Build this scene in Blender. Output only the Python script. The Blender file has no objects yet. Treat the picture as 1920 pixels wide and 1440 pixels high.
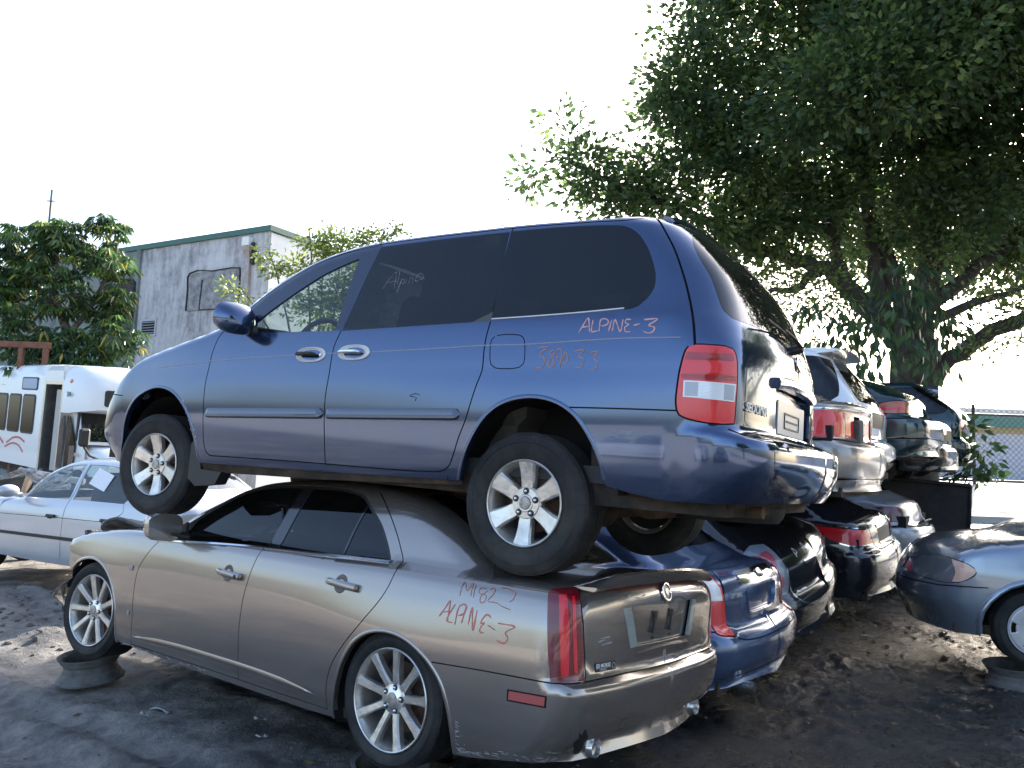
import bpy, bmesh, math, random, mathutils
import numpy as np
from mathutils import Vector, Matrix

# ------------------------------------------------------------------ camera, sky, sun, exposure
scene = bpy.context.scene
cam_data = bpy.data.cameras.new('camera'); cam = bpy.data.objects.new('camera', cam_data)
scene.collection.objects.link(cam); scene.camera = cam
cam_data.sensor_width = 36; cam_data.lens = 27.861; cam_data.clip_start = .05; cam_data.clip_end = 3000
cam.matrix_world = Matrix(((0.99939, -0.0349, 0.0, 0.0), (-0.00316, -0.09058, -0.99588, 0.0), (0.03476, 0.99528, -0.09063, 1.74), (0, 0, 0, 1)))

SUN_EL, SUN_AZ = 30.0, 31.5          # degrees; azimuth clockwise from the view direction (+Y)
world = bpy.data.worlds.new('World'); scene.world = world; world.use_nodes = True
wn = world.node_tree; bg = wn.nodes['Background']
sky = wn.nodes.new('ShaderNodeTexSky'); sky.sky_type = 'NISHITA'; sky.sun_disc = False
sky.sun_elevation = math.radians(SUN_EL); sky.sun_rotation = math.radians(SUN_AZ); sky.altitude = 10; sky.air_density = 1.0; sky.dust_density = 3.6; sky.ozone_density = 1.5
wn.links.new(sky.outputs[0], bg.inputs[0]); bg.inputs[1].default_value = .15
sun_data = bpy.data.lights.new('sun', 'SUN'); sun_data.energy = 4.2; sun_data.angle = math.radians(.53); sun_data.color = (1, .955, .88)
sun = bpy.data.objects.new('sun', sun_data); scene.collection.objects.link(sun)
_e, _a = math.radians(SUN_EL), math.radians(SUN_AZ)
sun_dir = Vector((math.sin(_a)*math.cos(_e), math.cos(_a)*math.cos(_e), math.sin(_e)))
sun.rotation_euler = (-sun_dir).to_track_quat('-Z', 'Y').to_euler(); sun.location = sun_dir*60
vs = scene.view_settings; vs.view_transform = 'Standard'; vs.look = 'None'; vs.exposure = 1.85; vs.gamma = 1; vs.use_curve_mapping = False
scene.render.engine = 'CYCLES'
random.seed(7)
# ------------------------------------------------------------------ geometry kit
def hermite(xs, ys):
    """smooth 1-D interpolator through the given stations"""
    xs = np.array(xs, float); ys = np.array(ys, float)
    if xs[0] > xs[-1]: xs, ys = xs[::-1], ys[::-1]
    d = np.diff(ys)/np.diff(xs)
    m = np.zeros_like(ys)
    for i in range(1, len(xs)-1):
        if d[i-1]*d[i] > 0:
            w1 = 2*(xs[i+1]-xs[i]) + (xs[i]-xs[i-1]); w2 = (xs[i+1]-xs[i]) + 2*(xs[i]-xs[i-1])
            m[i] = (w1+w2)/(w1/d[i-1]+w2/d[i])
    m[0] = d[0]; m[-1] = d[-1]
    def f(x):
        x = np.asarray(x, float)
        k = np.clip(np.searchsorted(xs, x)-1, 0, len(xs)-2)
        h = xs[k+1]-xs[k]; t = np.clip((x-xs[k])/h, 0, 1)
        r = ((2*t**3-3*t**2+1)*ys[k] + (t**3-2*t**2+t)*h*m[k] + (-2*t**3+3*t**2)*ys[k+1] + (t**3-t**2)*h*m[k+1])
        r = np.where(x < xs[0], ys[0]+m[0]*(x-xs[0]), r)
        return np.where(x > xs[-1], ys[-1]+m[-1]*(x-xs[-1]), r)
    return f
def smax(a, b, r):
    return np.maximum(a, b) + np.maximum(r-np.abs(a-b), 0)**2/(4*r)
def smin(a, b, r):
    return -smax(-a, -b, r)
def sstep(a, b, x):
    t = np.clip((x-a)/(b-a), 0, 1); return t*t*(3-2*t)
def bump(x, c, w):
    return np.exp(-((x-c)/w)**2)

def curve(pts, closed=True, step=.03):
    """Catmull-Rom through points; a point with a third entry 1 is a sharp corner"""
    P = [np.array(p[:2], float) for p in pts]; C = [len(p) > 2 and p[2] for p in pts]; n = len(P)
    out = []
    for i in range(n if closed else n-1):
        j = (i+1) % n
        p1, p2 = P[i], P[j]
        p0 = P[(i-1) % n] if (closed or i > 0) and not C[i] else 2*p1-p2
        p3 = P[(i+2) % n] if (closed or i+2 < n) and not C[j] else 2*p2-p1
        if not closed and i == 0: p0 = 2*p1-p2
        if not closed and i+2 >= n: p3 = 2*p2-p1
        L = np.linalg.norm(p2-p1)
        k = max(1, int(round(L/step)))
        # centripetal-ish tangents
        d0 = max(np.linalg.norm(p1-p0), 1e-6)**.5; d1 = max(L, 1e-6)**.5; d2 = max(np.linalg.norm(p3-p2), 1e-6)**.5
        m1 = (p1-p0)/d0-(p2-p0)/(d0+d1)+(p2-p1)/d1; m2 = (p2-p1)/d1-(p3-p1)/(d1+d2)+(p3-p2)/d2
        m1 = m1*d1; m2 = m2*d1
        for q in range(k):
            t = q/k
            out.append((2*t**3-3*t**2+1)*p1+(t**3-2*t**2+t)*m1+(-2*t**3+3*t**2)*p2+(t**3-t**2)*m2)
    if not closed: out.append(P[-1])
    return np.array(out)
def inside(poly, Q):
    x, y = Q[:, 0], Q[:, 1]; r = np.zeros(len(Q), bool)
    a = poly; b = np.roll(poly, -1, 0)
    for (x0, y0), (x1, y1) in zip(a, b):
        if y0 == y1: continue
        c = ((y0 > y) != (y1 > y)) & (x < (x1-x0)*(y-y0)/(y1-y0)+x0)
        r ^= c
    return r
def strip_poly(line, w):
    line = np.array(line); t = np.gradient(line, axis=0); t /= np.linalg.norm(t, axis=1)[:, None]+1e-12
    n = np.stack([-t[:, 1], t[:, 0]], 1)*w/2
    return np.concatenate([line+n, (line-n)[::-1]])
def rrect(x0, z0, x1, z1, r, n=4):
    o = []
    for cx, cz, a in ((x1-r, z1-r, 0), (x0+r, z1-r, 90), (x0+r, z0+r, 180), (x1-r, z0+r, 270)):
        for k in range(n+1):
            t = math.radians(a+90*k/n); o.append((cx+r*math.cos(t), cz+r*math.sin(t)))
    return np.array(o)

class Skin:
    """a car body as an implicit solid F(P)<0 with a ring chart (round the plan) and a top chart"""
    def __init__(s, F, xa=-.55, xb=3.1, ya=.3, r0=.5, z0=.55):
        s.F, s.xa, s.xb, s.ya, s.r0, s.z0 = F, xa, xb, ya, r0, z0
        s.sr = xa-r0*math.pi/2-ya; s.sf = xb+r0*math.pi/2+ya
    def solve(s, O, D, tmax=1.6):
        n = len(O); lo = np.zeros(n); hi = np.full(n, tmax); N = 26
        prev = np.zeros(n); done = np.zeros(n, bool)
        for k in range(1, N+1):
            t = np.full(n, tmax*k/N); v = s.F(O+D*t[:, None])
            new = (~done) & (v > 0)
            lo[new] = prev[new]; hi[new] = t[new]; done |= new
            prev = t
        for _ in range(22):
            m = (lo+hi)/2; v = s.F(O+D*m[:, None]) > 0
            hi = np.where(v, m, hi); lo = np.where(v, lo, m)
        return O+D*((lo+hi)/2)[:, None]
    def ring(s, q):
        q = np.asarray(q, float); u, z = q[:, 0], q[:, 1]; n = len(u)
        O = np.zeros((n, 3)); D = np.zeros((n, 3)); O[:, 2] = z
        mid = (u >= s.xa) & (u <= s.xb)
        O[:, 0] = np.clip(u, s.xa, s.xb); O[:, 1] = s.ya; D[mid, 1] = 1
        for sg, x0 in ((-1, s.xa), (1, s.xb)):
            e = (u-x0)*sg
            th = np.clip(e/s.r0, 0, math.pi/2); m = e > 0
            D[m, 0] = (sg*np.sin(th))[m]; D[m, 1] = np.cos(th)[m]
            over = np.maximum(e-s.r0*math.pi/2, 0)
            O[m, 1] = (s.ya-over)[m]
        return s.solve(O, D)
    def ring_inv(s, P):
        P = np.atleast_2d(P); x, y, z = P[:, 0], np.abs(P[:, 1]), P[:, 2]
        u = x.copy()
        for sg, x0 in ((-1, s.xa), (1, s.xb)):
            m = (x-x0)*sg > 0
            th = np.arctan2((x-x0)*sg, y-s.ya)
            v = np.where(y >= s.ya, s.r0*th, s.r0*math.pi/2+(s.ya-y))
            u = np.where(m, x0+sg*v, u)
        return np.stack([u, z], 1)
    def top(s, q):
        q = np.asarray(q, float); O = np.zeros((len(q), 3)); O[:, :2] = q; O[:, 2] = s.z0
        D = np.zeros_like(O); D[:, 2] = 1
        return s.solve(O, D)
    def normal(s, P, h=2e-3):
        g = np.stack([s.F(P+np.eye(3)[k]*h)-s.F(P-np.eye(3)[k]*h) for k in range(3)], 1)
        return g/(np.linalg.norm(g, axis=1)[:, None]+1e-12)
    def hit(s, o, d, tmax=14, n=1400):
        """first entry of rays from outside"""
        o = np.broadcast_to(o, d.shape); k = len(d); lo = np.zeros(k); hi = np.full(k, np.nan); done = np.zeros(k, bool)
        for i in range(1, n):
            t = tmax*i/n; v = s.F(o+d*t) < 0; new = v & ~done
            lo[new] = tmax*(i-1)/n; hi[new] = t; done |= new
        for _ in range(30):
            m = (lo+hi)/2; v = s.F(o+d*m[:, None]) < 0
            hi = np.where(v, m, hi); lo = np.where(v, lo, m)
        return o+d*hi[:, None]

def patch(skin, chart, outer, regions, sp=.04, lines=(), normal_fn=None):
    """triangulate a chart area; regions = [(key, polygon, offset)] - the last one that holds a triangle wins.
    returns {key: (verts, normals, tris)}"""
    f = skin.ring if chart == 'ring' else skin.top
    polys = [outer]+[r[1] for r in regions]
    V, E = [], []
    for p in polys:
        b = len(V); V += [tuple(q) for q in p]; E += [(b+i, b+(i+1) % len(p)) for i in range(len(p))]
    for p in lines:
        b = len(V); V += [tuple(q) for q in p]; E += [(b+i, b+i+1) for i in range(len(p)-1)]
    lo, hi = outer.min(0), outer.max(0)
    spx, spz = (sp, sp) if not isinstance(sp, tuple) else sp
    gx = np.arange(lo[0]+spx/2, hi[0], spx); gz = np.arange(lo[1]+spz/2, hi[1], spz)
    G = np.stack(np.meshgrid(gx, gz, indexing='ij'), -1).reshape(-1, 2)
    G = G[inside(outer, G)]
    if len(G):
        A = np.array(V); keep = np.ones(len(G), bool); m = .4*min(spx, spz)
        for i in range(0, len(A), 400):
            keep &= (np.linalg.norm(G[:, None]-A[None, i:i+400], axis=2).min(1) > m)
        G = G[keep]
    V += [tuple(q) for q in G]
    ov, oe, of, *_ = mathutils.geometry.delaunay_2d_cdt([Vector(v) for v in V], E, [], 0, 1e-6)
    ov = np.array([tuple(v) for v in ov]); of = np.array(of, int)
    c = ov[of].mean(1); lab = np.full(len(of), -1)
    area = np.abs(np.cross(ov[of[:, 1]]-ov[of[:, 0]], ov[of[:, 2]]-ov[of[:, 0]]))
    lab[inside(outer, c)] = 0
    for i, r in enumerate(regions): lab[inside(r[1], c) & (lab >= 0)] = i+1
    lab[area < 1e-9] = -1
    P = f(ov); N = skin.normal(P)
    out = {}
    offs = {0: 0.}; keys = {0: 'base'}
    for i, r in enumerate(regions): keys[i+1] = r[0]; offs[i+1] = r[2] if len(r) > 2 else 0.
    for i, k in keys.items():
        if k is None: continue
        t = of[lab == i]
        if not len(t): continue
        ids, inv = np.unique(t, return_inverse=True); t = inv.reshape(-1, 3)
        v = P[ids]+N[ids]*offs[i]; n = N[ids]
        g = np.cross(v[t[:, 1]]-v[t[:, 0]], v[t[:, 2]]-v[t[:, 0]])
        bad = (g*n[t[:, 0]]).sum(1) < 0; t[bad] = t[bad][:, ::-1]
        if k in out:
            a = out[k]; out[k] = (np.concatenate([a[0], v]), np.concatenate([a[1], n]), np.concatenate([a[2], t+len(a[0])]))
        else: out[k] = (v, n, t)
    return out

def join_parts(parts):
    vs, ns, ts = [], [], []; b = 0
    for v, n, t in parts:
        vs.append(v); ns.append(n); ts.append(t+b); b += len(v)
    return np.concatenate(vs), np.concatenate(ns), np.concatenate(ts)
def mirror(p):
    v, n, t = p; m = np.array([1, -1, 1]); return v*m, n*m, t[:, ::-1]
def flange(p, depth=.012):
    """turn the open rim of a panel inwards so that it has an edge"""
    v, n, t = p
    e = np.concatenate([t[:, [0, 1]], t[:, [1, 2]], t[:, [2, 0]]])
    key = e[:, 0]*(len(v)+1)+e[:, 1]; rev = e[:, 1]*(len(v)+1)+e[:, 0]
    b = e[~np.isin(key, rev)]
    b = b[~((np.abs(v[b[:, 0], 1]) < 2e-3) & (np.abs(v[b[:, 1], 1]) < 2e-3))]
    if not len(b): return p
    ids = np.unique(b); loc = {a: i for i, a in enumerate(ids)}; k = len(ids)
    o = len(v); V = np.concatenate([v, v[ids], v[ids]-n[ids]*depth])
    ia = np.array([loc[a] for a in b[:, 0]]); ib = np.array([loc[a] for a in b[:, 1]])
    d = v[b[:, 1]]-v[b[:, 0]]; en = np.cross(d, n[b[:, 0]]); en /= np.linalg.norm(en, axis=1)[:, None]+1e-12
    N2 = np.zeros((k, 3)); np.add.at(N2, ia, en); np.add.at(N2, ib, en); N2 /= np.linalg.norm(N2, axis=1)[:, None]+1e-12
    q1 = np.stack([o+ia, o+k+ia, o+k+ib], 1); q2 = np.stack([o+ia, o+k+ib, o+ib], 1)
    return V, np.concatenate([n, N2, N2]), np.concatenate([t, q1, q2])

COL = None
def link(o, parent=None):
    bpy.context.scene.collection.objects.link(o)
    if parent is not None: o.parent = parent
    return o
def tag(o, label=None, cat=None, group=None, kind=None):
    if label: o['label'] = label
    if cat: o['category'] = cat
    if group: o['group'] = group
    if kind: o['kind'] = kind
    return o
def thing(name, label, cat, M=None, group=None):
    o = bpy.data.objects.new(name, None); link(o); o.empty_display_size = .3
    if M is not None: o.matrix_world = M
    return tag(o, label, cat, group)
def skin_obj(name, p, m, parent=None):
    v, n, t = p
    me = bpy.data.meshes.new(name); me.from_pydata(v.tolist(), [], t.tolist()); me.update()
    me.polygons.foreach_set('use_smooth', [True]*len(me.polygons))
    me.normals_split_custom_set_from_vertices(n.tolist())
    me.materials.append(m); o = bpy.data.objects.new(name, me); return link(o, parent)

class MB:
    """collects primitive shapes; build() makes them one mesh object"""
    def __init__(s): s.v, s.f, s.sm = [], [], []
    def add(s, v, f, smooth=False, M=None):
        b = len(s.v)
        for p in v:
            p = Vector(p)
            if M is not None: p = M @ p
            s.v.append(tuple(p))
        s.f += [tuple(b+i for i in q) for q in f]; s.sm += [smooth]*len(f); return s
    def box(s, x0, y0, z0, x1, y1, z1, M=None, taper=None):
        v = [(x0, y0, z0), (x1, y0, z0), (x1, y1, z0), (x0, y1, z0), (x0, y0, z1), (x1, y0, z1), (x1, y1, z1), (x0, y1, z1)]
        return s.add(v, [(0, 3, 2, 1), (4, 5, 6, 7), (0, 1, 5, 4), (1, 2, 6, 5), (2, 3, 7, 6), (3, 0, 4, 7)], False, M)
    def bbox(s, x0, y0, z0, x1, y1, z1, b=.01, M=None):
        """box with chamfered edges"""
        v, f = [], []
        X = (x0, x1); Y = (y0, y1); Z = (z0, z1); idx = {}
        for i in (0, 1):
            for j in (0, 1):
                for k in (0, 1):
                    c = (X[i], Y[j], Z[k]); d = ((1, -1)[i]*b, (1, -1)[j]*b, (1, -1)[k]*b)
                    for a in range(3):
                        p = [c[q]+(0 if q == a else d[q]) for q in range(3)]
                        idx[i, j, k, a] = len(v); v.append(tuple(p))
        I = idx
        for a in range(3):
            for e in (0, 1):
                q = [];
                for (u, w) in ((0, 0), (1, 0), (1, 1), (0, 1)):
                    c = [0, 0, 0]; c[a] = e; c[(a+1) % 3] = u; c[(a+2) % 3] = w; q.append(I[c[0], c[1], c[2], a])
                f.append(tuple(q) if e else tuple(q[::-1]))
        for a in range(3):
            for u in (0, 1):
                for w in (0, 1):
                    c0 = [0, 0, 0]; c0[(a+1) % 3] = u; c0[(a+2) % 3] = w; c1 = list(c0); c1[a] = 1
                    q = (I[*c0, (a+1) % 3], I[*c1, (a+1) % 3], I[*c1, (a+2) % 3], I[*c0, (a+2) % 3])
                    f.append(q if u == w else q[::-1])
        for i in (0, 1):
            for j in (0, 1):
                for k in (0, 1):
                    q = (I[i, j, k, 0], I[i, j, k, 1], I[i, j, k, 2]); f.append(q if (i+j+k) % 2 else q[::-1])
        return s.add(v, f, False, M)
    def tube(s, pts, r, n=8, cap=True, smooth=True, M=None, flat=1.):
        pts = [Vector(p) for p in pts]; R = r if isinstance(r, (list, tuple)) else [r]*len(pts)
        v, f = [], []; up = None
        for i, p in enumerate(pts):
            t = (pts[min(i+1, len(pts)-1)]-pts[max(i-1, 0)]).normalized()
            if up is None:
                up = Vector((0, 0, 1)) if abs(t.z) < .9 else Vector((1, 0, 0))
            a = (up-t*up.dot(t)).normalized(); up = a; b = t.cross(a)
            for k in range(n):
                w = 2*math.pi*k/n; v.append(tuple(p+(a*math.cos(w)*flat+b*math.sin(w))*R[i]))
        for i in range(len(pts)-1):
            for k in range(n):
                f.append((i*n+k, i*n+(k+1) % n, (i+1)*n+(k+1) % n, (i+1)*n+k))
        s.add(v, f, smooth, M)
        if cap:
            b = len(s.v)-len(v); s.f += [tuple(b+k for k in range(n))[::-1], tuple(b+(len(pts)-1)*n+k for k in range(n))]; s.sm += [False]*2
        return s
    def lathe(s, prof, n=48, M=None, smooth=True, close=False, a0=0, a1=360):
        """profile [(radius, y)] turned round the y axis"""
        v, f = [], []; m = len(prof); full = abs(a1-a0) >= 360
        for k in range(n if full else n+1):
            w = math.radians(a0+(a1-a0)*k/n)
            for r, y in prof: v.append((r*math.cos(w), y, r*math.sin(w)))
        for k in range(n):
            k2 = (k+1) % n if full else k+1
            for i in range(m-1): f.append((k*m+i, k2*m+i, k2*m+i+1, k*m+i+1))
        return s.add(v, f, smooth, M)
    def extrude(s, poly, y0, y1, M=None, smooth=False, top=True, bot=True):
        """polygon in xz, extruded along y"""
        n = len(poly); v = [(p[0], y0, p[1]) for p in poly]+[(p[0], y1, p[1]) for p in poly]
        f = [(i, (i+1) % n, n+(i+1) % n, n+i) for i in range(n)]
        b = len(s.v); s.add(v, f, smooth, M)
        if top: s.f.append(tuple(b+n+i for i in range(n))); s.sm.append(False)
        if bot: s.f.append(tuple(b+i for i in range(n))[::-1]); s.sm.append(False)
        return s
    def ellipsoid(s, c, r, n=16, m=10, M=None, z0=-90, z1=90):
        v, f = [], []
        for j in range(m+1):
            ph = math.radians(z0+(z1-z0)*j/m)
            for k in range(n):
                w = 2*math.pi*k/n; v.append((c[0]+r[0]*math.cos(ph)*math.cos(w), c[1]+r[1]*math.cos(ph)*math.sin(w), c[2]+r[2]*math.sin(ph)))
        for j in range(m):
            for k in range(n): f.append((j*n+k, j*n+(k+1) % n, (j+1)*n+(k+1) % n, (j+1)*n+k))
        return s.add(v, f, True, M)
    def mesh(s, name):
        me = bpy.data.meshes.new(name); me.from_pydata(s.v, [], s.f); me.update()
        bm = bmesh.new(); bm.from_mesh(me); bmesh.ops.remove_doubles(bm, verts=bm.verts, dist=1e-5); bmesh.ops.recalc_face_normals(bm, faces=bm.faces)
        fl = None
        bm.to_mesh(me); bm.free()
        return me
    def build(s, name, m, parent=None, smooth=None, M=None, angle=35):
        me = s.mesh(name); me.materials.append(m)
        me.polygons.foreach_set('use_smooth', [True]*len(me.polygons))
        me.set_sharp_from_angle(angle=math.radians(angle))
        o = bpy.data.objects.new(name, me); link(o, parent)
        if M is not None: o.matrix_local = M
        return o
def frame(skin, chart, q, side=1, off=0.):
    """local frame on the skin: x forward/along, y outwards, z up"""
    P = (skin.ring if chart == 'ring' else skin.top)(np.array([q], float))
    N = skin.normal(P)[0]; P = P[0]
    if side < 0: P = P*[1, -1, 1]; N = N*[1, -1, 1]
    z = np.array([0, 0, 1.]) if abs(N[2]) < .9 else np.array([1., 0, 0])
    z = z-N*(z@N); z /= np.linalg.norm(z); x = np.cross(N, z); P = P+N*off
    return Matrix(((x[0], N[0], z[0], P[0]), (x[1], N[1], z[1], P[1]), (x[2], N[2], z[2], P[2]), (0, 0, 0, 1)))
def sweep(skin, chart, line, prof, side=1, closed=False, taper=0):
    """run a cross-section [(across, height)] along a chart line; returns MB"""
    f = skin.ring if chart == 'ring' else skin.top
    line = np.array(line, float); P = f(line); N = skin.normal(P)
    T = np.gradient(P, axis=0)
    if closed: T = np.roll(P, -1, 0)-np.roll(P, 1, 0)
    T /= np.linalg.norm(T, axis=1)[:, None]+1e-12
    B = np.cross(N, T); B /= np.linalg.norm(B, axis=1)[:, None]+1e-12
    k = len(prof); v, fs = [], []
    n = len(P)
    for i in range(n):
        sc = 1.
        if taper and not closed:
            e = min(i, n-1-i)/(n-1)
            sc = min(1, (e/taper)**.5) if e < taper else 1
        for a, h in prof: v.append(tuple((P[i]+B[i]*a*sc+N[i]*(h if h < 0 else h*sc))*(1, side, 1)))
    for i in range(n if closed else n-1):
        j = (i+1) % n
        for q in range(k-1): fs.append((i*k+q, i*k+q+1, j*k+q+1, j*k+q))
    m = MB(); m.add(v, fs, True)
    if not closed:
        m.f += [tuple(range(k)), tuple((n-1)*k+q for q in range(k))]; m.sm += [False]*2
    return m
def stroke(skin, chart, lines, w, off=.0015, side=1, rnd=None):
    """hand-drawn marks as thin ribbons lying on the skin"""
    m = MB()
    for ln in lines:
        ln = curve(ln, False, .009) if len(ln) > 2 else curve([(*p[:2], 1) for p in ln], False, .009)
        if len(ln) < 2: continue
        P = (skin.ring if chart == 'ring' else skin.top)(ln); N = skin.normal(P); T = np.gradient(P, axis=0); T /= np.linalg.norm(T, axis=1)[:, None]+1e-12
        B = np.cross(N, T); n = len(P); ph = (abs(ln[0][0])*97+ln[0][1]*53) % 6.28; i_ = np.arange(n)
        ww = w*(.78+.22*np.sin(i_*.9+ph)+.14*np.sin(i_*2.7+ph*2)) if rnd is None else np.full(n, w)
        ww = ww*np.clip(np.minimum(i_+.6, n-.4-i_)/1.2, .35, 1)
        v = np.concatenate([P-B*ww[:, None]/2+N*off, P+N*(off+.0006), P+B*ww[:, None]/2+N*off])*np.array([1, side, 1]); f = []
        for i in range(n-1):
            f += [(i, i+1, n+i+1, n+i), (n+i, n+i+1, 2*n+i+1, 2*n+i)]
        m.add([tuple(q) for q in v], f, True)
    return m
# ------------------------------------------------------------------ materials
def mat(name, col=(.5, .5, .5), rough=.5, metal=0., spec=.5, **kw):
    m = bpy.data.materials.new(name); m.use_nodes = True
    b = m.node_tree.nodes['Principled BSDF']
    b.inputs['Base Color'].default_value = (*col, 1); b.inputs['Roughness'].default_value = rough
    b.inputs['Metallic'].default_value = metal; b.inputs['Specular IOR Level'].default_value = spec
    for k, v in kw.items(): b.inputs[k.replace('_', ' ')].default_value = v
    return m
def nd(m, t, **kw):
    n = m.node_tree.nodes.new(t)
    for k, v in kw.items(): setattr(n, k, v)
    return n
def lk(m, a, b): m.node_tree.links.new(a, b)
def ramp(m, fac, stops):
    r = nd(m, 'ShaderNodeValToRGB'); lk(m, fac, r.inputs[0]); e = r.color_ramp.elements
    while len(e) < len(stops): e.new(.5)
    for q, (p, c) in zip(e, stops):
        q.position = p; q.color = (c, c, c, 1) if not isinstance(c, tuple) else (*c, 1)
    return r.outputs[0]
def coords(m, scale=(1, 1, 1)):
    t = nd(m, 'ShaderNodeTexCoord'); mp = nd(m, 'ShaderNodeMapping'); mp.inputs['Scale'].default_value = scale
    lk(m, t.outputs['Object'], mp.inputs[0]); return mp.outputs[0]
def noise(m, vec, scale, detail=4, rough=.6):
    n = nd(m, 'ShaderNodeTexNoise'); n.inputs['Scale'].default_value = scale; n.inputs['Detail'].default_value = detail; n.inputs['Roughness'].default_value = rough
    lk(m, vec, n.inputs['Vector']); return n.outputs['Fac']
def mixc(m, fac, a, b):
    x = nd(m, 'ShaderNodeMix', data_type='RGBA')
    for i, v in ((0, fac), (6, a), (7, b)):
        if hasattr(v, 'node'): lk(m, v, x.inputs[i])
        elif i: x.inputs[i].default_value = (*v, 1)
        else: x.inputs[i].default_value = v
    return x.outputs[2]
def mathn(m, op, a, b=0.):
    x = nd(m, 'ShaderNodeMath', operation=op)
    for i, v in ((0, a), (1, b)):
        if hasattr(v, 'node'): lk(m, v, x.inputs[i])
        else: x.inputs[i].default_value = v
    return x.outputs[0]
def paint(name, col, dust=(.30, .27, .23), amount=.22, rough=.2, metal=.45, zlow=.9, wave=.0012):
    """clear-coated metallic paint with yard dust, water spots and very slight waviness"""
    m = mat(name, col, rough, metal, .5, Coat_Weight=1., Coat_Roughness=.03)
    b = m.node_tree.nodes['Principled BSDF']
    v = coords(m); n1 = noise(m, v, 2.2, 6, .65); n2 = noise(m, v, 38, 3, .7)
    sx = nd(m, 'ShaderNodeSeparateXYZ'); lk(m, v, sx.inputs[0])
    g = nd(m, 'ShaderNodeMapRange'); lk(m, sx.outputs[2], g.inputs[0]); g.inputs[1].default_value = .15; g.inputs[2].default_value = zlow
    g.inputs[3].default_value = 1.; g.inputs[4].default_value = .25
    d = mathn(m, 'MULTIPLY', ramp(m, n1, [(.35, 0.), (.75, 1.)]), g.outputs[0])
    d = mathn(m, 'MULTIPLY', d, ramp(m, n2, [(.25, .35), (.7, 1.)]))
    d = mathn(m, 'MULTIPLY', d, amount*2)
    lk(m, mixc(m, d, col, dust), b.inputs['Base Color'])
    lk(m, mathn(m, 'MULTIPLY_ADD', d, .5), b.inputs['Roughness'])
    r = b.inputs['Roughness'].links[0].from_node; r.inputs[2].default_value = rough
    lk(m, ramp(m, d, [(0., .03), (.6, .5)]), b.inputs['Coat Roughness'])
    bp = nd(m, 'ShaderNodeBump'); bp.inputs['Strength'].default_value = .35; bp.inputs['Distance'].default_value = wave*4
    lk(m, noise(m, v, 1.8, 1, .4), bp.inputs['Height']); lk(m, bp.outputs[0], b.inputs['Coat Normal']); lk(m, bp.outputs[0], b.inputs['Normal'])
    return m
def glass(name, tint=(.6, .68, .66), dens=.5, dirt=.06, refl=1.15):
    """thin window glass: tinted see-through layer plus mirror reflection and a film of dust"""
    m = bpy.data.materials.new(name); m.use_nodes = True; nt = m.node_tree; nt.nodes.remove(nt.nodes['Principled BSDF'])
    out = nt.nodes['Material Output']
    tr = nd(m, 'ShaderNodeBsdfTransparent'); tr.inputs[0].default_value = tuple(c*(1-dens) for c in tint)+(1,)
    gl = nd(m, 'ShaderNodeBsdfGlossy'); gl.inputs[0].default_value = (.95, .97, 1, 1); gl.inputs['Roughness'].default_value = .015
    df = nd(m, 'ShaderNodeBsdfDiffuse'); df.inputs[0].default_value = (.42, .40, .36, 1)
    fr = nd(m, 'ShaderNodeFresnel'); ge = nd(m, 'ShaderNodeNewGeometry')
    lk(m, mathn(m, 'SUBTRACT', 1.5, mathn(m, 'MULTIPLY', ge.outputs['Backfacing'], 1.5-1/1.5)), fr.inputs[0])
    f2 = mathn(m, 'MULTIPLY', fr.outputs[0], refl); f2.node.use_clamp = True
    mx = nd(m, 'ShaderNodeMixShader'); lk(m, f2, mx.inputs[0]); lk(m, tr.outputs[0], mx.inputs[1]); lk(m, gl.outputs[0], mx.inputs[2])
    v = coords(m); n = noise(m, v, 3, 6, .7); n2 = noise(m, v, 60, 2, .6)
    d = mathn(m, 'MULTIPLY', ramp(m, n, [(.35, .25), (.75, 1.)]), mathn(m, 'MULTIPLY', ramp(m, n2, [(.3, .4), (.75, 1.)]), dirt))
    m2 = nd(m, 'ShaderNodeMixShader'); lk(m, d, m2.inputs[0]); lk(m, mx.outputs[0], m2.inputs[1]); lk(m, df.outputs[0], m2.inputs[2])
    lk(m, m2.outputs[0], out.inputs[0]); return m
def rubber(name='tyre_rubber', col=(.018, .018, .019)):
    m = mat(name, col, .75, 0, .3); b = m.node_tree.nodes['Principled BSDF']; v = coords(m)
    n = noise(m, v, 5, 6, .7); lk(m, mixc(m, ramp(m, n, [(.4, 0.), (.8, .5)]), col, (.11, .10, .088)), b.inputs['Base Color'])
    bp = nd(m, 'ShaderNodeBump'); bp.inputs['Strength'].default_value = .25; bp.inputs['Distance'].default_value = .003; lk(m, noise(m, v, 90, 2), bp.inputs['Height']); lk(m, bp.outputs[0], b.inputs['Normal'])
    return m
def rusty(name, a, b_, rough=.8, scale=6):
    m = mat(name, a, rough, 0, .2); b = m.node_tree.nodes['Principled BSDF']; v = coords(m)
    lk(m, mixc(m, ramp(m, noise(m, v, scale, 8, .7), [(.4, 0.), (.65, 1.)]), a, b_), b.inputs['Base Color'])
    bp = nd(m, 'ShaderNodeBump'); bp.inputs['Strength'].default_value = .5; bp.inputs['Distance'].default_value = .006; lk(m, noise(m, v, 30, 6), bp.inputs['Height']); lk(m, bp.outputs[0], b.inputs['Normal'])
    return m
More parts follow.
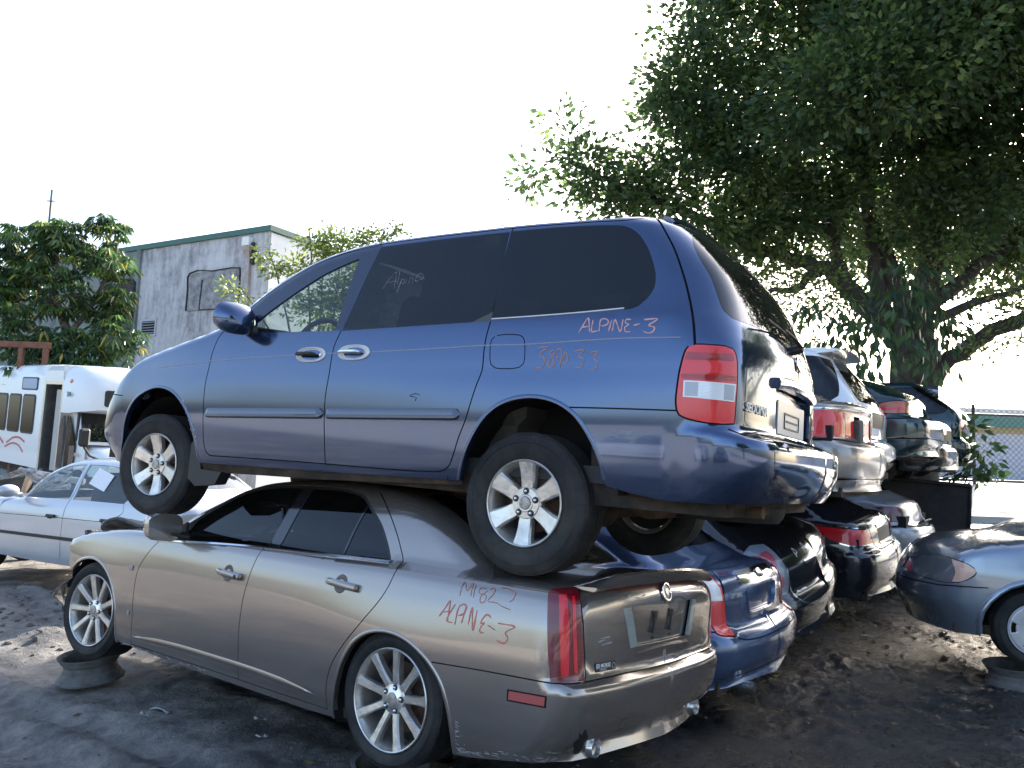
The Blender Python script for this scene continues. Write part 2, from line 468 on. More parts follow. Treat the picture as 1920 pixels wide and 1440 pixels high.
def lens(name, col, em=.0, rib=60., vertical=True):
    """moulded lamp lens: glossy skin over fine ribs and a few reflector cells"""
    m = mat(name, col, .18, 0, .5, Coat_Weight=1., Coat_Roughness=.02)
    b = m.node_tree.nodes['Principled BSDF']; v = coords(m)
    w = nd(m, 'ShaderNodeTexWave', wave_type='BANDS', bands_direction='Z' if vertical else 'X'); w.inputs['Scale'].default_value = rib*1.3; w.inputs['Distortion'].default_value = .1
    lk(m, v, w.inputs['Vector'])
    bp = nd(m, 'ShaderNodeBump'); bp.inputs['Strength'].default_value = .3; bp.inputs['Distance'].default_value = .002; lk(m, w.outputs['Fac'], bp.inputs['Height']); lk(m, bp.outputs[0], b.inputs['Normal'])
    n = noise(m, v, 9, 2, .5)
    f = mathn(m, 'MULTIPLY', ramp(m, w.outputs['Fac'], [(.2, 0.), (.8, 1.)]), ramp(m, n, [(.35, .25), (.65, 1.)]))
    lk(m, mixc(m, f, tuple(c*.86 for c in col), tuple(min(1, c*1.12+.004) for c in col)), b.inputs['Base Color'])
    return m
M_ = {}
M_['van'] = paint('dark_blue_metallic_paint', (.041, .073, .155), amount=.08, metal=.80, rough=.115)
M_['van_dark'] = mat('dark_blue_door_frame', (.012, .018, .045), .22, .2, Coat_Weight=.6)
M_['sed'] = paint('bronze_grey_metallic_paint', (.305, .268, .245), (.42, .39, .35), amount=.10, metal=.74, rough=.19)
M_['black'] = mat('black_plastic', (.016, .016, .017), .55)
M_['seam'] = mat('dark_panel_gap', (.004, .004, .005), .9)
M_['under'] = rusty('dirty_underbody', (.030, .026, .022), (.085, .058, .040))
M_['liner'] = mat('dark_wheel_arch_liner', (.012, .012, .012), .85)
M_['rust'] = rusty('rusty_steel', (.10, .065, .045), (.20, .12, .075))
M_['steel'] = rusty('dull_steel_rim', (.16, .155, .145), (.08, .07, .06))
M_['rubber'] = rubber()
M_['alloy'] = mat('silver_alloy', (.72, .70, .68), .26, .85)
M_['alloy_dirty'] = rusty('dusty_alloy', (.52, .49, .46), (.20, .17, .15), .42, 14); M_['alloy_dirty'].node_tree.nodes['Principled BSDF'].inputs['Metallic'].default_value = .55
M_['alloy_face'] = rusty('worn_alloy_face', (.70, .67, .63), (.50, .46, .42), .3, 9); M_['alloy_face'].node_tree.nodes['Principled BSDF'].inputs['Metallic'].default_value = .75
M_['chrome'] = mat('chrome', (.82, .83, .84), .09, 1.)
M_['chrome_dull'] = mat('worn_chrome', (.62, .61, .60), .22, .9)
M_['g_dark'] = glass('privacy_glass', (.30, .36, .40), .95, .012, 1.0)
M_['g_side'] = glass('side_glass', (.78, .88, .86), .18, .03, 1.0)
M_['g_rear'] = glass('rear_glass', (.3, .33, .36), .9, .06, 1.2)
M_['g_tint'] = glass('tinted_glass', (.25, .27, .30), .93, .02, .9)
M_['red'] = lens('red_lens', (.75, .012, .022), rib=55)
M_['red_dark'] = lens('dark_red_lens', (.16, .006, .012), rib=40)
M_['white_lens'] = lens('clear_lens', (.78, .80, .82), rib=40)
M_['lens_grey'] = lens('greyer_clear_lens', (.40, .42, .46), rib=70); M_['lens_deep'] = lens('deep_red_lens', (.36, .008, .014), rib=70)  # blocks at the ends of the clear lens band get the greyer lens
M_['amber'] = lens('amber_lens', (.75, .22, .10), rib=50)
M_['marker'] = mat('orange_paint_marker', (.55, .17, .12), .6)
M_['marker_pale'] = mat('faded_orange_marker', (.42, .20, .14), .7)
M_['marker_white'] = mat('pale_pink_marker', (.36, .30, .30), .6)
M_['stripe'] = mat('grey_pinstripe', (.22, .22, .27), .35)
M_['interior'] = mat('charcoal_interior', (.035, .034, .036), .8)
M_['interior_grey'] = mat('grey_interior', (.11, .105, .10), .8)
M_['white'] = mat('white_print', (.75, .75, .74), .5)
M_['disc'] = rusty('brown_brake_parts', (.05, .035, .028), (.14, .07, .04), .7, 12)
M_['g_clear'] = glass('clear_side_glass', (.85, .92, .90), .03, .05)
M_['pink_amber'] = lens('faded_indicator', (.85, .52, .40), rib=40)
M_['paper'] = mat('white_paper', (.78, .78, .80), .8)
VT = {
  'glass_front': [(2.004, 1.214, 1),(2.03, 1.288, 1),(1.95, 1.348),(1.878, 1.398),(1.775, 1.465),(1.657, 1.534),(1.567, 1.581),(1.475, 1.617),(1.382, 1.648),(1.311, 1.668, 1),(1.326, 1.419),(1.316, 1.207, 1)],
  'frame_front': [(2.046, 1.209, 1),(2.102, 1.342, 1),(2.055, 1.399),(1.951, 1.47),(1.814, 1.55),(1.69, 1.611),(1.564, 1.66),(1.402, 1.697),(1.27, 1.718, 1),(1.285, 1.444),(1.297, 1.209, 1)],
  'seam_door_front': [(2.17, 1.369),(2.233, 1.273),(2.318, 1.213),(2.357, 1.103),(2.364, 1.018),(2.375, 0.878),(2.37, 0.741),(2.363, 0.605),(2.351, 0.497),(2.334, 0.458),(2.3, 0.436)],
  'seam_b': [(1.18, 1.727),(1.23, 1.475),(1.27, 1.204),(1.298, 1.113),(1.302, 0.95),(1.312, 0.827),(1.311, 0.706),(1.301, 0.573),(1.296, 0.447)],
  'door_bottom': [(2.3, 0.436),(1.769, 0.444),(1.301, 0.447)],
  'slide_bottom': [(1.301, 0.445),(0.914, 0.446),(0.653, 0.449),(0.504, 0.454)],
  'arch_front': [(3.27, 0.37),(3.234, 0.483),(3.206, 0.633),(3.161, 0.731),(3.086, 0.807),(2.949, 0.857),(2.823, 0.863),(2.692, 0.83),(2.587, 0.764),(2.512, 0.682),(2.47, 0.601),(2.437, 0.52),(2.416, 0.413)],
  'seam_bump_front': [(3.27, 0.793),(3.177, 0.78),(3.14, 0.772)],
  'stripe': [(2.944, 0.994),(2.651, 1.015),(2.369, 1.035),(2.025, 1.05),(1.596, 1.066),(1.302, 1.073),(1.011, 1.078),(0.769, 1.083)],
  'stripe2': [(1.017, 1.074),(0.707, 1.086),(0.461, 1.094),(0.269, 1.101),(0.032, 1.102),(-0.195, 1.111),(-0.482, 1.122),(-0.713, 1.122)],
  'glass_slide': [(1.16, 1.73, 1),(0.703, 1.737),(0.274, 1.736, 1),(0.267, 1.513),(0.251, 1.23, 1),(0.738, 1.218),(1.26, 1.206, 1),(1.22, 1.475)],
  'glass_quarter': [(0.263, 1.739, 1),(-0.059, 1.731),(-0.324, 1.711),(-0.396, 1.698),(-0.461, 1.658),(-0.522, 1.583),(-0.569, 1.491),(-0.592, 1.413),(-0.589, 1.357),(-0.567, 1.311),(-0.539, 1.28),(-0.496, 1.263),(-0.422, 1.261),(-0.12, 1.249),(0.247, 1.236, 1),(0.267, 1.513)],
  'quarter_trim': [(0.254, 1.246),(-0.117, 1.258),(-0.472, 1.268)],
  'seam_slide': [(0.271, 1.743),(0.267, 1.513),(0.251, 1.23),(0.26, 1.148),(0.261, 1.07),(0.258, 0.973),(0.279, 0.906),(0.303, 0.82),(0.33, 0.725),(0.367, 0.639),(0.394, 0.562),(0.424, 0.494),(0.461, 0.465),(0.516, 0.453)],
  'fuel': [(0.209, 1.147),(0.06, 1.148),(0.036, 1.128),(0.021, 1.008),(0.04, 0.99),(0.185, 0.987),(0.209, 1.004),(0.225, 1.128)],
  'mold_front': [(2.349, 0.701),(1.812, 0.715),(1.329, 0.727)],
  'mold_slide': [(1.312, 0.724),(0.814, 0.737),(0.365, 0.749)],
  'seam_bump_rear': [(-0.24, 0.8),(-0.511, 0.801),(-0.714, 0.8)],
  'arch_rear': [(0.37, 0.422),(0.362, 0.46),(0.33, 0.565),(0.281, 0.661),(0.217, 0.747),(0.133, 0.809),(0.029, 0.842),(-0.086, 0.846),(-0.189, 0.821),(-0.276, 0.77),(-0.342, 0.695),(-0.391, 0.613),(-0.42, 0.538),(-0.429, 0.48)],
  'seam_tail': [(-0.569, 1.706),(-0.65, 1.575),(-0.702, 1.445),(-0.734, 1.322),(-0.752, 1.203),(-0.76, 1.087)],
  'lamp': [(-0.741, 1.078),(-0.763, 1.088),(-0.811, 1.088),(-0.855, 1.088),(-0.884, 1.081),(-0.897, 1.046),(-0.902, 0.94),(-0.9, 0.844),(-0.897, 0.762, 1),(-0.848, 0.756),(-0.799, 0.758),(-0.758, 0.767),(-0.723, 0.784),(-0.712, 0.826),(-0.713, 0.903),(-0.722, 1.001)],
  'lamp_white': [(-0.73, 0.931, 1),(-0.807, 0.929),(-0.898, 0.929, 1),(-0.893, 0.852, 1),(-0.809, 0.855),(-0.73, 0.86, 1)],
  'tail_bottom': [(-0.891, 0.736),(-0.999, 0.723),(-1.361, 0.718),(-1.446, 0.691)],
  'bump_arch': [(-0.428, 0.455),(-0.413, 0.548)],
  'bump_low': [(-0.439, 0.453),(-0.558, 0.429),(-0.692, 0.41),(-0.828, 0.416),(-0.921, 0.423),(-1.123, 0.426),(-1.599, 0.43)],
  'rear_glass': [(-0.722, 1.701),(-0.77, 1.549),(-0.827, 1.422),(-0.849, 1.323),(-0.863, 1.259),(-0.892, 1.231),(-1.06, 1.22),(-1.467, 1.235),(-1.362, 1.268)],
  'crease': [(-0.849, 1.118),(-1.202, 1.111)],
  'recess': [(-1.216, 0.977),(-1.051, 0.997),(-0.962, 0.792),(-1.227, 0.765)],
  'plate': [(-1.252, 0.922),(-1.582, 0.922),(-1.46, 0.767),(-1.233, 0.765)],
  'bar': [(-1.222, 1.001),(-1.529, 0.993)],
  'sedona': [(-0.943, 0.83),(-1.131, 0.828)],
  'emblem': [(-1.586, 1.181)],
  'wiper': [(-1.561, 1.257)],
  'tg_edge_low': [(-0.897, 0.762),(-0.891, 0.736)],
  'handle_f': [(1.47, 1.065)],
  'handle_s': [(1.135, 1.076)],
  'hx': [(1.59, 1.066),(1.355, 1.066),(1.484, 1.12),(1.457, 1.01),(1.256, 1.075),(1.015, 1.074)],
  'mirror': [(2.015, 1.23),(2.092, 1.342)],
  'alpine': [(-0.259, 1.154),(-0.626, 1.207)],
  'win_text': [(1.047, 1.453),(0.772, 1.505)],
}
VMARK = {
  'wa1': [(-0.259, 1.151),(-0.276, 1.186),(-0.297, 1.224),(-0.316, 1.154)],
  'wa2': [(-0.27, 1.179),(-0.315, 1.184)],
  'wl': [(-0.325, 1.215),(-0.327, 1.157),(-0.357, 1.161)],
  'wp': [(-0.363, 1.156),(-0.366, 1.215),(-0.395, 1.214),(-0.405, 1.198),(-0.39, 1.185),(-0.367, 1.183)],
  'wi': [(-0.419, 1.212),(-0.411, 1.155)],
  'wn': [(-0.429, 1.154),(-0.435, 1.211),(-0.469, 1.153),(-0.475, 1.212)],
  'we': [(-0.514, 1.209),(-0.49, 1.21),(-0.488, 1.195),(-0.507, 1.186),(-0.489, 1.174),(-0.494, 1.153),(-0.519, 1.152)],
  'wd': [(-0.529, 1.181),(-0.56, 1.188)],
  'w3': [(-0.571, 1.207),(-0.625, 1.208),(-0.592, 1.179),(-0.616, 1.17),(-0.613, 1.152),(-0.594, 1.143),(-0.574, 1.154)],
  'n3': [(-0.04, 1.084),(-0.102, 1.085),(-0.065, 1.051),(-0.094, 1.028),(-0.088, 0.991),(-0.043, 0.982)],
  'n8': [(-0.138, 1.072),(-0.116, 1.06),(-0.136, 1.037),(-0.149, 1.0),(-0.128, 0.987),(-0.115, 1.01),(-0.136, 1.037),(-0.147, 1.06)],
  'n9': [(-0.168, 1.027),(-0.152, 1.055),(-0.17, 1.078),(-0.183, 1.055),(-0.181, 0.987)],
  'n0': [(-0.202, 1.063),(-0.191, 1.027),(-0.209, 1.004),(-0.22, 1.036),(-0.2, 1.062)],
  'n33': [(-0.251, 1.063),(-0.299, 1.069),(-0.274, 1.04),(-0.3, 1.026),(-0.294, 0.991),(-0.255, 0.986)],
  'n34': [(-0.33, 1.057),(-0.372, 1.061),(-0.35, 1.031),(-0.373, 1.013),(-0.362, 0.978),(-0.329, 0.975)],
}
VGLASS = {
  'a1': [(1.049, 1.453),(1.015, 1.521),(0.985, 1.554),(0.971, 1.495),(0.964, 1.448)],
  'a2': [(1.035, 1.487),(0.959, 1.5)],
  'l': [(0.961, 1.562),(0.954, 1.517),(0.951, 1.477)],
  'p': [(0.927, 1.509),(0.928, 1.469),(0.935, 1.423),(0.925, 1.503),(0.904, 1.5),(0.905, 1.481),(0.921, 1.478)],
  'i': [(0.892, 1.51),(0.889, 1.474)],
  'n': [(0.867, 1.471),(0.867, 1.509),(0.846, 1.503),(0.841, 1.473)],
  'o': [(0.833, 1.488),(0.774, 1.502),(0.786, 1.526),(0.814, 1.53),(0.827, 1.491),(0.804, 1.482)],
}
ST = {
  'glass_f': [(1.934, 0.929, 1),(1.957, 1.043),(1.903, 1.131),(1.591, 1.285),(1.402, 1.318),(1.197, 1.337),(1.067, 1.339, 1),(1.042, 1.217),(1.067, 1.114),(1.048, 0.968, 1),(1.476, 0.949)],
  'pillar': [(1.288, 1.329, 1),(1.04, 1.34, 1),(1.034, 1.179),(1.051, 0.965, 1),(1.19, 0.958, 1),(1.223, 1.113)],
  'glass_r': [(1.035, 1.337, 1),(0.874, 1.344),(0.685, 1.337),(0.559, 1.314),(0.444, 1.25),(0.284, 1.114),(0.175, 0.994, 1),(0.594, 0.975),(1.043, 0.966, 1),(1.046, 1.141)],
  'divider': [(0.487, 1.277),(0.503, 1.186),(0.519, 1.08),(0.531, 0.994)],
  'winframe': [(2.014, 0.915, 1),(2.056, 0.986),(1.199, 1.344, 1)],
  'chrome1': [(2.234, 0.896),(1.684, 0.93),(1.172, 0.952)],
  'chrome2': [(1.162, 0.95),(0.746, 0.965),(0.161, 0.985)],
  'seam_a': [(2.228, 0.887),(2.297, 0.811),(2.375, 0.692),(2.39, 0.539),(2.388, 0.389),(2.397, 0.251),(2.422, 0.177)],
  'seam_b': [(1.164, 0.941),(1.195, 0.808),(1.221, 0.661),(1.231, 0.492),(1.228, 0.325),(1.232, 0.198)],
  'seam_c': [(0.499, 1.363),(0.374, 1.291),(0.212, 1.155),(0.13, 1.064),(0.071, 0.974),(0.096, 0.847),(0.227, 0.673),(0.334, 0.551),(0.419, 0.43),(0.456, 0.315),(0.474, 0.202)],
  'door_bottom': [(2.422, 0.177),(1.812, 0.199),(1.232, 0.198)],
  'door_bottom2': [(1.232, 0.198),(0.837, 0.196),(0.474, 0.202)],
  'crease': [(2.866, 0.909),(2.329, 0.947)],
  'crease_r': [(0.056, 0.975),(-0.174, 0.977),(-0.492, 0.98),(-0.803, 0.966)],
  'rocker': [(2.61, 0.151),(2.012, 0.155),(1.228, 0.15),(0.672, 0.146),(0.362, 0.148)],
  'arch_f': [(3.274, 0.457),(3.271, 0.579),(3.223, 0.647),(3.122, 0.676),(2.966, 0.673),(2.787, 0.615),(2.654, 0.49),(2.595, 0.33),(2.61, 0.151)],
  'arch_r': [(0.419, 0.148),(0.409, 0.228),(0.375, 0.374),(0.326, 0.489),(0.257, 0.575),(0.159, 0.643)],
  'arch_r2': [(0.341, 0.445),(0.285, 0.533),(0.203, 0.599),(0.121, 0.636),(0.027, 0.649),(-0.068, 0.636),(-0.163, 0.604),(-0.255, 0.556),(-0.324, 0.49),(-0.37, 0.398),(-0.407, 0.273),(-0.417, 0.172)],
  'marker_f': [(2.459, 0.69)],
  'badge': [(2.434, 0.393)],
  'handle_f': [(1.393, 0.78)],
  'handle_r': [(0.416, 0.841)],
  'hends': [(1.529, 0.771),(1.258, 0.788),(0.557, 0.83),(0.279, 0.847)],
  'lamp': [(-0.804, 0.967, 1),(-0.827, 0.981),(-0.869, 0.995)],
  'lamp2': [(-0.804, 0.967, 1),(-0.823, 0.986),(-0.872, 0.996),(-0.928, 0.994, 1),(-0.928, 0.916),(-0.954, 0.768),(-0.973, 0.594, 1),(-0.895, 0.6),(-0.834, 0.597, 1),(-0.82, 0.764)],
  'lamp_in': [(-0.843, 0.963, 1),(-0.898, 0.973, 1),(-0.904, 0.844),(-0.92, 0.615, 1),(-0.866, 0.624, 1),(-0.85, 0.841)],
  'bump_top': [(-0.243, 0.566),(-0.497, 0.581),(-0.697, 0.59),(-0.833, 0.596)],
  'bump_top2': [(-0.741, 0.586),(-0.834, 0.597),(-0.977, 0.606),(-1.224, 0.605),(-1.565, 0.6),(-0.989, 0.595)],
  'trunk_low': [(-0.977, 0.606),(-1.224, 0.605),(-1.565, 0.6),(-0.978, 0.597)],
  'bump_edge': [(-0.742, 0.568),(-0.832, 0.565),(-0.894, 0.563),(-1.061, 0.571),(-1.597, 0.553)],
  'marker_r': [(-0.69, 0.522),(-0.823, 0.532),(-0.822, 0.494),(-0.689, 0.485)],
  'bump_low': [(-0.417, 0.172),(-0.502, 0.179),(-0.677, 0.217),(-0.812, 0.247)],
  'bump_low2': [(-0.759, 0.236),(-0.851, 0.244),(-0.955, 0.242),(-1.042, 0.252)],
  'skirt': [(-1.042, 0.252),(-1.09, 0.351),(-1.265, 0.339),(-1.593, 0.327),(-0.992, 0.27),(-1.502, 0.263),(-1.252, 0.269)],
  'exh': [(-1.165, 0.252)],
  'exh2': [],
  'brake': [(-1.025, 0.998),(-1.585, 1.004),(-0.958, 0.987),(-1.565, 0.987),(-1.012, 0.98)],
  'emb': [(-1.633, 0.955)],
  'revL': [(-1.171, 0.897),(-1.237, 0.9),(-1.315, 0.717),(-1.267, 0.713)],
  'revR': [(-1.436, 0.903),(-1.258, 0.901),(-1.21, 0.717),(-1.337, 0.715)],
  'plate': [(-1.241, 0.901),(-1.436, 0.901),(-1.337, 0.715),(-1.33, 0.708)],
  'lip': [(-1.304, 0.678),(-1.595, 0.666),(-1.246, 0.679)],
  'sticker': [(-0.988, 0.664),(-1.147, 0.656),(-1.15, 0.628),(-0.991, 0.631)],
  'sts': [(-1.043, 0.638)],
  'spoiler': [(-0.93, 1.006),(-1.167, 1.026),(-1.528, 1.043)],
  'damage': [(-0.93, 0.347),(-0.948, 0.361),(-0.943, 0.407),(-0.96, 0.375),(-0.969, 0.409),(-1.002, 0.363),(-1.0, 0.331),(-0.993, 0.285),(-0.985, 0.268),(-0.956, 0.268),(-0.951, 0.297),(-0.949, 0.332)],
  'door_low_crease': [(2.384, 0.253),(1.758, 0.28),(1.228, 0.266),(0.83, 0.273),(0.499, 0.241)],
  'sensor': [(-1.067, 0.474)],
  'hatch': [(-1.183, 0.406),(-1.242, 0.401),(-1.285, 0.349),(-1.224, 0.349)],
}
SMARK = {
  'a1': [(-0.285, 0.783),(-0.312, 0.826),(-0.334, 0.863),(-0.338, 0.83),(-0.339, 0.767)],
  'a2': [(-0.302, 0.805),(-0.342, 0.815)],
  'l': [(-0.368, 0.852),(-0.336, 0.771),(-0.371, 0.766)],
  'p': [(-0.386, 0.759),(-0.396, 0.846),(-0.424, 0.858),(-0.438, 0.844),(-0.425, 0.815),(-0.397, 0.803)],
  'i': [(-0.436, 0.852),(-0.424, 0.772)],
  'n': [(-0.464, 0.771),(-0.47, 0.849),(-0.495, 0.751),(-0.501, 0.842)],
  'e': [(-0.581, 0.82),(-0.562, 0.832),(-0.544, 0.817),(-0.533, 0.789),(-0.553, 0.792),(-0.537, 0.774),(-0.534, 0.751),(-0.555, 0.748)],
  'dash': [(-0.57, 0.787),(-0.606, 0.77)],
  '3': [(-0.615, 0.803),(-0.69, 0.801),(-0.653, 0.767),(-0.667, 0.746),(-0.652, 0.722),(-0.616, 0.728)],
  'm': [(-0.382, 0.891),(-0.385, 0.959),(-0.42, 0.92),(-0.435, 0.961),(-0.447, 0.9)],
  's1': [(-0.455, 0.956),(-0.464, 0.895)],
  '8': [(-0.521, 0.945),(-0.491, 0.945),(-0.49, 0.921),(-0.533, 0.912),(-0.531, 0.884),(-0.508, 0.881),(-0.505, 0.908),(-0.535, 0.935)],
  '2': [(-0.541, 0.944),(-0.564, 0.954),(-0.572, 0.933),(-0.549, 0.891),(-0.591, 0.89),(-0.618, 0.879),(-0.663, 0.87)],
  '22': [(-0.596, 0.959),(-0.63, 0.96),(-0.668, 0.947),(-0.667, 0.917),(-0.65, 0.903)],
}
# ------------------------------------------------------------------ minivan surface (x forward, y left, z up, origin under the rear axle)
_vW = hermite([.25,.33,.40,.46,.62,.80,.88,1.0,1.15,1.23,1.26,1.45,1.6,1.72,1.82], [.83,.865,.89,.905,.925,.935,.936,.930,.914,.899,.888,.830,.787,.752,.72])
_vR = hermite([.30,.42,.5,.60,.680,.698,.712,.76,.85,1.03,1.09,1.17,1.33,1.48,1.63,1.74,1.82], [-1.00,-1.13,-1.18,-1.205,-1.20,-1.185,-1.09,-1.06,-1.06,-1.06,-1.06,-1.045,-.985,-.91,-.79,-.67,-.55])
_vH = hermite([-1.2,-.6,-.2,.3,.65,1.2,1.44,1.66,1.84,2.02,2.16,2.35,2.52,2.82,3.11,3.3,3.45,3.58,3.68,3.75], [1.71,1.755,1.775,1.79,1.79,1.78,1.75,1.70,1.63,1.545,1.46,1.34,1.265,1.20,1.135,1.075,.985,.86,.72,.55])
_vF = hermite([.25,.40,.55,.65,.8,.95], [3.66,3.76,3.86,3.85,3.80,3.72])
def F_van(P):
    x, y, z = P[:, 0], P[:, 1], P[:, 2]; ay = np.abs(y)
    w = _vW(z)-.03*sstep(2.5, 3.3, x)-.012*sstep(-.2, -.9, x)
    w = w+.010*bump(x, 0, .62)*sstep(1.0, .75, z)*sstep(.3, .5, z)+.010*bump(x, 2.91, .58)*sstep(1.0, .75, z)
    w = w+.024*sstep(.722, .700, z)*sstep(-.70, -.86, x)
    side = ay-w
    rear = (_vR(z)+.12*y*y+.10*y**4*sstep(1.0, 1.3, z)-x)*.92
    q = np.clip(1-(y/.76)**2, -.3, 1)
    H = _vH(x-.22*q*sstep(1.2, 2.2, x))+(.055+.035*sstep(2.4, 2.9, x))*q
    roof = z-H
    roof = roof/np.sqrt(1+.5*sstep(1.6, 2.4, x)+1.5*sstep(3.2, 3.6, x))
    front = x-(_vF(z)-.28*y*y)
    a = smax(side, rear, .20); a = smax(a, front, .26)
    return smax(a, roof, .07)
SK_VAN = Skin(F_van, xa=-.55, xb=3.05, ya=.30, r0=.5, z0=.6)
# ------------------------------------------------------------------ saloon surface
_sW = hermite([.10,.16,.22,.32,.50,.65,.80,.90,.96,1.0,1.05], [.80,.845,.868,.886,.904,.908,.900,.882,.862,.84,.80])
_sG = hermite([-1,.60,.90,.98,1.15,1.3,1.38,1.46], [.838,.84,.84,.805,.745,.672,.61,.50])
_sD = hermite([-1.2,-1.05,-.6,0,.6,1.6,2.1,2.36,2.7,3.06,3.32,3.5,3.7,3.82], [1.03,1.045,1.055,1.055,1.04,1.03,1.03,1.02,1.00,.955,.905,.84,.72,.58])
_sR = hermite([.20,.28,.36,.45,.55,.578,.60,.62,.8,1.0,1.06], [-.93,-1.0,-1.07,-1.10,-1.11,-1.10,-1.065,-1.055,-1.055,-1.045,-1.035])
_sT = hermite([-1.3,-1.0,-.7,-.55,-.42,-.2,0,.2,.5,.77,1.05,1.36,1.62,1.83,2.05,2.28,2.5,2.8,3.4], [-1,.2,.85,.99,1.07,1.19,1.275,1.335,1.375,1.39,1.38,1.355,1.305,1.225,1.135,1.03,.93,.7,0])
def F_sedan(P):
    x, y, z = P[:, 0], P[:, 1], P[:, 2]; ay = np.abs(y)
    w = _sW(z)-.035*sstep(2.4, 3.5, x)-.02*sstep(-.3, -1.1, x)
    w = w+.014*bump(x, 0, .50)*sstep(.9, .6, z)+.014*bump(x, 2.957, .50)*sstep(.9, .6, z)
    low = smax(ay-w, z-(_sD(x)-.075*(y/.86)**2), .045)
    low = smax(low, (_sR(z)+.10*y*y-x), .13)
    low = smax(low, x-(3.93-.35*y*y), .2)
    q = np.clip(1-(y/.62)**2, -1, 1)
    xs = x-.20*q*sstep(1.2, 2.2, x)+.10*q*sstep(.4, -.3, x)
    top = (z-_sT(xs)-.035*q)/np.sqrt(1+.25*sstep(1.4, 1.9, x)+.25*sstep(.2, -.2, x))
    gh = smax(ay-_sG(z), top, .07)
    return smin(low, gh, .025)
SK_SED = Skin(F_sedan, xa=-.55, xb=3.05, ya=.30, r0=.5, z0=.55)
# ------------------------------------------------------------------ ground
_rg = np.random.default_rng(12); _pt = _rg.permutation(512); _pt = np.concatenate([_pt, _pt]); _ga = _rg.random(512)*2*math.pi; _gx, _gy = np.cos(_ga), np.sin(_ga)
def pn(x, y, s, o=0.):
    """gradient noise, about -0.7 to 0.7"""
    x = x*s+o*7.3; y = y*s-o*5.1; xi = np.floor(x).astype(int); yi = np.floor(y).astype(int); xf = x-xi; yf = y-yi
    u = xf**3*(xf*(xf*6-15)+10); v = yf**3*(yf*(yf*6-15)+10)
    def g(a, b):
        h = _pt[(_pt[(xi+a) % 512]+(yi+b)) % 1024 % 512]; return _gx[h]*(xf-a)+_gy[h]*(yf-b)
    return (g(0, 0)*(1-u)+g(1, 0)*u)*(1-v)+(g(0, 1)*(1-u)+g(1, 1)*u)*v
def ground_h(x, y):
    sc = np.isscalar(x); x = np.atleast_1d(np.asarray(x, float)); y = np.atleast_1d(np.asarray(y, float))
    a = .06*pn(x, y, .55, 3)+.034*pn(x, y, 1.7, 9)
    wx_ = x+.12*pn(x, y, 2.5, 31); wy_ = y+.12*pn(x, y, 2.5, 44)
    k = .75+.85*sstep(-1.0, 1.5, x); m = np.clip(.55+1.3*pn(x, y, .9, 17), .12, 1.4)*k
    a += m*(.030*pn(wx_, wy_, 3.6, 5)+.034*(.32-np.abs(pn(wx_, wy_, 5.5, 8)))+.022*(.32-np.abs(pn(wx_, wy_, 12., 2)))+.010*pn(wx_, wy_, 24., 6)+.020*np.maximum(0, pn(wx_, wy_, 9., 13)-.12))
    for c_, w_ in ((2.05, .13), (2.45, .10), (3.6, .14), (.2, .12)):
        e_ = x*.60+y*.80-c_+.12*np.sin(x*1.1); a += (-.045*np.exp(-(e_/w_)**2)+.022*np.exp(-((np.abs(e_)-.22)/.09)**2))*(1+.3*np.sin((x*.8-y*.6)*38))*np.where(x < .8, 1, .4)
    a += .26*np.exp(-((x+5.0)/1.0)**2-((y-8.0)/.8)**2)+.10*np.exp(-((x+3.9)/.5)**2-((y-6.9)/.35)**2)
    a += np.where(x > 6.5, .72*sstep(13.6, 15.8, y+.1*np.sin(x*2))*sstep(6.5, 8.0, x), 0)
    d = np.hypot(x, y-4); a = a*np.where((y < 12) | (x < 6.5), np.clip(1-(d-25)/20, 0, 1), 1)
    return float(a[0]) if sc else a
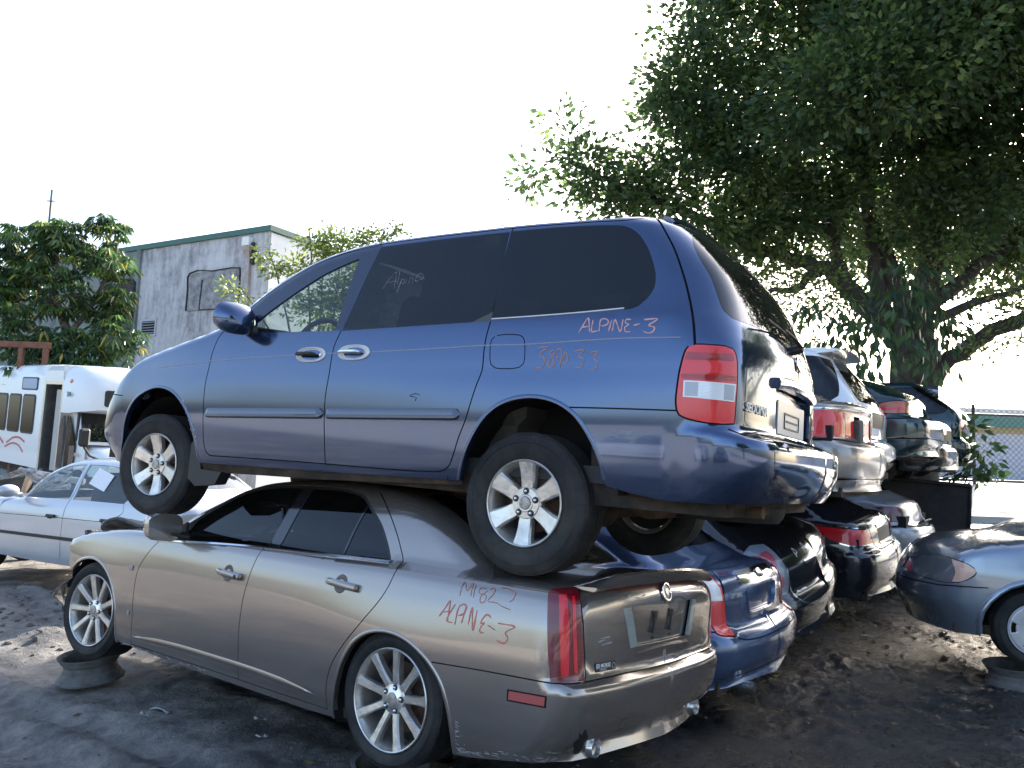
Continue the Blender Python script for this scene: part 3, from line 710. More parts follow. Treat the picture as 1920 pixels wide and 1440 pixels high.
def ground():
    n = 700; t = np.linspace(-1, 1, n); w = 11*t+290*t**9
    X, Y = np.meshgrid(w, w+6.5, indexing='ij'); Z = np.where((np.abs(X) < 30) & (np.abs(Y-6) < 32), ground_h(X.ravel(), Y.ravel()).reshape(n, n), 0)
    V = np.stack([X.ravel(), Y.ravel(), Z.ravel()], 1); k = np.arange(n*n).reshape(n, n)
    Q = np.stack([k[:-1, :-1], k[1:, :-1], k[1:, 1:], k[:-1, 1:]], -1).reshape(-1, 4)
    me = bpy.data.meshes.new('ground'); me.from_pydata(V.tolist(), [], Q.tolist()); me.polygons.foreach_set('use_smooth', [True]*len(Q))
    m = mat('yard_mud', (.1, .09, .08), .7, 0, .4); b = m.node_tree.nodes['Principled BSDF']; v = coords(m)
    big = noise(m, v, .45, 5, .6); mid = noise(m, v, 2.4, 9, .68); fine = noise(m, v, 22, 8, .7)
    sx = nd(m, 'ShaderNodeSeparateXYZ'); lk(m, v, sx.inputs[0])
    dry = nd(m, 'ShaderNodeMapRange'); lk(m, sx.outputs[0], dry.inputs[0]); dry.inputs[1].default_value = 3.0; dry.inputs[2].default_value = -2.0; dry.inputs[3].default_value = 0; dry.inputs[4].default_value = .62; dry.interpolation_type = 'SMOOTHSTEP'
    far = nd(m, 'ShaderNodeMapRange'); lk(m, sx.outputs[1], far.inputs[0]); far.inputs[1].default_value = 2.0; far.inputs[2].default_value = -3.0; far.inputs[3].default_value = 0; far.inputs[4].default_value = 1.25; far.interpolation_type = 'SMOOTHSTEP'  # paler colour behind the camera stands in for sunlit ground mirrored in paint
    dr = mathn(m, 'MAXIMUM', dry.outputs[0], far.outputs[0])
    f = mathn(m, 'ADD', mathn(m, 'MULTIPLY', dr, .42), mathn(m, 'MULTIPLY', mid, .55)); f = mathn(m, 'ADD', f, mathn(m, 'MULTIPLY', big, .38)); f = mathn(m, 'ADD', f, mathn(m, 'MULTIPLY', fine, .22))
    col = ramp(m, f, [(.52, (.014, .0135, .0135)), (.66, (.036, .034, .032)), (.79, (.105, .097, .089)), (.90, (.27, .245, .215)), (1., (.42, .385, .335))])
    lk(m, col, b.inputs['Base Color'])
    lk(m, ramp(m, f, [(.5, .15), (.72, .45), (.92, .9)]), b.inputs['Roughness'])
    bp = nd(m, 'ShaderNodeBump'); bp.inputs['Strength'].default_value = .9; bp.inputs['Distance'].default_value = .06; lk(m, mathn(m, 'ADD', mid, mathn(m, 'MULTIPLY', fine, .45)), bp.inputs['Height'])
    b2 = nd(m, 'ShaderNodeBump'); b2.inputs['Strength'].default_value = .6; b2.inputs['Distance'].default_value = .012; lk(m, noise(m, v, 70, 4, .7), b2.inputs['Height']); lk(m, bp.outputs[0], b2.inputs['Normal']); lk(m, b2.outputs[0], b.inputs['Normal'])
    me.materials.append(m); o = bpy.data.objects.new('ground', me); link(o); tag(o, 'rutted dark mud of the salvage yard', None, None, 'structure')
    return o
ground()
M_['concrete_pale'] = rusty('pale_concrete', (.62, .60, .57), (.52, .50, .47), .85, 1.5)
q = MB(); q.add([(8.3, 16.2, .86), (60, 16.2, .86), (60, 20.4, 1.50), (8.3, 20.4, 1.50), (8.3, 60, 1.55), (60, 60, 1.55), (8.3, 16.2, .2), (60, 16.2, .2), (8.3, 20.4, .2), (8.3, 60, .2)], [(0, 1, 2, 3), (3, 2, 5, 4), (6, 7, 1, 0), (6, 0, 3, 8), (8, 3, 4, 9)])
tag(q.build('concrete_ramp', M_['concrete_pale']), 'sunlit pale concrete ramp beyond the mud', None, None, 'structure')

# stones and clods in the mud
def scatter(name, label, n, seed, smin_, smax_, m, xr, yr):
    rnd = random.Random(seed); B = MB()
    for _ in range(n):
        x = rnd.uniform(*xr); y = rnd.uniform(*yr); s = rnd.uniform(smin_, smax_)*rnd.choice((.5, .7, 1)); z = ground_h(x, y)
        R = Matrix.Translation((x, y, z+s*.1)) @ Matrix.Rotation(rnd.uniform(0, 6.3), 4, 'Z') @ Matrix.Diagonal((1, rnd.uniform(.6, 1), rnd.uniform(.35, .7), 1))
        v = [(s*(rnd.uniform(.75, 1.1))*math.cos(a)*c, s*(rnd.uniform(.75, 1.1))*math.sin(a)*c, s*h) for h, c in ((-.5, .8), (.25, .9), (.8, .45)) for a in [k*math.pi/3 for k in range(6)]]
        f = [(i*6+k, i*6+(k+1) % 6, i*6+6+(k+1) % 6, i*6+6+k) for i in range(2) for k in range(6)]+[tuple(12+k for k in range(6))]
        B.add(v, f, False, R)
    me = bpy.data.meshes.new(name); me.from_pydata(B.v, [], B.f); me.materials.append(m); o = bpy.data.objects.new(name, me); link(o); tag(o, label, 'gravel', None, 'stuff')
M_['clod'] = rusty('dry_clods', (.16, .145, .125), (.09, .08, .07), .95, 12)
scatter('gravel', 'small stones and dried mud clods strewn over the yard', 3600, 3, .004, .018, M_['clod'], (-7, 7), (1.5, 12))
scatter('gravel', 'heap of broken dirt clods in the sun by the front of the bronze car', 260, 4, .015, .05, M_['clod'], (-5.6, -3.4), (6.4, 8.8))

M_['bits'] = rusty('pale_plastic_bits', (.46, .46, .46), (.24, .24, .25), .4, 30)
scatter('plastic_bits', 'tiny pale shards of plastic and glass trodden into the mud', 420, 9, .003, .010, M_['bits'], (-5, 6), (2.2, 10))
# ------------------------------------------------------------------ building with the stained wall
wx = Matrix(((-.872, -.49, 0, -7.79), (.49, -.872, 0, 24.48), (0, 0, 1, 0), (0, 0, 0, 1)))
def stained():
    m = mat('stained_render', (.4, .4, .42), .9, 0, .2); b = m.node_tree.nodes['Principled BSDF']; v = coords(m)
    mp = nd(m, 'ShaderNodeMapping'); mp.inputs['Scale'].default_value = (1.3, 1.3, .30); lk(m, v, mp.inputs[0])
    st = noise(m, mp.outputs[0], 1.6, 9, .72); bl = noise(m, v, .55, 8, .65); sp = noise(m, v, 5, 8, .75)
    f = mathn(m, 'ADD', mathn(m, 'MULTIPLY', st, .55), mathn(m, 'ADD', mathn(m, 'MULTIPLY', bl, .35), mathn(m, 'MULTIPLY', sp, .22)))
    c = ramp(m, f, [(.40, (.11, .108, .112)), (.49, (.27, .265, .275)), (.57, (.46, .45, .46)), (.70, (.62, .62, .62))])
    lk(m, c, b.inputs['Base Color']); bp = nd(m, 'ShaderNodeBump'); bp.inputs['Strength'].default_value = .4; bp.inputs['Distance'].default_value = .03; lk(m, sp, bp.inputs['Height']); lk(m, bp.outputs[0], b.inputs['Normal']); return m
M_['wall'] = stained(); M_['wall_green'] = rusty('faded_green_render', (.22, .26, .24), (.13, .14, .14), .9, 2)
M_['tar'] = rusty('black_tar_seam', (.035, .033, .036), (.09, .085, .09), .9, 8)
M_['patch'] = rusty('pale_patched_render', (.34, .34, .34), (.14, .135, .14), .95, 3.5)
M_['teal'] = mat('green_roof_trim', (.035, .11, .085), .5); M_['wall_white'] = rusty('white_render', (.80, .80, .78), (.72, .72, .70), .9, 1.5)
M_['greymetal'] = mat('pale_grey_metal', (.38, .38, .40), .5, .2)
b = thing('warehouse', 'grey warehouse with black-streaked wall, green roof trim and a white end wall', 'building', wx)
q = MB(); q.box(0, -12, 0, 28, 0, 8.56); q.build('stained_wall', M_['wall'], b)
q = MB(); q.box(-.03, -12, 0, -.004, -.04, 8.50); q.build('white_wall', M_['wall_white'], b)
q = MB(); q.box(-.10, -12, 8.54, 28, .08, 8.72); q.build('roof_trim', M_['teal'], b)
q = MB(); q.box(6.22, 0, 0, 6.42, .09, 8.53); q.box(6.42, .0, 0, 28, .03, 8.53); q.build('pilaster', M_['wall_green'], b)
q = MB(); v = q.bbox(1.22, .004, 6.18, 3.62, .025, 7.46, .02); q.build('filled_window', M_['patch'], b)
q = MB()
for ln in ([(1.18, 7.2), (1.22, 7.46), (1.6, 7.50), (2.5, 7.47), (3.2, 7.55), (3.6, 7.48), (3.70, 7.35), (3.66, 6.9), (3.68, 6.2)], [(1.2, 7.25), (1.17, 6.6), (1.14, 6.45)], [(2.95, 7.2), (3.0, 6.6), (3.02, 6.2), (2.4, 6.18), (1.9, 6.2)]): q.tube([(x, .03, z) for x, z in ln], .035, 6, flat=.5)
q.build('tar_seam', M_['tar'], b)
q = MB(); q.bbox(6.5, .03, 5.7, 8.2, .06, 7.40, .03); q.build('filled_window', M_['tar'], b)
q = MB()
for ln in ([(8.3, 7.5), (7.6, 7.62), (7.2, 7.48), (6.6, 7.5), (6.36, 7.38), (6.34, 6.6), (6.38, 5.7)],): q.tube([(x, .10, z) for x, z in ln], .09, 6, flat=.5)
q.build('tar_seam', M_['tar'], b)
f_ = MB(); f_.box(5.16, 0, 5.42, 6.0, .03, 5.50); f_.box(5.16, 0, 5.96, 6.0, .03, 6.04); f_.box(5.16, 0, 5.50, 5.24, .03, 5.96); f_.box(5.92, 0, 5.50, 6.0, .03, 5.96); vent = f_.build('vent', M_['greymetal'], b)
q = MB(); q.box(5.24, .0, 5.50, 5.92, .008, 5.96); q.build('vent_opening', M_['seam'], vent)
for k in range(5):
    q = MB(); q.box(5.24, -.035, -.006, 5.92, .035, .006, M=Matrix.Translation((0, .035, 5.545+.092*k)) @ Matrix.Rotation(math.radians(-35), 4, 'X')); q.build('slat', M_['greymetal'], vent)
q = MB(); q.bbox(.70, 0, 8.10, 1.02, .22, 8.40, .02); q.build('junction_box', M_['wall_white'], b)
q = MB(); q.box(.62, 0, 7.55, .72, .10, 8.22); q.tube([(.64, .08, 8.2), (.50, .10, 7.9), (.62, .08, 7.5)], .06, 8); q.build('black_cable_duct', M_['black'], b)
q = MB(); v = [(.62, 0, 8.10), (.98, 0, 8.10), (.98, .26, 8.10), (.62, .26, 8.10), (.72, 0, 7.74), (.88, 0, 7.74), (.88, .14, 7.74), (.72, .14, 7.74)]; q.add(v, [(0, 1, 2, 3), (4, 7, 6, 5), (0, 4, 5, 1), (1, 5, 6, 2), (2, 6, 7, 3), (3, 7, 4, 0)]); q.build('rain_hopper', rusty('rusty_hopper', (.30, .24, .20), (.42, .40, .39), .8, 6), b)
q = MB(); q.box(.72, 0, 0, .90, .12, 7.74); q.build('downpipe', rusty('pale_downpipe', (.42, .40, .40), (.30, .22, .18), .7, 3), b)
q = MB(); q.tube([(0, 0, 0), (0, 0, 9.25)], [.06, .03], 8); q.tube([(-.12, 0, 8.9), (.12, 0, 8.9)], .02, 6); o = q.build('utility_pole', M_['steel'], None, M=Matrix.Translation((-14.06, 23.3, 0))); tag(o, 'thin dark pole rising above the umbrella-leaved tree', 'pole')

# ------------------------------------------------------------------ foliage
def leaf_mat(name, col, col2, trans=.35, rough=.35):
    m = mat(name, col, rough, 0, .5); nt = m.node_tree; b = nt.nodes['Principled BSDF']
    at = nd(m, 'ShaderNodeAttribute'); at.attribute_name = 'tone'
    lk(m, mixc(m, at.outputs['Fac'], col, col2), b.inputs['Base Color'])
    tr = nd(m, 'ShaderNodeBsdfTranslucent'); lk(m, mixc(m, at.outputs['Fac'], tuple(c*1.5 for c in col), tuple(c*1.6 for c in col2)), tr.inputs[0])
    mx = nd(m, 'ShaderNodeMixShader'); mx.inputs[0].default_value = trans; lk(m, b.outputs[0], mx.inputs[1]); lk(m, tr.outputs[0], mx.inputs[2]); lk(m, mx.outputs[0], nt.nodes['Material Output'].inputs[0]); return m
def leaves(name, m, C_, N_, L_, W_, parent=None, seed=1, tone=None, fold=.25, kind='stuff', droop=0.):
    """one leaf per centre: 6-vertex folded blade; N_ = growing direction"""
    r = np.random.default_rng(seed); n = len(C_); D = N_/(np.linalg.norm(N_, axis=1)[:, None]+1e-9)
    R = r.normal(size=(n, 3)); S = np.cross(D, R); S /= np.linalg.norm(S, axis=1)[:, None]+1e-9; U = np.cross(S, D)
    L = np.asarray(L_).reshape(-1, 1)*np.ones((n, 1)); W = np.asarray(W_).reshape(-1, 1)*np.ones((n, 1))
    dr = np.array([0, 0, -1.])*droop*L
    p0 = C_; p1 = C_+D*L*.45+S*W*.5+U*W*fold+dr*.2; p2 = C_+D*L*.45-S*W*.5+U*W*fold+dr*.2; p3 = C_+D*L+dr; pm = C_+D*L*.5+dr*.25
    V = np.stack([p0, p1, p3, p2, pm], 1).reshape(-1, 3); b = np.arange(n)[:, None]*5
    Fc = np.concatenate([b+np.array([0, 1, 4]), b+np.array([1, 2, 4]), b+np.array([2, 3, 4]), b+np.array([3, 0, 4])], 0)
    me = bpy.data.meshes.new(name); me.vertices.add(len(V)); me.vertices.foreach_set('co', V.ravel()); nf = len(Fc)
    me.loops.add(nf*3); me.loops.foreach_set('vertex_index', Fc.ravel().astype(np.int32)); me.polygons.add(nf); me.polygons.foreach_set('loop_start', np.arange(0, nf*3, 3, dtype=np.int32)); me.polygons.foreach_set('loop_total', np.full(nf, 3, dtype=np.int32)) if hasattr(me.polygons[0], 'loop_total') and False else None
    me.update(calc_edges=True); me.validate()
    a = me.attributes.new('tone', 'FLOAT', 'POINT'); t = r.random(n)**2.2 if tone is None else tone; a.data.foreach_set('value', np.repeat(t, 5).astype(np.float32))
    me.materials.append(m); o = bpy.data.objects.new(name, me); link(o, parent)
    if kind: o['kind'] = kind
    return o
def blob_points(lobes, clumps_per, per_clump, csz, seed, shell=.55):
    """leaf clumps spread through a set of overlapping lobes: returns leaf positions, directions and clump ids"""
    r = np.random.default_rng(seed); P, D, K = [], [], []; k = 0
    for (x, y, z, R) in lobes:
        n = max(3, int(clumps_per*R**2.2))
        d = r.normal(size=(n, 3)); d /= np.linalg.norm(d, axis=1)[:, None]; rad = R*(shell+(1-shell)*r.random(n)**.6)*np.where(r.random(n) < .25, .5, 1)
        c = np.array([x, y, z])+d*rad[:, None]*np.array([1, 1, .85])
        for cc, dd in zip(c, d):
            m = int(per_clump*(.6+.8*r.random())); o = r.normal(size=(m, 3))*csz*np.array([1, 1, .6])
            P.append(cc+o); dv = o/csz*.8+dd*.5+np.array([0, 0, -.15]); D.append(dv); K.append(np.full(m, k)); k += 1
    return np.concatenate(P), np.concatenate(D), np.concatenate(K)
def limb(B, pts, r0, r1, n=10, wob=.0, seed=0):
    rnd = random.Random(seed); P = [Vector(p) for p in pts]; out = []
    for i in range(len(P)-1):
        for k in range(4):
            t = k/4; out.append(P[i].lerp(P[i+1], t)+Vector((rnd.uniform(-wob, wob), rnd.uniform(-wob, wob), rnd.uniform(-wob, wob))))
    out.append(P[-1]); m = len(out); B.tube([tuple(p) for p in out], [r0+(r1-r0)*(i/(m-1))**.8 for i in range(m)], n)
M_['bark'] = rusty('dark_bark', (.055, .048, .042), (.10, .09, .08), .95, 7)
M_['bark_pale'] = rusty('pale_bark', (.16, .14, .12), (.09, .08, .07), .95, 9)
M_['leaf_oak'] = leaf_mat('broad_tree_leaves', (.042, .080, .034), (.14, .20, .05), .50)
M_['leaf_big'] = leaf_mat('large_dark_leaves', (.028, .060, .032), (.07, .13, .04), .38)
M_['leaf_umb'] = leaf_mat('umbrella_tree_leaves', (.030, .065, .028), (.10, .18, .04), .40, .28)
M_['leaf_lime'] = leaf_mat('lime_leaves', (.10, .15, .04), (.26, .30, .07), .45)
M_['leaf_yellow'] = leaf_mat('yellow_leaves', (.30, .26, .04), (.50, .36, .05), .4)

_r = np.random.default_rng(77); n_ = 700; lx = _r.normal(3.6, 2.2, n_); ly = _r.uniform(2.5, 12.5, n_); P = np.stack([lx, ly, ground_h(lx, ly)+.012], 1); D = _r.normal(size=(n_, 3))*np.array([1, 1, .15])
M_['leaf_dead'] = leaf_mat('dead_leaves', (.10, .065, .035), (.22, .16, .07), .1, .7)
tag(leaves('fallen_leaves', M_['leaf_dead'], P, D, .05+.04*_r.random(n_), .035, None, 71, fold=.12), 'fallen brown leaves scattered over the shaded mud', 'leaf litter', None, 'stuff')
# the big tree
T0 = thing('broadleaf_tree', 'huge dark broadleaf tree spreading over the stacked cars at the right', 'tree', Matrix.Translation((8.6, 16.9, 0)))
ox = Vector((8.6, 16.9, 0))
def rel(pts): return [tuple(Vector(p)-ox) for p in pts]
B = MB(); limb(B, rel([(8.4, 17.0, -.2), (8.5, 16.95, 1.5), (8.65, 16.9, 3.2), (8.6, 16.85, 4.5)]), .62, .46, 14, .03, 1); B.build('trunk', M_['bark'], T0)
for i, (pts, r0, r1) in enumerate([([(8.75, 16.85, 3.4), (9.1, 16.6, 3.95), (9.5, 16.0, 4.45), (10.2, 15.3, 4.95), (11.4, 14.4, 5.6), (12.6, 13.6, 6.5)], .20, .10),
        ([(8.65, 16.85, 4.2), (8.75, 16.75, 5.4), (8.9, 16.6, 7.0), (9.1, 16.4, 9.5), (9.6, 16.0, 12.5)], .34, .12), ([(8.6, 16.85, 4.8), (8.1, 16.8, 5.9), (7.6, 16.7, 7.2), (7.2, 16.4, 9.0), (6.6, 16.0, 11.5)], .24, .08),
        ([(8.5, 16.85, 4.2), (7.9, 16.8, 5.1), (7.7, 16.7, 6.2), (7.6, 16.9, 7.6), (7.9, 17.3, 10)], .24, .08), ([(8.5, 16.8, 4.4), (7.4, 16.7, 5.3), (6.6, 16.6, 5.95), (5.7, 16.6, 6.15), (4.6, 16.0, 6.4), (3.4, 15.6, 6.8), (2.0, 15.2, 7.1), (1.0, 15.0, 7.5)], .24, .05),
        ([(6.6, 16.6, 5.95), (5.8, 16.3, 5.4), (5.0, 16.0, 5.3)], .12, .04), ([(7.2, 16.8, 5.4), (6.5, 16.4, 7), (5.4, 16, 8.6), (4.2, 15.7, 9.8), (3.4, 15.4, 10.6)], .15, .04), ([(8.8, 16.7, 5.2), (9.8, 16.9, 6.0), (11, 17.2, 6.8), (12.5, 17.5, 7.8)], .20, .08), ([(9, 16.7, 5.0), (9.9, 16.4, 5.4), (10.8, 16.2, 5.6)], .12, .05)]):
    B = MB(); limb(B, rel(pts), r0, r1, 10, .05, i); B.build('limb', M_['bark'], T0)
main = [(5.9, 16.3, 10.6, 2.6), (8.8, 16.2, 11.1, 3.2), (3.9, 15.9, 9.1, 1.55), (7.7, 16.5, 8.4, 2.3), (10.6, 17.4, 8.8, 2.6), (4.6, 15.5, 7.6, 1.25), (2.9, 15.5, 7.5, .85), (1.25, 15.0, 7.45, .62), (.72, 15.0, 8.25, .28), (1.0, 15.0, 8.05, .25), (1.6, 15.1, 6.95, .60), (2.3, 15.2, 6.6, .55), (3.0, 15.3, 6.8, .7), (3.8, 15.4, 6.5, .75), (4.6, 15.6, 6.5, .7), (5.5, 15.9, 6.9, .8), (6.3, 16.0, 7.3, .9), (3.6, 15.4, 8.3, .8), (.45, 15.0, 7.3, .30), (.25, 15.0, 7.1, .2), (3.25, 15.3, 10.55, .55), (3.3, 15.4, 9.4, .85),
        (3.0, 15.3, 8.9, .4), (2.2, 15.3, 7.1, .6), (10.9, 17.7, 6.6, 1.2), (6.3, 12.9, 8.6, 1.5), (5.2, 13.4, 8.0, 1.1), (9.8, 15.0, 13.4, 3.1), (6.5, 15.0, 13.8, 3.0), (4.2, 15.5, 11.8, 1.1), (12.8, 16.2, 10.8, 3.2), (12.9, 16.5, 7.8, 2.4), (8.0, 13.5, 10.0, 2.2), (5.0, 16.5, 6.4, .9), (9.0, 15.6, 7.0, 1.2), (7.2, 12.0, 11.5, 2.2), (9.5, 21.0, 8.2, 1.9), (12.5, 21.5, 8.5, 2.2), (7.2, 21.5, 9.4, 1.7), (10.0, 12.5, 12.0, 2.4), (11.5, 13.0, 9.5, 2.0), (2.0, 15.2, 6.5, .35)]  # includes lobes behind the trunk and out of view added to shade the ground
P, D, K = blob_points(main, 54, 25, .21, 11, .35)
r = np.random.default_rng(5); tk = r.random(K.max()+1)**3; tone = np.clip(tk[K]*.8+.2*r.random(len(K))**3, 0, 1)
leaves('crown', M_['leaf_oak'], P-np.array(ox), D, .13+.06*r.random(len(P)), .080+.03*r.random(len(P)), T0, 3, tone)
P, D, K = blob_points([(9.9, 15.4, 4.9, .75), (9.4, 15.2, 4.3, .55), (10.5, 15.6, 5.2, .7), (5.9, 15.5, 5.2, .55), (5.4, 15.7, 4.7, .5), (8.9, 16.0, 6.1, .7), (6.4, 16.2, 5.3, .6), (5.1, 16.2, 5.7, .7), (6.2, 16.6, 5.8, .8), (5.5, 15.8, 4.9, .55), (7.1, 16.6, 6.4, .8), (4.9, 15.6, 4.4, .45), (5.9, 15.8, 4.2, .4)], 34, 20, .20, 21, .3)
leaves('lower_foliage', M_['leaf_oak'], P-np.array(ox), D, .10+.05*r.random(len(P)), .06, T0, 4, np.clip(r.random(len(P))*.9+.1, 0, 1))

# big-leaved tree in front of the trunk
ox = Vector((7.4, 15.2, 0)); T1 = thing('almond_tree', 'low tree with large drooping dark leaves in front of the big trunk', 'tree', Matrix.Translation(ox))
B = MB(); limb(B, rel([(7.4, 15.2, 0), (7.3, 15.2, 2.4), (7.35, 15.1, 4.2), (7.5, 15.1, 5.4)]), .09, .03, 8, .02, 3); B.build('trunk', M_['bark'], T1)
P, D, K = blob_points([(7.2, 15.0, 5.1, .85), (6.5, 15.0, 4.6, .65), (7.9, 15.0, 4.9, .7), (6.1, 14.9, 4.1, .5), (7.0, 14.8, 4.1, .6), (8.3, 15.0, 4.3, .35), (6.7, 14.8, 3.6, .35), (7.7, 15.0, 4.2, .5), (8.15, 15.0, 3.85, .2), (5.6, 14.9, 4.6, .4)], 26, 9, .22, 33, .25)
D = D*.5+np.array([0, 0, -.9]); leaves('crown', M_['leaf_big'], P-np.array(ox), D, .24+.08*r.random(len(P)), .11, T1, 6)

# umbrella tree at the left: whorls of drooping leaflets
ox = Vector((-11.7, 20.9, 0)); T2 = thing('umbrella_tree', 'umbrella-leaved tree with a forked pale trunk in front of the warehouse', 'tree', Matrix.Translation(ox))
B = MB(); limb(B, rel([(-11.6, 20.9, 0), (-11.65, 20.9, 2.2), (-11.72, 20.9, 3.8), (-11.85, 20.85, 4.6), (-12.0, 20.8, 5.1)]), .17, .10, 10, .02, 5); B.build('trunk', M_['bark_pale'], T2)
for i, pts in enumerate([[(-12.0, 20.8, 5.1), (-12.5, 20.7, 5.6), (-12.95, 20.6, 6.0), (-13.1, 20.6, 6.8)], [(-11.95, 20.8, 4.9), (-12.15, 20.6, 5.7), (-12.1, 20.6, 6.5), (-12.3, 20.5, 7.2)], [(-11.8, 20.85, 4.5), (-11.3, 20.9, 5.3), (-10.95, 21, 6.2), (-10.8, 21, 7.1)], [(-11.4, 20.9, 5.1), (-11.8, 20.7, 5.8), (-11.6, 20.6, 6.6)], [(-13.0, 20.7, 5.4), (-13.3, 20.7, 6.1)]]):
    B = MB(); limb(B, rel(pts), .085, .035, 8, .03, i); B.build('limb', M_['bark_pale'], T2)
lob = [(-13.0, 20.5, 7.0, .75), (-12.0, 20.5, 7.2, .65), (-11.0, 21.0, 7.45, .6), (-13.6, 20.6, 6.4, .6), (-11.8, 20.5, 6.5, .9), (-10.8, 20.8, 6.5, .65), (-13.2, 20.6, 5.4, .8), (-11.9, 20.6, 5.5, .7), (-11.0, 21.2, 5.3, .6), (-12.9, 20.7, 4.4, .8), (-11.5, 20.3, 4.2, .7), (-10.5, 20.6, 4.5, .8), (-13.6, 20.7, 5.9, .7), (-12.3, 20.3, 3.6, .8), (-11, 20.3, 3.5, .7), (-12.7, 20.5, 6.2, .5), (-10.6, 20.8, 5.6, .45)]
r = np.random.default_rng(9); P, D, L_, tn = [], [], [], []; yP, yD = [], []
for (x, y, z, R) in lob:
    for _ in range(int(120*R**2)+8):
        d = r.normal(size=3); d /= np.linalg.norm(d); c = np.array([x, y, z])+d*R*(.5+.5*r.random())*np.array([1, 1, .8]); nl = 9; t0 = r.random()**2; sz = .19+.10*r.random()
        tilt = r.normal(size=3)*.25
        for k in range(nl):
            a = 2*math.pi*k/nl+r.random()*.3; dv = np.array([math.cos(a), math.sin(a), -.28])+tilt
            if r.random() < .035: yP.append(c+dv*.03); yD.append(dv)
            else: P.append(c+dv*.03); D.append(dv); L_.append(sz); tn.append(t0)
P = np.array(P); leaves('crown', M_['leaf_umb'], P-np.array(ox), np.array(D), np.array(L_), .070, T2, 8, np.array(tn), droop=.55)
leaves('yellow_leaves', M_['leaf_yellow'], np.array(yP)-np.array(ox), np.array(yD), .26, .08, T2, 9, droop=.8)
P, D = [], []
for c in [(-12.25, 20.0, 7.35), (-12.05, 20.0, 7.2), (-12.3, 20.0, 7.1), (-11.85, 20.0, 7.0), (-11.6, 20.0, 6.8)]:
    for k in range(10):
        a = 2*math.pi*k/10; P.append(c); D.append((math.cos(a), math.sin(a), -.2))
leaves('young_leaves', M_['leaf_lime'], np.array(P)-np.array(ox), np.array(D), .34, .10, T2, 10, droop=.5)

# sunlit shrub behind the van
ox = Vector((-2.6, 10.8, 0)); T3 = thing('shrub', 'sunlit yellow-green shrub rising behind the bonnet of the blue minivan', 'shrub', Matrix.Translation(ox))
B = MB()
for i, tip in enumerate([(-1.85, 10.8, 4.85), (-2.4, 10.8, 4.9), (-2.9, 10.8, 4.8), (-3.3, 10.35, 4.35), (-3.65, 10.35, 3.85), (-2.1, 10.8, 4.4), (-2.7, 10.9, 4.2)]): limb(B, rel([(-2.6+.05*i, 10.8, 0), (-2.6+.05*i, 10.8, 1.8), (tip[0]*.6-1.05, 10.8, 3.2), tip]), .035, .008, 6, .03, i)
B.build('stem', M_['bark_pale'], T3)
P, D, K = blob_points([(-2.43, 10.79, 4.5, .40), (-1.99, 10.78, 4.62, .22), (-1.80, 10.77, 4.80, .12), (-1.62, 10.77, 4.72, .08), (-2.81, 10.78, 4.60, .22), (-3.01, 10.82, 4.22, .26), (-3.27, 10.33, 4.12, .18), (-3.42, 10.31, 4.32, .10), (-3.64, 10.37, 3.72, .13), (-3.78, 10.37, 3.85, .07), (-2.34, 10.84, 3.95, .42), (-2.70, 10.88, 3.65, .36), (-3.1, 10.6, 3.75, .2), (-2.0, 10.9, 4.1, .3), (-2.5, 10.8, 3.2, .4), (-2.1, 10.9, 3.6, .35)], 420, 20, .075, 44, .25)
leaves('foliage', M_['leaf_lime'], P-np.array(ox), D, .055+.03*np.random.default_rng(1).random(len(P)), .036, T3, 12)
# sapling by the fence
ox = Vector((7.6, 13.4, .3)); T4 = thing('sapling', 'leafy sapling with big oval leaves between the stacked cars and the chain-link fence', 'sapling', Matrix.Translation(ox))
B = MB(); limb(B, rel([(7.35, 13.3, 0), (7.4, 13.3, 1.4), (7.6, 13.4, 2.6)]), .02, .01, 6, .01, 1); limb(B, rel([(7.5, 13.3, 0), (7.5, 13.3, 1.3), (7.9, 13.4, 2.1)]), .018, .008, 6, .01, 2); limb(B, rel([(7.6, 13.4, 1.6), (8.1, 13.5, 1.8)]), .012, .006, 6, .01, 2); B.build('stem', M_['bark'], T4)
P, D, K = blob_points([(7.7, 13.4, 2.45, .24), (7.95, 13.4, 2.15, .26), (8.05, 13.4, 1.85, .26), (7.75, 13.4, 1.75, .22), (8.2, 13.5, 1.7, .14), (7.5, 13.3, 1.65, .12), (7.9, 13.4, 1.58, .12)], 260, 3, .07, 55, .3)
D[:, 2] -= .3; leaves('foliage', M_['leaf_big'], P-np.array(ox), D, .20, .10, T4, 13, tone=np.random.default_rng(3).random(len(P))*1.0)
# a far treetop over the van roof
ox = Vector((-.31, 29.3, 0)); T5 = thing('distant_tree', 'tip of a far tree showing just above the minivan roof', 'tree', Matrix.Translation(ox)); B = MB(); limb(B, rel([(-.3, 29.3, 0), (-.3, 29.3, 9.6)]), .2, .06, 8, .02, 1); B.build('trunk', M_['bark'], T5)
P, D, K = blob_points([(-.31, 29.3, 9.7, .75), (-.2, 29.3, 10.3, .22), (-.55, 29.3, 10.2, .15)], 60, 10, .12, 60, .4); leaves('crown', M_['leaf_lime'], P-np.array(ox), D, .12, .07, T5, 14)

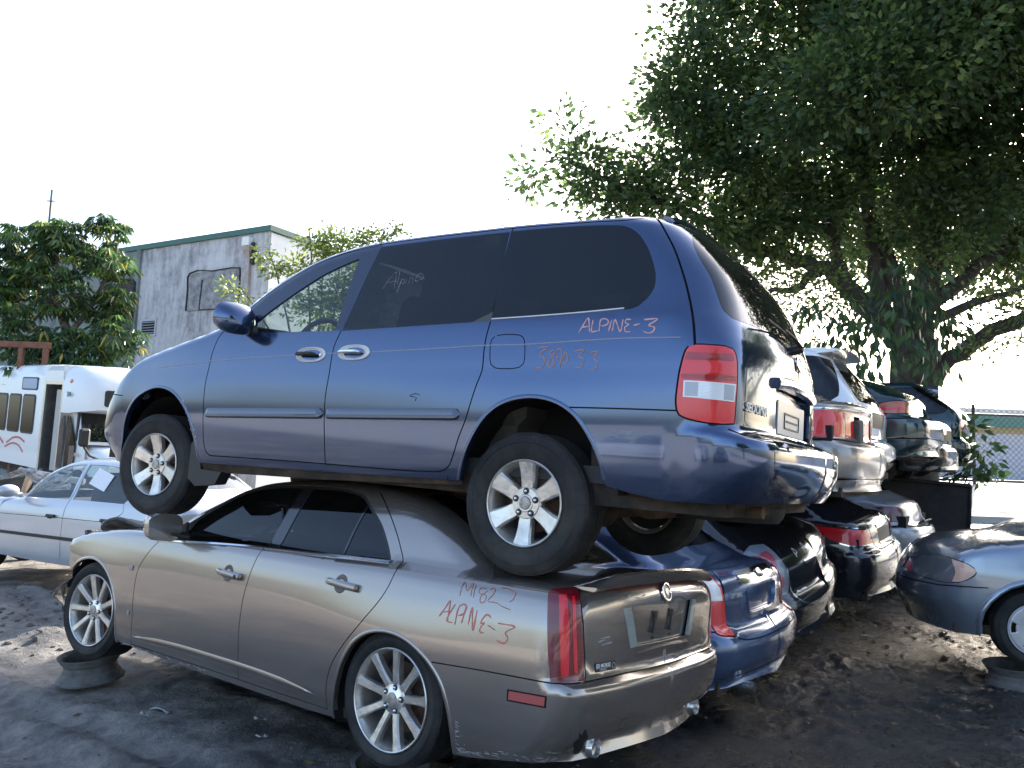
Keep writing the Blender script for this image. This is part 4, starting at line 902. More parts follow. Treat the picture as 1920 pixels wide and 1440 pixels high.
# ------------------------------------------------------------------ fence, long building, steel plate
fx0, fx1, fy, zb, zt = 10.35, 22.0, 20.0, 1.54, 3.20
fence = thing('chain_link_fence', 'chain-link fence panel with dark rails on the sunlit concrete at right', 'fence', Matrix.Translation((fx0, fy, 0)))
M_['wire'] = mat('dark_wire', (.05, .05, .06), .5, .5)
for z in (zb, zt): q = MB(); q.tube([(0, 0, z), (fx1-fx0, 0, z)], .035, 8); q.build('rail', M_['wire'], fence)
for x in (1.35, 5.5, 10.5): q = MB(); q.tube([(x, .02, .8), (x, .02, zt+.25)], .04, 8); q.build('post', M_['wire'], fence)
q = MB(); s = .145; w = .0055; H_ = zt+.25-zb; n = int((fx1-fx0)/s)
for k in range(-int(H_/s)-1, n+1):
    for sg in (1, -1):
        a0 = (k*s, zb) if sg > 0 else (k*s+H_, zb); a1 = (k*s+H_, zb+H_) if sg > 0 else (k*s, zb+H_)
        pts = []
        for t in (0, 1): pts.append((a0[0]+(a1[0]-a0[0])*t, a0[1]+(a1[1]-a0[1])*t))
        (xa, za), (xb_, zb_) = pts
        if xa > xb_: xa, za, xb_, zb_ = xb_, zb_, xa, za
        if xb_ < 0 or xa > fx1-fx0: continue
        if xa < 0: za += (zb_-za)*(0-xa)/(xb_-xa); xa = 0
        q.add([(xa, sg*w-w, za-w), (xa, sg*w+w, za-w), (xa, sg*w, za+w), (xb_, sg*w-w, zb_-w), (xb_, sg*w+w, zb_-w), (xb_, sg*w, zb_+w)], [(0, 1, 4, 3), (1, 2, 5, 4), (2, 0, 3, 5)])
o = q.build('chain_link_mesh', M_['wire'], fence); o['kind'] = 'stuff'
lb = thing('long_building', 'long white block building with tan and green bands seen through the chain-link fence', 'building', Matrix.Translation((9, 27, 0)))
M_['lav'] = rusty('pale_lavender_wall', (.66, .66, .76), (.60, .60, .70), .9, 2)
q = MB()
x = 0; zz = 1.5; 
for k in range(24): q.box(x+k*1.25, 0, 1.4, x+k*1.25+1.238, .2, 3.08)
q.box(0, .02, 1.4, 30, 6, 3.08); q.build('wall', M_['lav'], lb)
q = MB(); q.box(0, -.06, 3.08, 30, 6, 3.29); q.build('tan_band', mat('tan_band', (.50, .40, .22), .8), lb)
q = MB(); q.box(0, -.25, 3.29, 30, 6, 3.66); q.build('green_fascia', mat('sea_green_fascia', (.12, .26, .23), .6), lb)
q = MB(); q.box(0, -.1, 3.66, 30, 6, 3.92); q.build('roof', mat('white_roof_sheet', (.8, .8, .8), .6), lb)
sk_ = thing('steel_skip', 'dark steel plate-sided skip under the last stacked cars beside the silver coupe', 'skip', Matrix.Translation((0, 0, 0)))
M_['plate'] = rusty('dark_steel_plate', (.040, .034, .030), (.020, .019, .020), .7, 2)
q = MB(); v = [(5.9, 12.62, 0), (7.00, 12.25, 0), (7.55, 14.6, 0), (5.2, 15.5, 0)]; tp = [(5.95, 12.62, 1.60), (7.08, 12.25, 1.52), (7.6, 14.6, 1.55), (5.2, 15.5, 1.6)]
q.add(v+tp, [(0, 1, 5, 4), (1, 2, 6, 5), (2, 3, 7, 6), (3, 0, 4, 7), (4, 5, 6, 7)]); q.build('side_plate', M_['plate'], sk_)
q = MB(); q.tube([(5.94, 12.60, 1.60), (7.09, 12.23, 1.53)], .03, 6); q.tube([(7.09, 12.23, 1.53), (7.01, 12.23, 0)], .025, 6); q.build('edge_rail', M_['plate'], sk_)
rk = thing('steel_rack', 'rusty steel rack standing behind the white shuttle bus', 'rack', Matrix.Translation((-12.4, 19.4, 0)))
M_['rustred'] = rusty('red_rust', (.24, .11, .075), (.15, .07, .05), .85, 8)
q = MB(); q.bbox(-1.6, -.06, 3.98, 1.0, .06, 4.13, .01); q.build('beam', M_['rustred'], rk)
for x in (.30, .90): q = MB(); q.bbox(x-.06, -.05, 0, x+.06, .05, 3.98, .01); q.build('post', M_['rustred'], rk)
# ------------------------------------------------------------------ wheels (axis along y, outer face towards +y, centre at origin)
def tyre_mb(R, rr, w, shoulder=.022, grooves=True, sink=.0):
    """sidewall bulge, tread with circumferential grooves and shoulder blocks"""
    h = w/2; m = MB(); g = .006
    side = [(rr-.004, h-.028), (rr+.004, h-.016), (rr+.012, h-.008), (rr+(R-rr)*.30, h+.002), (rr+(R-rr)*.5, h+.006), (rr+(R-rr)*.62, h+.005), (rr+(R-rr)*.64, h+.0075), (rr+(R-rr)*.67, h+.0045), (R-shoulder*1.1, h-.002), (R-shoulder*.45, h-.010), (R-shoulder*.1, h-.022)]
    tw = h-.026; tr = []
    n = 5
    if grooves:
        seg = 2*tw/n
        for i in range(n):
            a = tw-seg*i; b = a-seg
            tr += [(R, a-.004), (R, b+.004)]
            if i < n-1: tr += [(R-g, b+.003), (R-g, b-.003)]
    else: tr = [(R, tw), (R, -tw)]
    prof = side+tr+[(r, -y) for r, y in side[::-1]]
    m.lathe(prof, 72)
    return m
def tread_blocks(R, w, n=96):
    m = MB(); h = w/2
    for k in range(n):
        a = 2*math.pi*k/n
        M = Matrix.Rotation(-a, 4, 'Y')
        for s in (-1, 1):
            y0, y1 = sorted((s*(h-.020), s*(h-.044)))
            m.box(R-.014, y0, -.0085, R+.0006, y1, .0085, M)
    return m
def spoke_loft(m, secs, M):
    """secs: (r, half width face, half width back, y face, depth, shift)"""
    v, f = [], []; k = 6
    for r, wf, wb, y, d, sh in secs:
        v += [(r, y-d, sh-wb), (r, y-.25*d, sh-wb*1.0), (r, y, sh-wf), (r, y, sh+wf), (r, y-.25*d, sh+wb), (r, y-d, sh+wb)]
    for i in range(len(secs)-1):
        for j in range(k): f.append((i*k+j, i*k+(j+1) % k, (i+1)*k+(j+1) % k, (i+1)*k+j))
    f += [tuple(range(k)), tuple((len(secs)-1)*k+j for j in range(k))[::-1]]
    m.add([tuple(M @ Vector(p)) for p in v], f, False)
def make_wheel(parent, name, M, R, rr, w, kind, steer=0, rot=0, mats=('alloy_face', 'alloy_dirty'), sub=True, flip=False):
    """wheel part (the tyre) with rim, spokes, cap and nuts as its sub-parts"""
    T = M @ Matrix.Rotation(math.radians(steer), 4, 'Z')
    if flip: T = T @ Matrix.Rotation(math.pi, 4, 'Z')
    tm = tyre_mb(R, rr, w); tb = tread_blocks(R, w); tm.add(tb.v, tb.f)
    ty = tm.build(name, M_['rubber'], parent, M=T); h = w/2
    if not sub: return ty
    S = Matrix.Rotation(math.radians(rot), 4, 'Y')
    face, dirty = M_[mats[0]], M_[mats[1]]
    rim = MB(); L = rr
    rim.lathe([(L+.005, h-.014), (L+.005, h-.003), (L+.001, h), (L-.004, h-.003), (L-.007, h-.014), (L-.012, h-.022), (L-.020, h-.05), (L-.028, h-.11), (L-.024, -h+.02), (L, -h+.005)], 72)
    rim.build('rim', face, ty)
    # brake disc and dark hub behind
    b = MB(); b.lathe([(.02, h-.115), (L*.70, h-.115), (L*.70, h-.13), (.02, h-.13)], 40); b.lathe([(.0, h-.07), (.055, h-.07), (.075, h-.10), (.08, h-.16)], 24); b.build('brake_disc', M_['disc'], ty)
    bk = MB(); bk.lathe([(.0, h-.165), (L-.03, h-.165), (L-.03, h-.168), (.0, h-.168)], 40); bk.build('backing_plate', M_['liner'], ty)
    if kind == 'six':
        sp = MB()
        for k in range(6):
            a = math.radians(60*k+30)
            Mk = S @ Matrix.Rotation(-a, 4, 'Y')
            spoke_loft(sp, [(.045, .026, .028, h-.034, .040, 0), (.085, .031, .036, h-.031, .040, 0), (.12, .031, .039, h-.025, .040, 0), (L*.78, .034, .044, h-.016, .040, 0), (L*.92, .040, .050, h-.010, .038, 0), (L-.001, .043, .054, h-.006, .036, 0)], Mk)
        sp.build('spokes', face, ty, angle=25)
        pl = MB(); pl.lathe([(.0, h-.022), (.040, h-.022), (.044, h-.0255), (.072, h-.0275), (.082, h-.038), (.084, h-.070)], 36); pl.build('hub', face, ty)
        cp = MB(); cp.lathe([(0, h-.012), (.022, h-.0125), (.030, h-.015), (.033, h-.021)], 32); cp.build('centre_cap', M_['alloy_dirty'], ty)
        nr, np_ = .057, .0155
    elif kind == 'nine':
        sp = MB()
        for k in range(9):
            a = math.radians(40*k+90)
            Mk = S @ Matrix.Rotation(-a, 4, 'Y')
            spoke_loft(sp, [(.050, .014, .024, h-.032, .050, 0), (.085, .0125, .021, h-.028, .048, 0), (.13, .0130, .019, h-.020, .045, 0), (L*.80, .0145, .021, h-.012, .042, 0), (L-.003, .018, .030, h-.005, .040, 0)], Mk)
        sp.build('spokes', face, ty, angle=20)
        pl = MB(); pl.lathe([(.0, h-.024), (.040, h-.024), (.046, h-.028), (.072, h-.030), (.078, h-.036), (.080, h-.085)], 36); pl.build('hub', M_['alloy'], ty)
        cp = MB(); cp.lathe([(0, h-.016), (.022, h-.0165), (.030, h-.019), (.033, h-.025)], 32); cp.build('centre_cap', M_['alloy_dirty'], ty)
        nr, np_ = .057, .0145
    elif kind == 'hubcap':
        hc = MB(); n = 80; rings = [.030, .055, .085, .12, L*.72, L*.80, L*.90, L-.004]
        yy = [h-.012, h-.012, h-.010, h-.006, h-.002, h-.004, h+.000, h-.004]
        v = [(r*math.cos(2*math.pi*k/n), y, r*math.sin(2*math.pi*k/n)) for r, y in zip(rings, yy) for k in range(n)]; f = []
        for i in range(len(rings)-1):
            for k in range(n):
                if i in (4, 5) and (k % 16) < 6: continue
                f.append((i*n+k, i*n+(k+1) % n, (i+1)*n+(k+1) % n, (i+1)*n+k))
        hc.add([tuple(S @ Vector(p)) for p in v], f, True)
        o = hc.build('hub_cap', face, ty); md = o.modifiers.new('t', 'SOLIDIFY'); md.thickness = .006
        cp = MB(); cp.lathe([(0, h-.004), (.018, h-.004), (.030, h-.008), (.034, h-.014)], 32); cp.build('centre_cap', M_['chrome_dull'], ty)
        nr, np_ = .055, .013
    nm = None
    for k in range(5):
        a = math.radians(72*k+(18 if kind != 'nine' else 30)+rot); c, s_ = math.cos(a)*nr, math.sin(a)*nr
        if nm is None:
            q = MB(); y = {'six': h-.0235, 'nine': h-.0268, 'hubcap': h-.006}[kind]
            q.lathe([(.0, y+.010), (.006, y+.0095), (.0085, y+.004), (.0085, y-.004)], 12); nm = q.mesh('lug_nut'); nm.materials.append(M_['chrome'])
            nm.polygons.foreach_set('use_smooth', [True]*len(nm.polygons))
            q = MB(); q.lathe([(.0, y-.001), (np_-.002, y-.001), (np_, y+.0006), (np_+.001, y-.004)], 18); pm = q.mesh('nut_pocket'); pm.materials.append(M_['black'])
        for nme, me in (('nut_pocket', pm), ('lug_nut', nm)):
            o = bpy.data.objects.new(nme, me); link(o, ty); o.location = (c, 0, s_)
    return ty
# ------------------------------------------------------------------ the minivan
def carmat(rows): return Matrix(rows)
MV = Matrix(((-0.8487, -0.52761, 0.03655, 0.52364), (0.52818, -0.8491, 0.00765, 4.57324), (0.027, 0.0258, 0.9993, 1.15629), (0, 0, 0, 1)))
def pl(seq): return np.array([p[:2] for p in seq])
def letters(txt, size, M, m, parent, name='lettering', ext=.001, shear=0., bold=0.):
    """raised or printed lettering; M maps text plane (x right, y up, z out)"""
    c = bpy.data.curves.new(name, 'FONT'); c.body = txt; c.size = size; c.extrude = ext; c.align_x = 'CENTER'; c.align_y = 'CENTER'; c.shear = shear; c.offset = bold; c.resolution_u = 2
    o = bpy.data.objects.new(name, c); bpy.context.scene.collection.objects.link(o)
    dg = bpy.context.evaluated_depsgraph_get(); me = bpy.data.meshes.new_from_object(o.evaluated_get(dg)); bpy.data.objects.remove(o); bpy.data.curves.remove(c)
    me.materials.clear(); me.materials.append(m)
    q = bpy.data.objects.new(name, me); link(q, parent); q.matrix_local = M; return q
def txtframe(skin, chart, q, off=.003, side=1, tilt=0.):
    F_ = frame(skin, chart, q, side, off)
    # local x of the frame is the viewer's left: text x = -x, text y = z, text z = outward
    T = Matrix(((-1, 0, 0, 0), (0, 0, 1, 0), (0, 1, 0, 0), (0, 0, 0, 1)))
    return F_ @ T @ Matrix.Rotation(tilt, 4, 'Z')

def build_van():
    sk = SK_VAN; V = VT
    root = thing('minivan', 'dark blue minivan standing on top of the bronze saloon, orange chalk marks on its side', 'minivan', MV)
    R_ = sk.sr; FR = sk.sf
    def zedge(u):
        x = np.clip(u, -.62, 3.3); return _vH(x)-.012
    us = np.concatenate([np.linspace(R_, -.66, 26), np.linspace(-.6, 3.4, 80), np.linspace(3.45, FR, 14)])
    zt = np.where(us < -.62, 1.755-.0*us, np.where(us > 3.3, 1.03+(.9-1.03)*np.clip((us-3.3)/.5, 0, 1), zedge(us)))
    zt = np.where(us < -.62, np.interp(us, [R_, -.62], [1.768, zedge(np.array([-.62]))[0]]), zt)
    top_line = np.stack([us, zt], 1)
    af = curve(V['arch_front'], False, .02); ar = curve(V['arch_rear'], False, .02)
    low = [(R_, .432), (-1.3, .43), (-1.1, .427), (-.93, .424), (-.83, .416), (-.69, .411), (-.56, .43), (-.44, .455)]
    low += [tuple(p) for p in ar[::-1]]
    low += [(.36, .395), (1.3, .352), (2.42, .325)]
    low += [tuple(p) for p in af[::-1]][2:]
    low += [(3.28, .33), (3.6, .32), (FR, .32)]
    outer = np.concatenate([np.array(low), top_line[::-1]])
    g = .0035
    seams = []
    sbrear = [(-.235, .800), (-.511, .801), (-.718, .800)]
    seam_lines = {
        'a': V['seam_door_front'], 'b': [(1.18, 1.76)]+V['seam_b'], 'bot': [(2.30, .436), (1.769, .443), (1.3, .446), (.914, .446), (.653, .449), (.50, .455)],
        's': [(.262, 1.765), (.262, 1.6)]+V['seam_slide'][1:-1]+[(.50, .455)], 't': [(-.50, 1.765), (-.552, 1.715)]+V['seam_tail'][1:],
        'br': sbrear, 'bf': [(3.24, .80), (3.40, .81), (3.9, .80), (FR, .80)],
        'tb': [(-.876, .735), (-.93, .716), (-1.095, .702), (-1.3, .695), (R_, .692)],
        'roof': [(-.50, 1.757-.0)]+[(float(a), float(b)) for a, b in zip(np.linspace(-.40, 1.95, 16), _vH(np.linspace(-.40, 1.95, 16))-.030)],
    }
    L = {k: curve(v, False, .03) for k, v in seam_lines.items()}
    tg = np.concatenate([L['t'], pl([(-.76, 1.09)]), np.array([(-.80, 1.09), (-.86, 1.09), (-.893, 1.075), (-.905, 1.04), (-.908, .94), (-.905, .76), (-.876, .735)]), L['tb'][1:], np.array([(R_, 1.80), (-.5, 1.80)])])
    lamp = curve(V['lamp'], True, .02)
    lampb = lamp.mean(0)+(lamp-lamp.mean(0))*1.0
    lw = curve(V['lamp_white'], True, .02)
    gf, gs, gq = (curve(V[k], True, .03) for k in ('glass_front', 'glass_slide', 'glass_quarter'))
    front_door = np.concatenate([curve([(2.30, .436), (2.334, .458), (2.351, .497)], False), L['a'][::-1][6:], np.array([(2.25, 1.35), (2.12, 1.50), (1.9, 1.62), (1.6, 1.72), (1.18, 1.76)]), L['b'][1:], L['bot'][1:16][::-1]]) if False else None
    # areas painted from the back to the front
    def area(*seg): return np.concatenate([np.array(s)[:, :2] for s in seg])
    fd = area(L['a'][::-1], [(2.13, 1.49), (1.95, 1.60), (1.6, 1.70), (1.18, 1.76)], L['b'], L['bot'][:18][::-1][:0] if False else [(1.3, .446), (1.769, .443), (2.30, .436)])
    sd = area(L['b'][::-1], [(1.18, 1.80), (.262, 1.80)], L['s'], [(.50, .455), (.653, .449), (.914, .446), (1.3, .446)])
    bumper_r = area([(-.718, .800), (-.511, .801), (-.235, .80)], ar[(ar[:, 0] < -.2)][:], [(-.44, .40), (-1, .38), (R_, .38)], L['tb'][::-1], [(-.88, .76), (-.84, .752), (-.76, .765), (-.722, .785)])
    bumper_f = area([(3.15, .785), (3.24, .80), (3.40, .81), (3.9, .80), (FR, .80), (FR, .3), (3.2, .3)], [p for p in af if p[0] > 3.14][::1])
    # rear glass, mirrored onto the other half later
    rg = curve([(R_, 1.745, 1), (-1.2, 1.742), (-.86, 1.735), (-.755, 1.70), (-.745, 1.62), (-.775, 1.53), (-.827, 1.422), (-.852, 1.323), (-.868, 1.262), (-.900, 1.234), (-1.06, 1.222), (-1.3, 1.215), (R_, 1.212, 1)], True, .03)
    grille = curve([(3.75, .90), (FR, .90, 1), (FR, .82, 1), (3.80, .82)], True, .03)
    headl = curve([(3.32, .845), (3.42, .90), (3.70, .90), (3.74, .83), (3.5, .815)], True, .03)
    recess = curve([(-1.245, .985, 1), (R_, .985, 1), (R_, .745, 1), (-1.262, .745, 1), (-1.250, .90)], True, .03)
    plate_p = curve([(-1.50, .915), (R_, .915, 1), (R_, .765, 1), (-1.50, .765)], True, .03)
    fuel = curve(V['fuel'], True, .02)
    fb = strip_poly(np.concatenate([fuel, fuel[:2]]), .005)
    sill = area([(.36, .30), (2.45, .30), (2.45, .385), (1.3, .402), (.36, .420)])
    regs = [('rear_bumper', bumper_r), ('front_bumper', bumper_f), ('front_door', fd), ('sliding_door', sd), ('sill', sill, -.012)]
    regs += [('tailgate', tg)]
    regs += [((k_, q), strip_poly(L[q], 2*g), -.010) for k_, q in (('panel_gap', 'a'), ('panel_gap', 'b'), ('panel_gap', 'bot'), ('panel_gap', 's'), ('panel_gap', 'br'), ('panel_gap', 'bf'), ('panel_gap', 'tb'), ('panel_gap', 'roof'))]
    regs += [(('panel_gap', 't'), strip_poly(L['t'], .009), -.012)]
    frm = area([(1.30, 1.212), (1.19, 1.70), (1.45, 1.660), (1.66, 1.575), (1.86, 1.46), (2.04, 1.345), (2.075, 1.30), (2.05, 1.212)])
    regs += [('window_frame', curve([(1.268, 1.21, 1), (1.225, 1.475), (1.155, 1.745, 1), (1.45, 1.715), (1.72, 1.638), (1.93, 1.535), (2.10, 1.425), (2.19, 1.335), (2.20, 1.285), (2.12, 1.222), (2.02, 1.205, 1)], True, .03), -.002)]
    regs += [('front_window', gf, -.007), ('sliding_window', gs, .001), ('quarter_window', gq, .001)]
    regs += [('rear_window', rg, .001), (None, recess), ('fuel_gap', fb, -.006)]
    regs += [('lamp_seal', strip_poly(np.concatenate([lampb, lampb[:2]]), .014), -.008), ('tail_lamp', lamp, .004), ('lens_band', np.array([(-.735, 1.055), (-.885, 1.060), (-.890, 1.030), (-.730, 1.022)]), .0045), ('lens_band', np.array([(-.722, .960), (-.900, .962), (-.900, .942), (-.722, .940)]), .0045), ('reverse_lens', lw, .006), ('lens_block', np.array([(-.735, .925), (-.775, .925), (-.775, .864), (-.735, .864)]), .0065), (('lens_block', 2), np.array([(-.855, .923), (-.893, .923), (-.889, .858), (-.855, .858)]), .0065), ('headlamp', headl, .0), ('grille', grille, -.01)]
    P = patch(sk, 'ring', outer, regs, (.05, .035))
    # top: hood, windscreen, roof
    E3 = sk.ring(top_line); edge = E3[:, :2]; edge[0, 1] = 0; edge[-1, 1] = 0
    topo = np.concatenate([edge, (edge*[1, -1])[::-1][1:-1]])
    ws = curve([(2.62, 0), (2.58, .35), (2.43, .62), (2.30, .70), (2.0, .66), (1.72, .63), (1.60, .55), (1.55, .3), (1.54, 0)], False, .05)
    ws = np.concatenate([ws, (ws*[1, -1])[::-1][1:-1]])
    hd = curve([(2.72, 0), (2.67, .4), (2.50, .68), (2.42, .78), (3.0, .79), (3.35, .74), (3.6, .5), (3.68, .25), (3.70, 0)], False, .06)
    hd = np.concatenate([hd, (hd*[1, -1])[::-1][1:-1]])
    T = patch(sk, 'top', topo, [('hood', hd), ('windscreen', ws, -.003)], (.08, .07))
    pm = M_['van']
    mats = {'base': pm, 'rear_bumper': pm, 'front_bumper': pm, 'front_door': pm, 'sliding_door': pm, 'sill': M_['under'], 'tailgate': pm, 'panel_gap': M_['seam'], 'window_frame': M_['van_dark'],
            'front_window': M_['g_side'], 'sliding_window': M_['g_dark'], 'quarter_window': M_['g_dark'], 'rear_window': M_['g_rear'], 'fuel_gap': M_['seam'], 'lamp_seal': M_['seam'], 'tail_lamp': M_['red'], 'reverse_lens': M_['white_lens'],
            'lens_band': M_['lens_deep'], 'lens_block': M_['lens_grey'], 'headlamp': M_['white_lens'], 'grille': M_['black']}
    both = {'rear_bumper', 'front_bumper', 'tailgate', 'rear_window', 'grille'}
    O = {}
    for k, p in P.items():
        if isinstance(k, tuple):
            lb = k[0] == 'lens_block'; O[k] = skin_obj(k[0], p, M_['lens_grey' if lb else 'seam'], root); O[k, 'R'] = skin_obj(k[0], mirror(p), M_['lens_grey' if lb else 'seam'], root); continue
        nm = 'body_side' if k == 'base' else k
        fl = .05 if k == 'tailgate' else .014
        if k in ('panel_gap', 'fuel_gap', 'lamp_seal'): fl = 0
        pp = flange(p, fl) if fl else p
        if k in both: O[k] = skin_obj(nm, join_parts([pp, mirror(pp)]), mats[k], root)
        else:
            O[k] = skin_obj(nm, pp, mats[k], root); O[k+'R'] = skin_obj(nm, mirror(pp), mats[k], root)
    for k, p in T.items(): O['T'+k] = skin_obj({'base': 'roof'}.get(k, k), flange(p, .01), M_['g_side'] if k == 'windscreen' else pm, root)
    for s in ('', 'R'):
        for c, p in (('lamp_seal', 'tail_lamp'), ('reverse_lens', 'tail_lamp'), ('lens_band', 'tail_lamp'), ('lens_block', 'tail_lamp')): O[c+s].parent = O[p+s]
    O['lens_block', 2].parent = O['tail_lamp']; O[('lens_block', 2), 'R'].parent = O['tail_lampR']
    O['quarter_window']['label'] = 'long rear quarter window of dark privacy glass'
    # licence recess floor, plate panel, plate
    rc = patch(sk, 'ring', recess, [('plate', plate_p, -.040)], .04)
    skin_obj('licence_recess', join_parts([(lambda p: (p[0]-p[1]*.045, p[1], p[2]))(rc['base']), mirror((lambda p: (p[0]-p[1]*.045, p[1], p[2]))(rc['base']))]), M_['van_dark'], O['tailgate'])
    Fp = frame(sk, 'ring', (R_, .84), 1, -.034)
    q = MB(); q.bbox(-.29, -.004, -.085, .29, .006, .080, .003); pp_ = q.build('plate_panel', mat('pale_grey_panel', (.30, .36, .42), .35), O['tailgate'], M=Fp)
    q = MB()
    for a, b, c, d in ((-.16, .020, .16, .028), (-.16, -.052, .16, -.044), (-.16, -.052, -.152, .028), (.152, -.052, .16, .028), (-.12, -.016, .12, -.008)): q.box(a, .006, b, c, .010, d)
    q.build('plate_bracket', M_['black'], O['tailgate'], M=Fp)
    bar = sweep(sk, 'ring', curve([(-1.225, .985), (-1.35, .998), (-1.5, 1.003), (R_, 1.004)], False, .03), [(-.028, -.02), (-.026, .018), (-.010, .030), (.012, .030), (.026, .022), (.028, -.02)])
    b2 = MB(); b2.add(bar.v, bar.f, True); b2.add([(x, -y, z) for x, y, z in bar.v], bar.f, True)
    b2.build('tailgate_handle', pm, O['tailgate'])
    # trim: crease in the tailgate, bumper step
    # side mouldings
    prof = [(-.031, -.004), (-.031, .008), (-.022, .014), (.004, .016), (.010, .021), (.020, .021), (.029, .010), (.031, -.004)]
    for side in (1, -1):
        for a, b, z0, z1, par in ((2.352, 1.318, .703, .727, 'front_door'), (1.306, .362, .727, .750, 'sliding_door')):
            ln = np.stack([np.linspace(a, b, 40), np.linspace(z0, z1, 40)], 1)
            prof2 = [(-p, h) for p, h in prof]
            sweep(sk, 'ring', ln, prof2, side, taper=.03).build('side_moulding', M_['mould'], O[par+('' if side > 0 else 'R')])
        for ln in (V['stripe'], [V['stripe'][-1]]+V['stripe2'][2:]):
            s = stroke(sk, 'ring', [[p[:2] for p in ln]], .006, .0012, side, 1); s.build('pinstripe', M_['stripe'], root)
    # wheel-arch lips
    for side in (1, -1):
        for arc in (af, ar):
            s = sweep(sk, 'ring', arc, [(-.010, -.03), (-.009, .003), (.0, .005), (.010, .001), (.012, -.004)], side); s.build('arch_lip', pm, root)
    # handles
    for side in (1, -1):
        for (q, par, chrome) in (((1.470, 1.066), 'front_door', False), ((1.136, 1.075), 'sliding_door', True)):
            par = O[par+('' if side > 0 else 'R')]; Fm = frame(sk, 'ring', q, side, .0)
            m = MB(); n = 40; v = []; f = []
            rings = [(1., -.004), (1., .004), (.96, .008), (.90, .009), (.86, .006), (.60, -.002), (.3, -.004), (.0, -.004)]
            for r, y in rings:
                for k in range(n):
                    a = 2*math.pi*k/n; cx = math.copysign(abs(math.cos(a))**.8, math.cos(a)); cz = math.copysign(abs(math.sin(a))**.9, math.sin(a))
                    v.append((.118*cx*(r if r > .5 else r*.9), y, .046*cz*r))
            for i in range(len(rings)-1):
                for k in range(n): f.append((i*n+k, i*n+(k+1) % n, (i+1)*n+(k+1) % n, (i+1)*n+k))
            m.add(v, f, True); bz = m.build('handle_bezel', M_['silver_trim'], par, M=Fm)
            g_ = MB(); g_.tube([(.112, .010, .002), (.085, .026, .002), (.02, .030, .001), (-.03, .028, 0), (-.05, .012, -.001)], [.008, .013, .014, .014, .009], 12, flat=.85)
            g_.build('handle_grip', M_['chrome'] if chrome else M_['black'], par, M=Fm)
            if not chrome:
                k_ = MB(); k_.lathe([(0, .010), (.008, .010), (.011, .006)], 16, M=Matrix.Translation((-.082, 0, -.002))); k_.build('key_hole', M_['chrome_dull'], par, M=Fm)
    # chrome sliver below the quarter window
    s = sweep(sk, 'ring', curve([(.245, 1.238), (.0, 1.244), (-.25, 1.253), (-.47, 1.266)], False, .03), [(-.004, .001), (-.003, .006), (.003, .006), (.004, .001)])
    s.build('window_trim', mat('bare_trim', (.75, .70, .66), .3, .6), root)
    # door mirror
    for side in (1, -1):
        m = MB(); rot = Matrix.Translation((2.06, side*(1.000), 1.288)) @ Matrix.Rotation(math.radians(180+side*-12), 4, 'Z') @ Matrix.Rotation(math.radians(12), 4, 'Y')
        n, k2 = 20, 11; v, f = [], []
        for j in range(k2):
            t = j/(k2-1); xx = -.04+.125*t; sc = (1-t**2.6)**.5 if t < 1 else 0.02; sc = max(sc, .03)
            for k in range(n):
                a = 2*math.pi*k/n; cy = math.copysign(abs(math.cos(a))**.7, math.cos(a)); cz = math.copysign(abs(math.sin(a))**.75, math.sin(a))
                v.append((xx, .135*cy*sc*(1-.1*t), .092*cz*sc-.03*t))
        for j in range(k2-1):
            for k in range(n): f.append((j*n+k, j*n+(k+1) % n, (j+1)*n+(k+1) % n, (j+1)*n+k))
        m.add(v, f, True, rot); mh = m.build('door_mirror', pm, root)
        gm = MB(); v = [tuple(p) for p in v[:n]]; gm.add([(x-.001, y*.97, z*.97) for x, y, z in v], [tuple(range(n))], False, rot); gm.build('mirror_glass', M_['chrome'], mh)
        b = MB(); b.tube([(2.02, side*.87, 1.225), (2.07, side*.93, 1.228), (2.12, side*1.0, 1.25)], [.055, .045, .035], 12, flat=.6); b.build('mirror_arm', M_['black'], mh)
        tri = MB(); tri.extrude([(2.02, 1.212), (2.16, 1.215), (2.035, 1.325)], side*.885, side*.905); tri.build('mirror_sail', M_['black'], mh)
    # chalk and marker writing
    stroke(sk, 'ring', [VMARK[k] for k in VMARK if k[0] == 'w'], .0085, .0015).build('chalk_writing', M_['marker_pink'], root)
    stroke(sk, 'ring', [VMARK[k] for k in VMARK if k[0] == 'n'], .0062, .0015).build('chalk_writing', M_['marker_pale'], root)
    stroke(sk, 'ring', [VGLASS[k] for k in VGLASS], .0022, .0026).build('chalk_writing', M_['marker_white'], O['sliding_window'])
    # chips and scrapes
    rs = random.Random(8); L1 = []
    for k in range(16):
        x, z = 2.585-.010*k+rs.uniform(-.012, .012), .80-.016*k+rs.uniform(-.01, .012)
        if 5 < k < 9: continue
        L1.append([(x, z), (x+rs.uniform(.004, .016), z-rs.uniform(.0, .02))])
    stroke(sk, 'ring', L1, .006, .0016).build('paint_chips', M_['chip'], root)
    L1 = [[(-.50+.02*k, .705-.012*k+rs.uniform(-.004, .004)), (-.56+.0*k, .700-.012*k)] for k in range(3)]
    stroke(sk, 'ring', L1, .0022, .0014).build('scratch_marks', M_['chip_grey'], root)
    stroke(sk, 'ring', [[(.63, .842), (.66, .850), (.70, .838), (.66, .832)], [(.655, .83), (.66, .81)]], .004, .0014).build('dent_mark', M_['seam'], root)  # door dent drawn only as dark strokes on the panel
    # emblem, model name, badges on the tailgate
    letters('SEDONA', .058, txtframe(sk, 'ring', (-1.035, .838), .004, tilt=-.02), M_['silver_trim'], O['tailgate'], 'model_lettering', .002, .15, .0006)
    Fe = frame(sk, 'ring', (R_, 1.125), 1, .004)
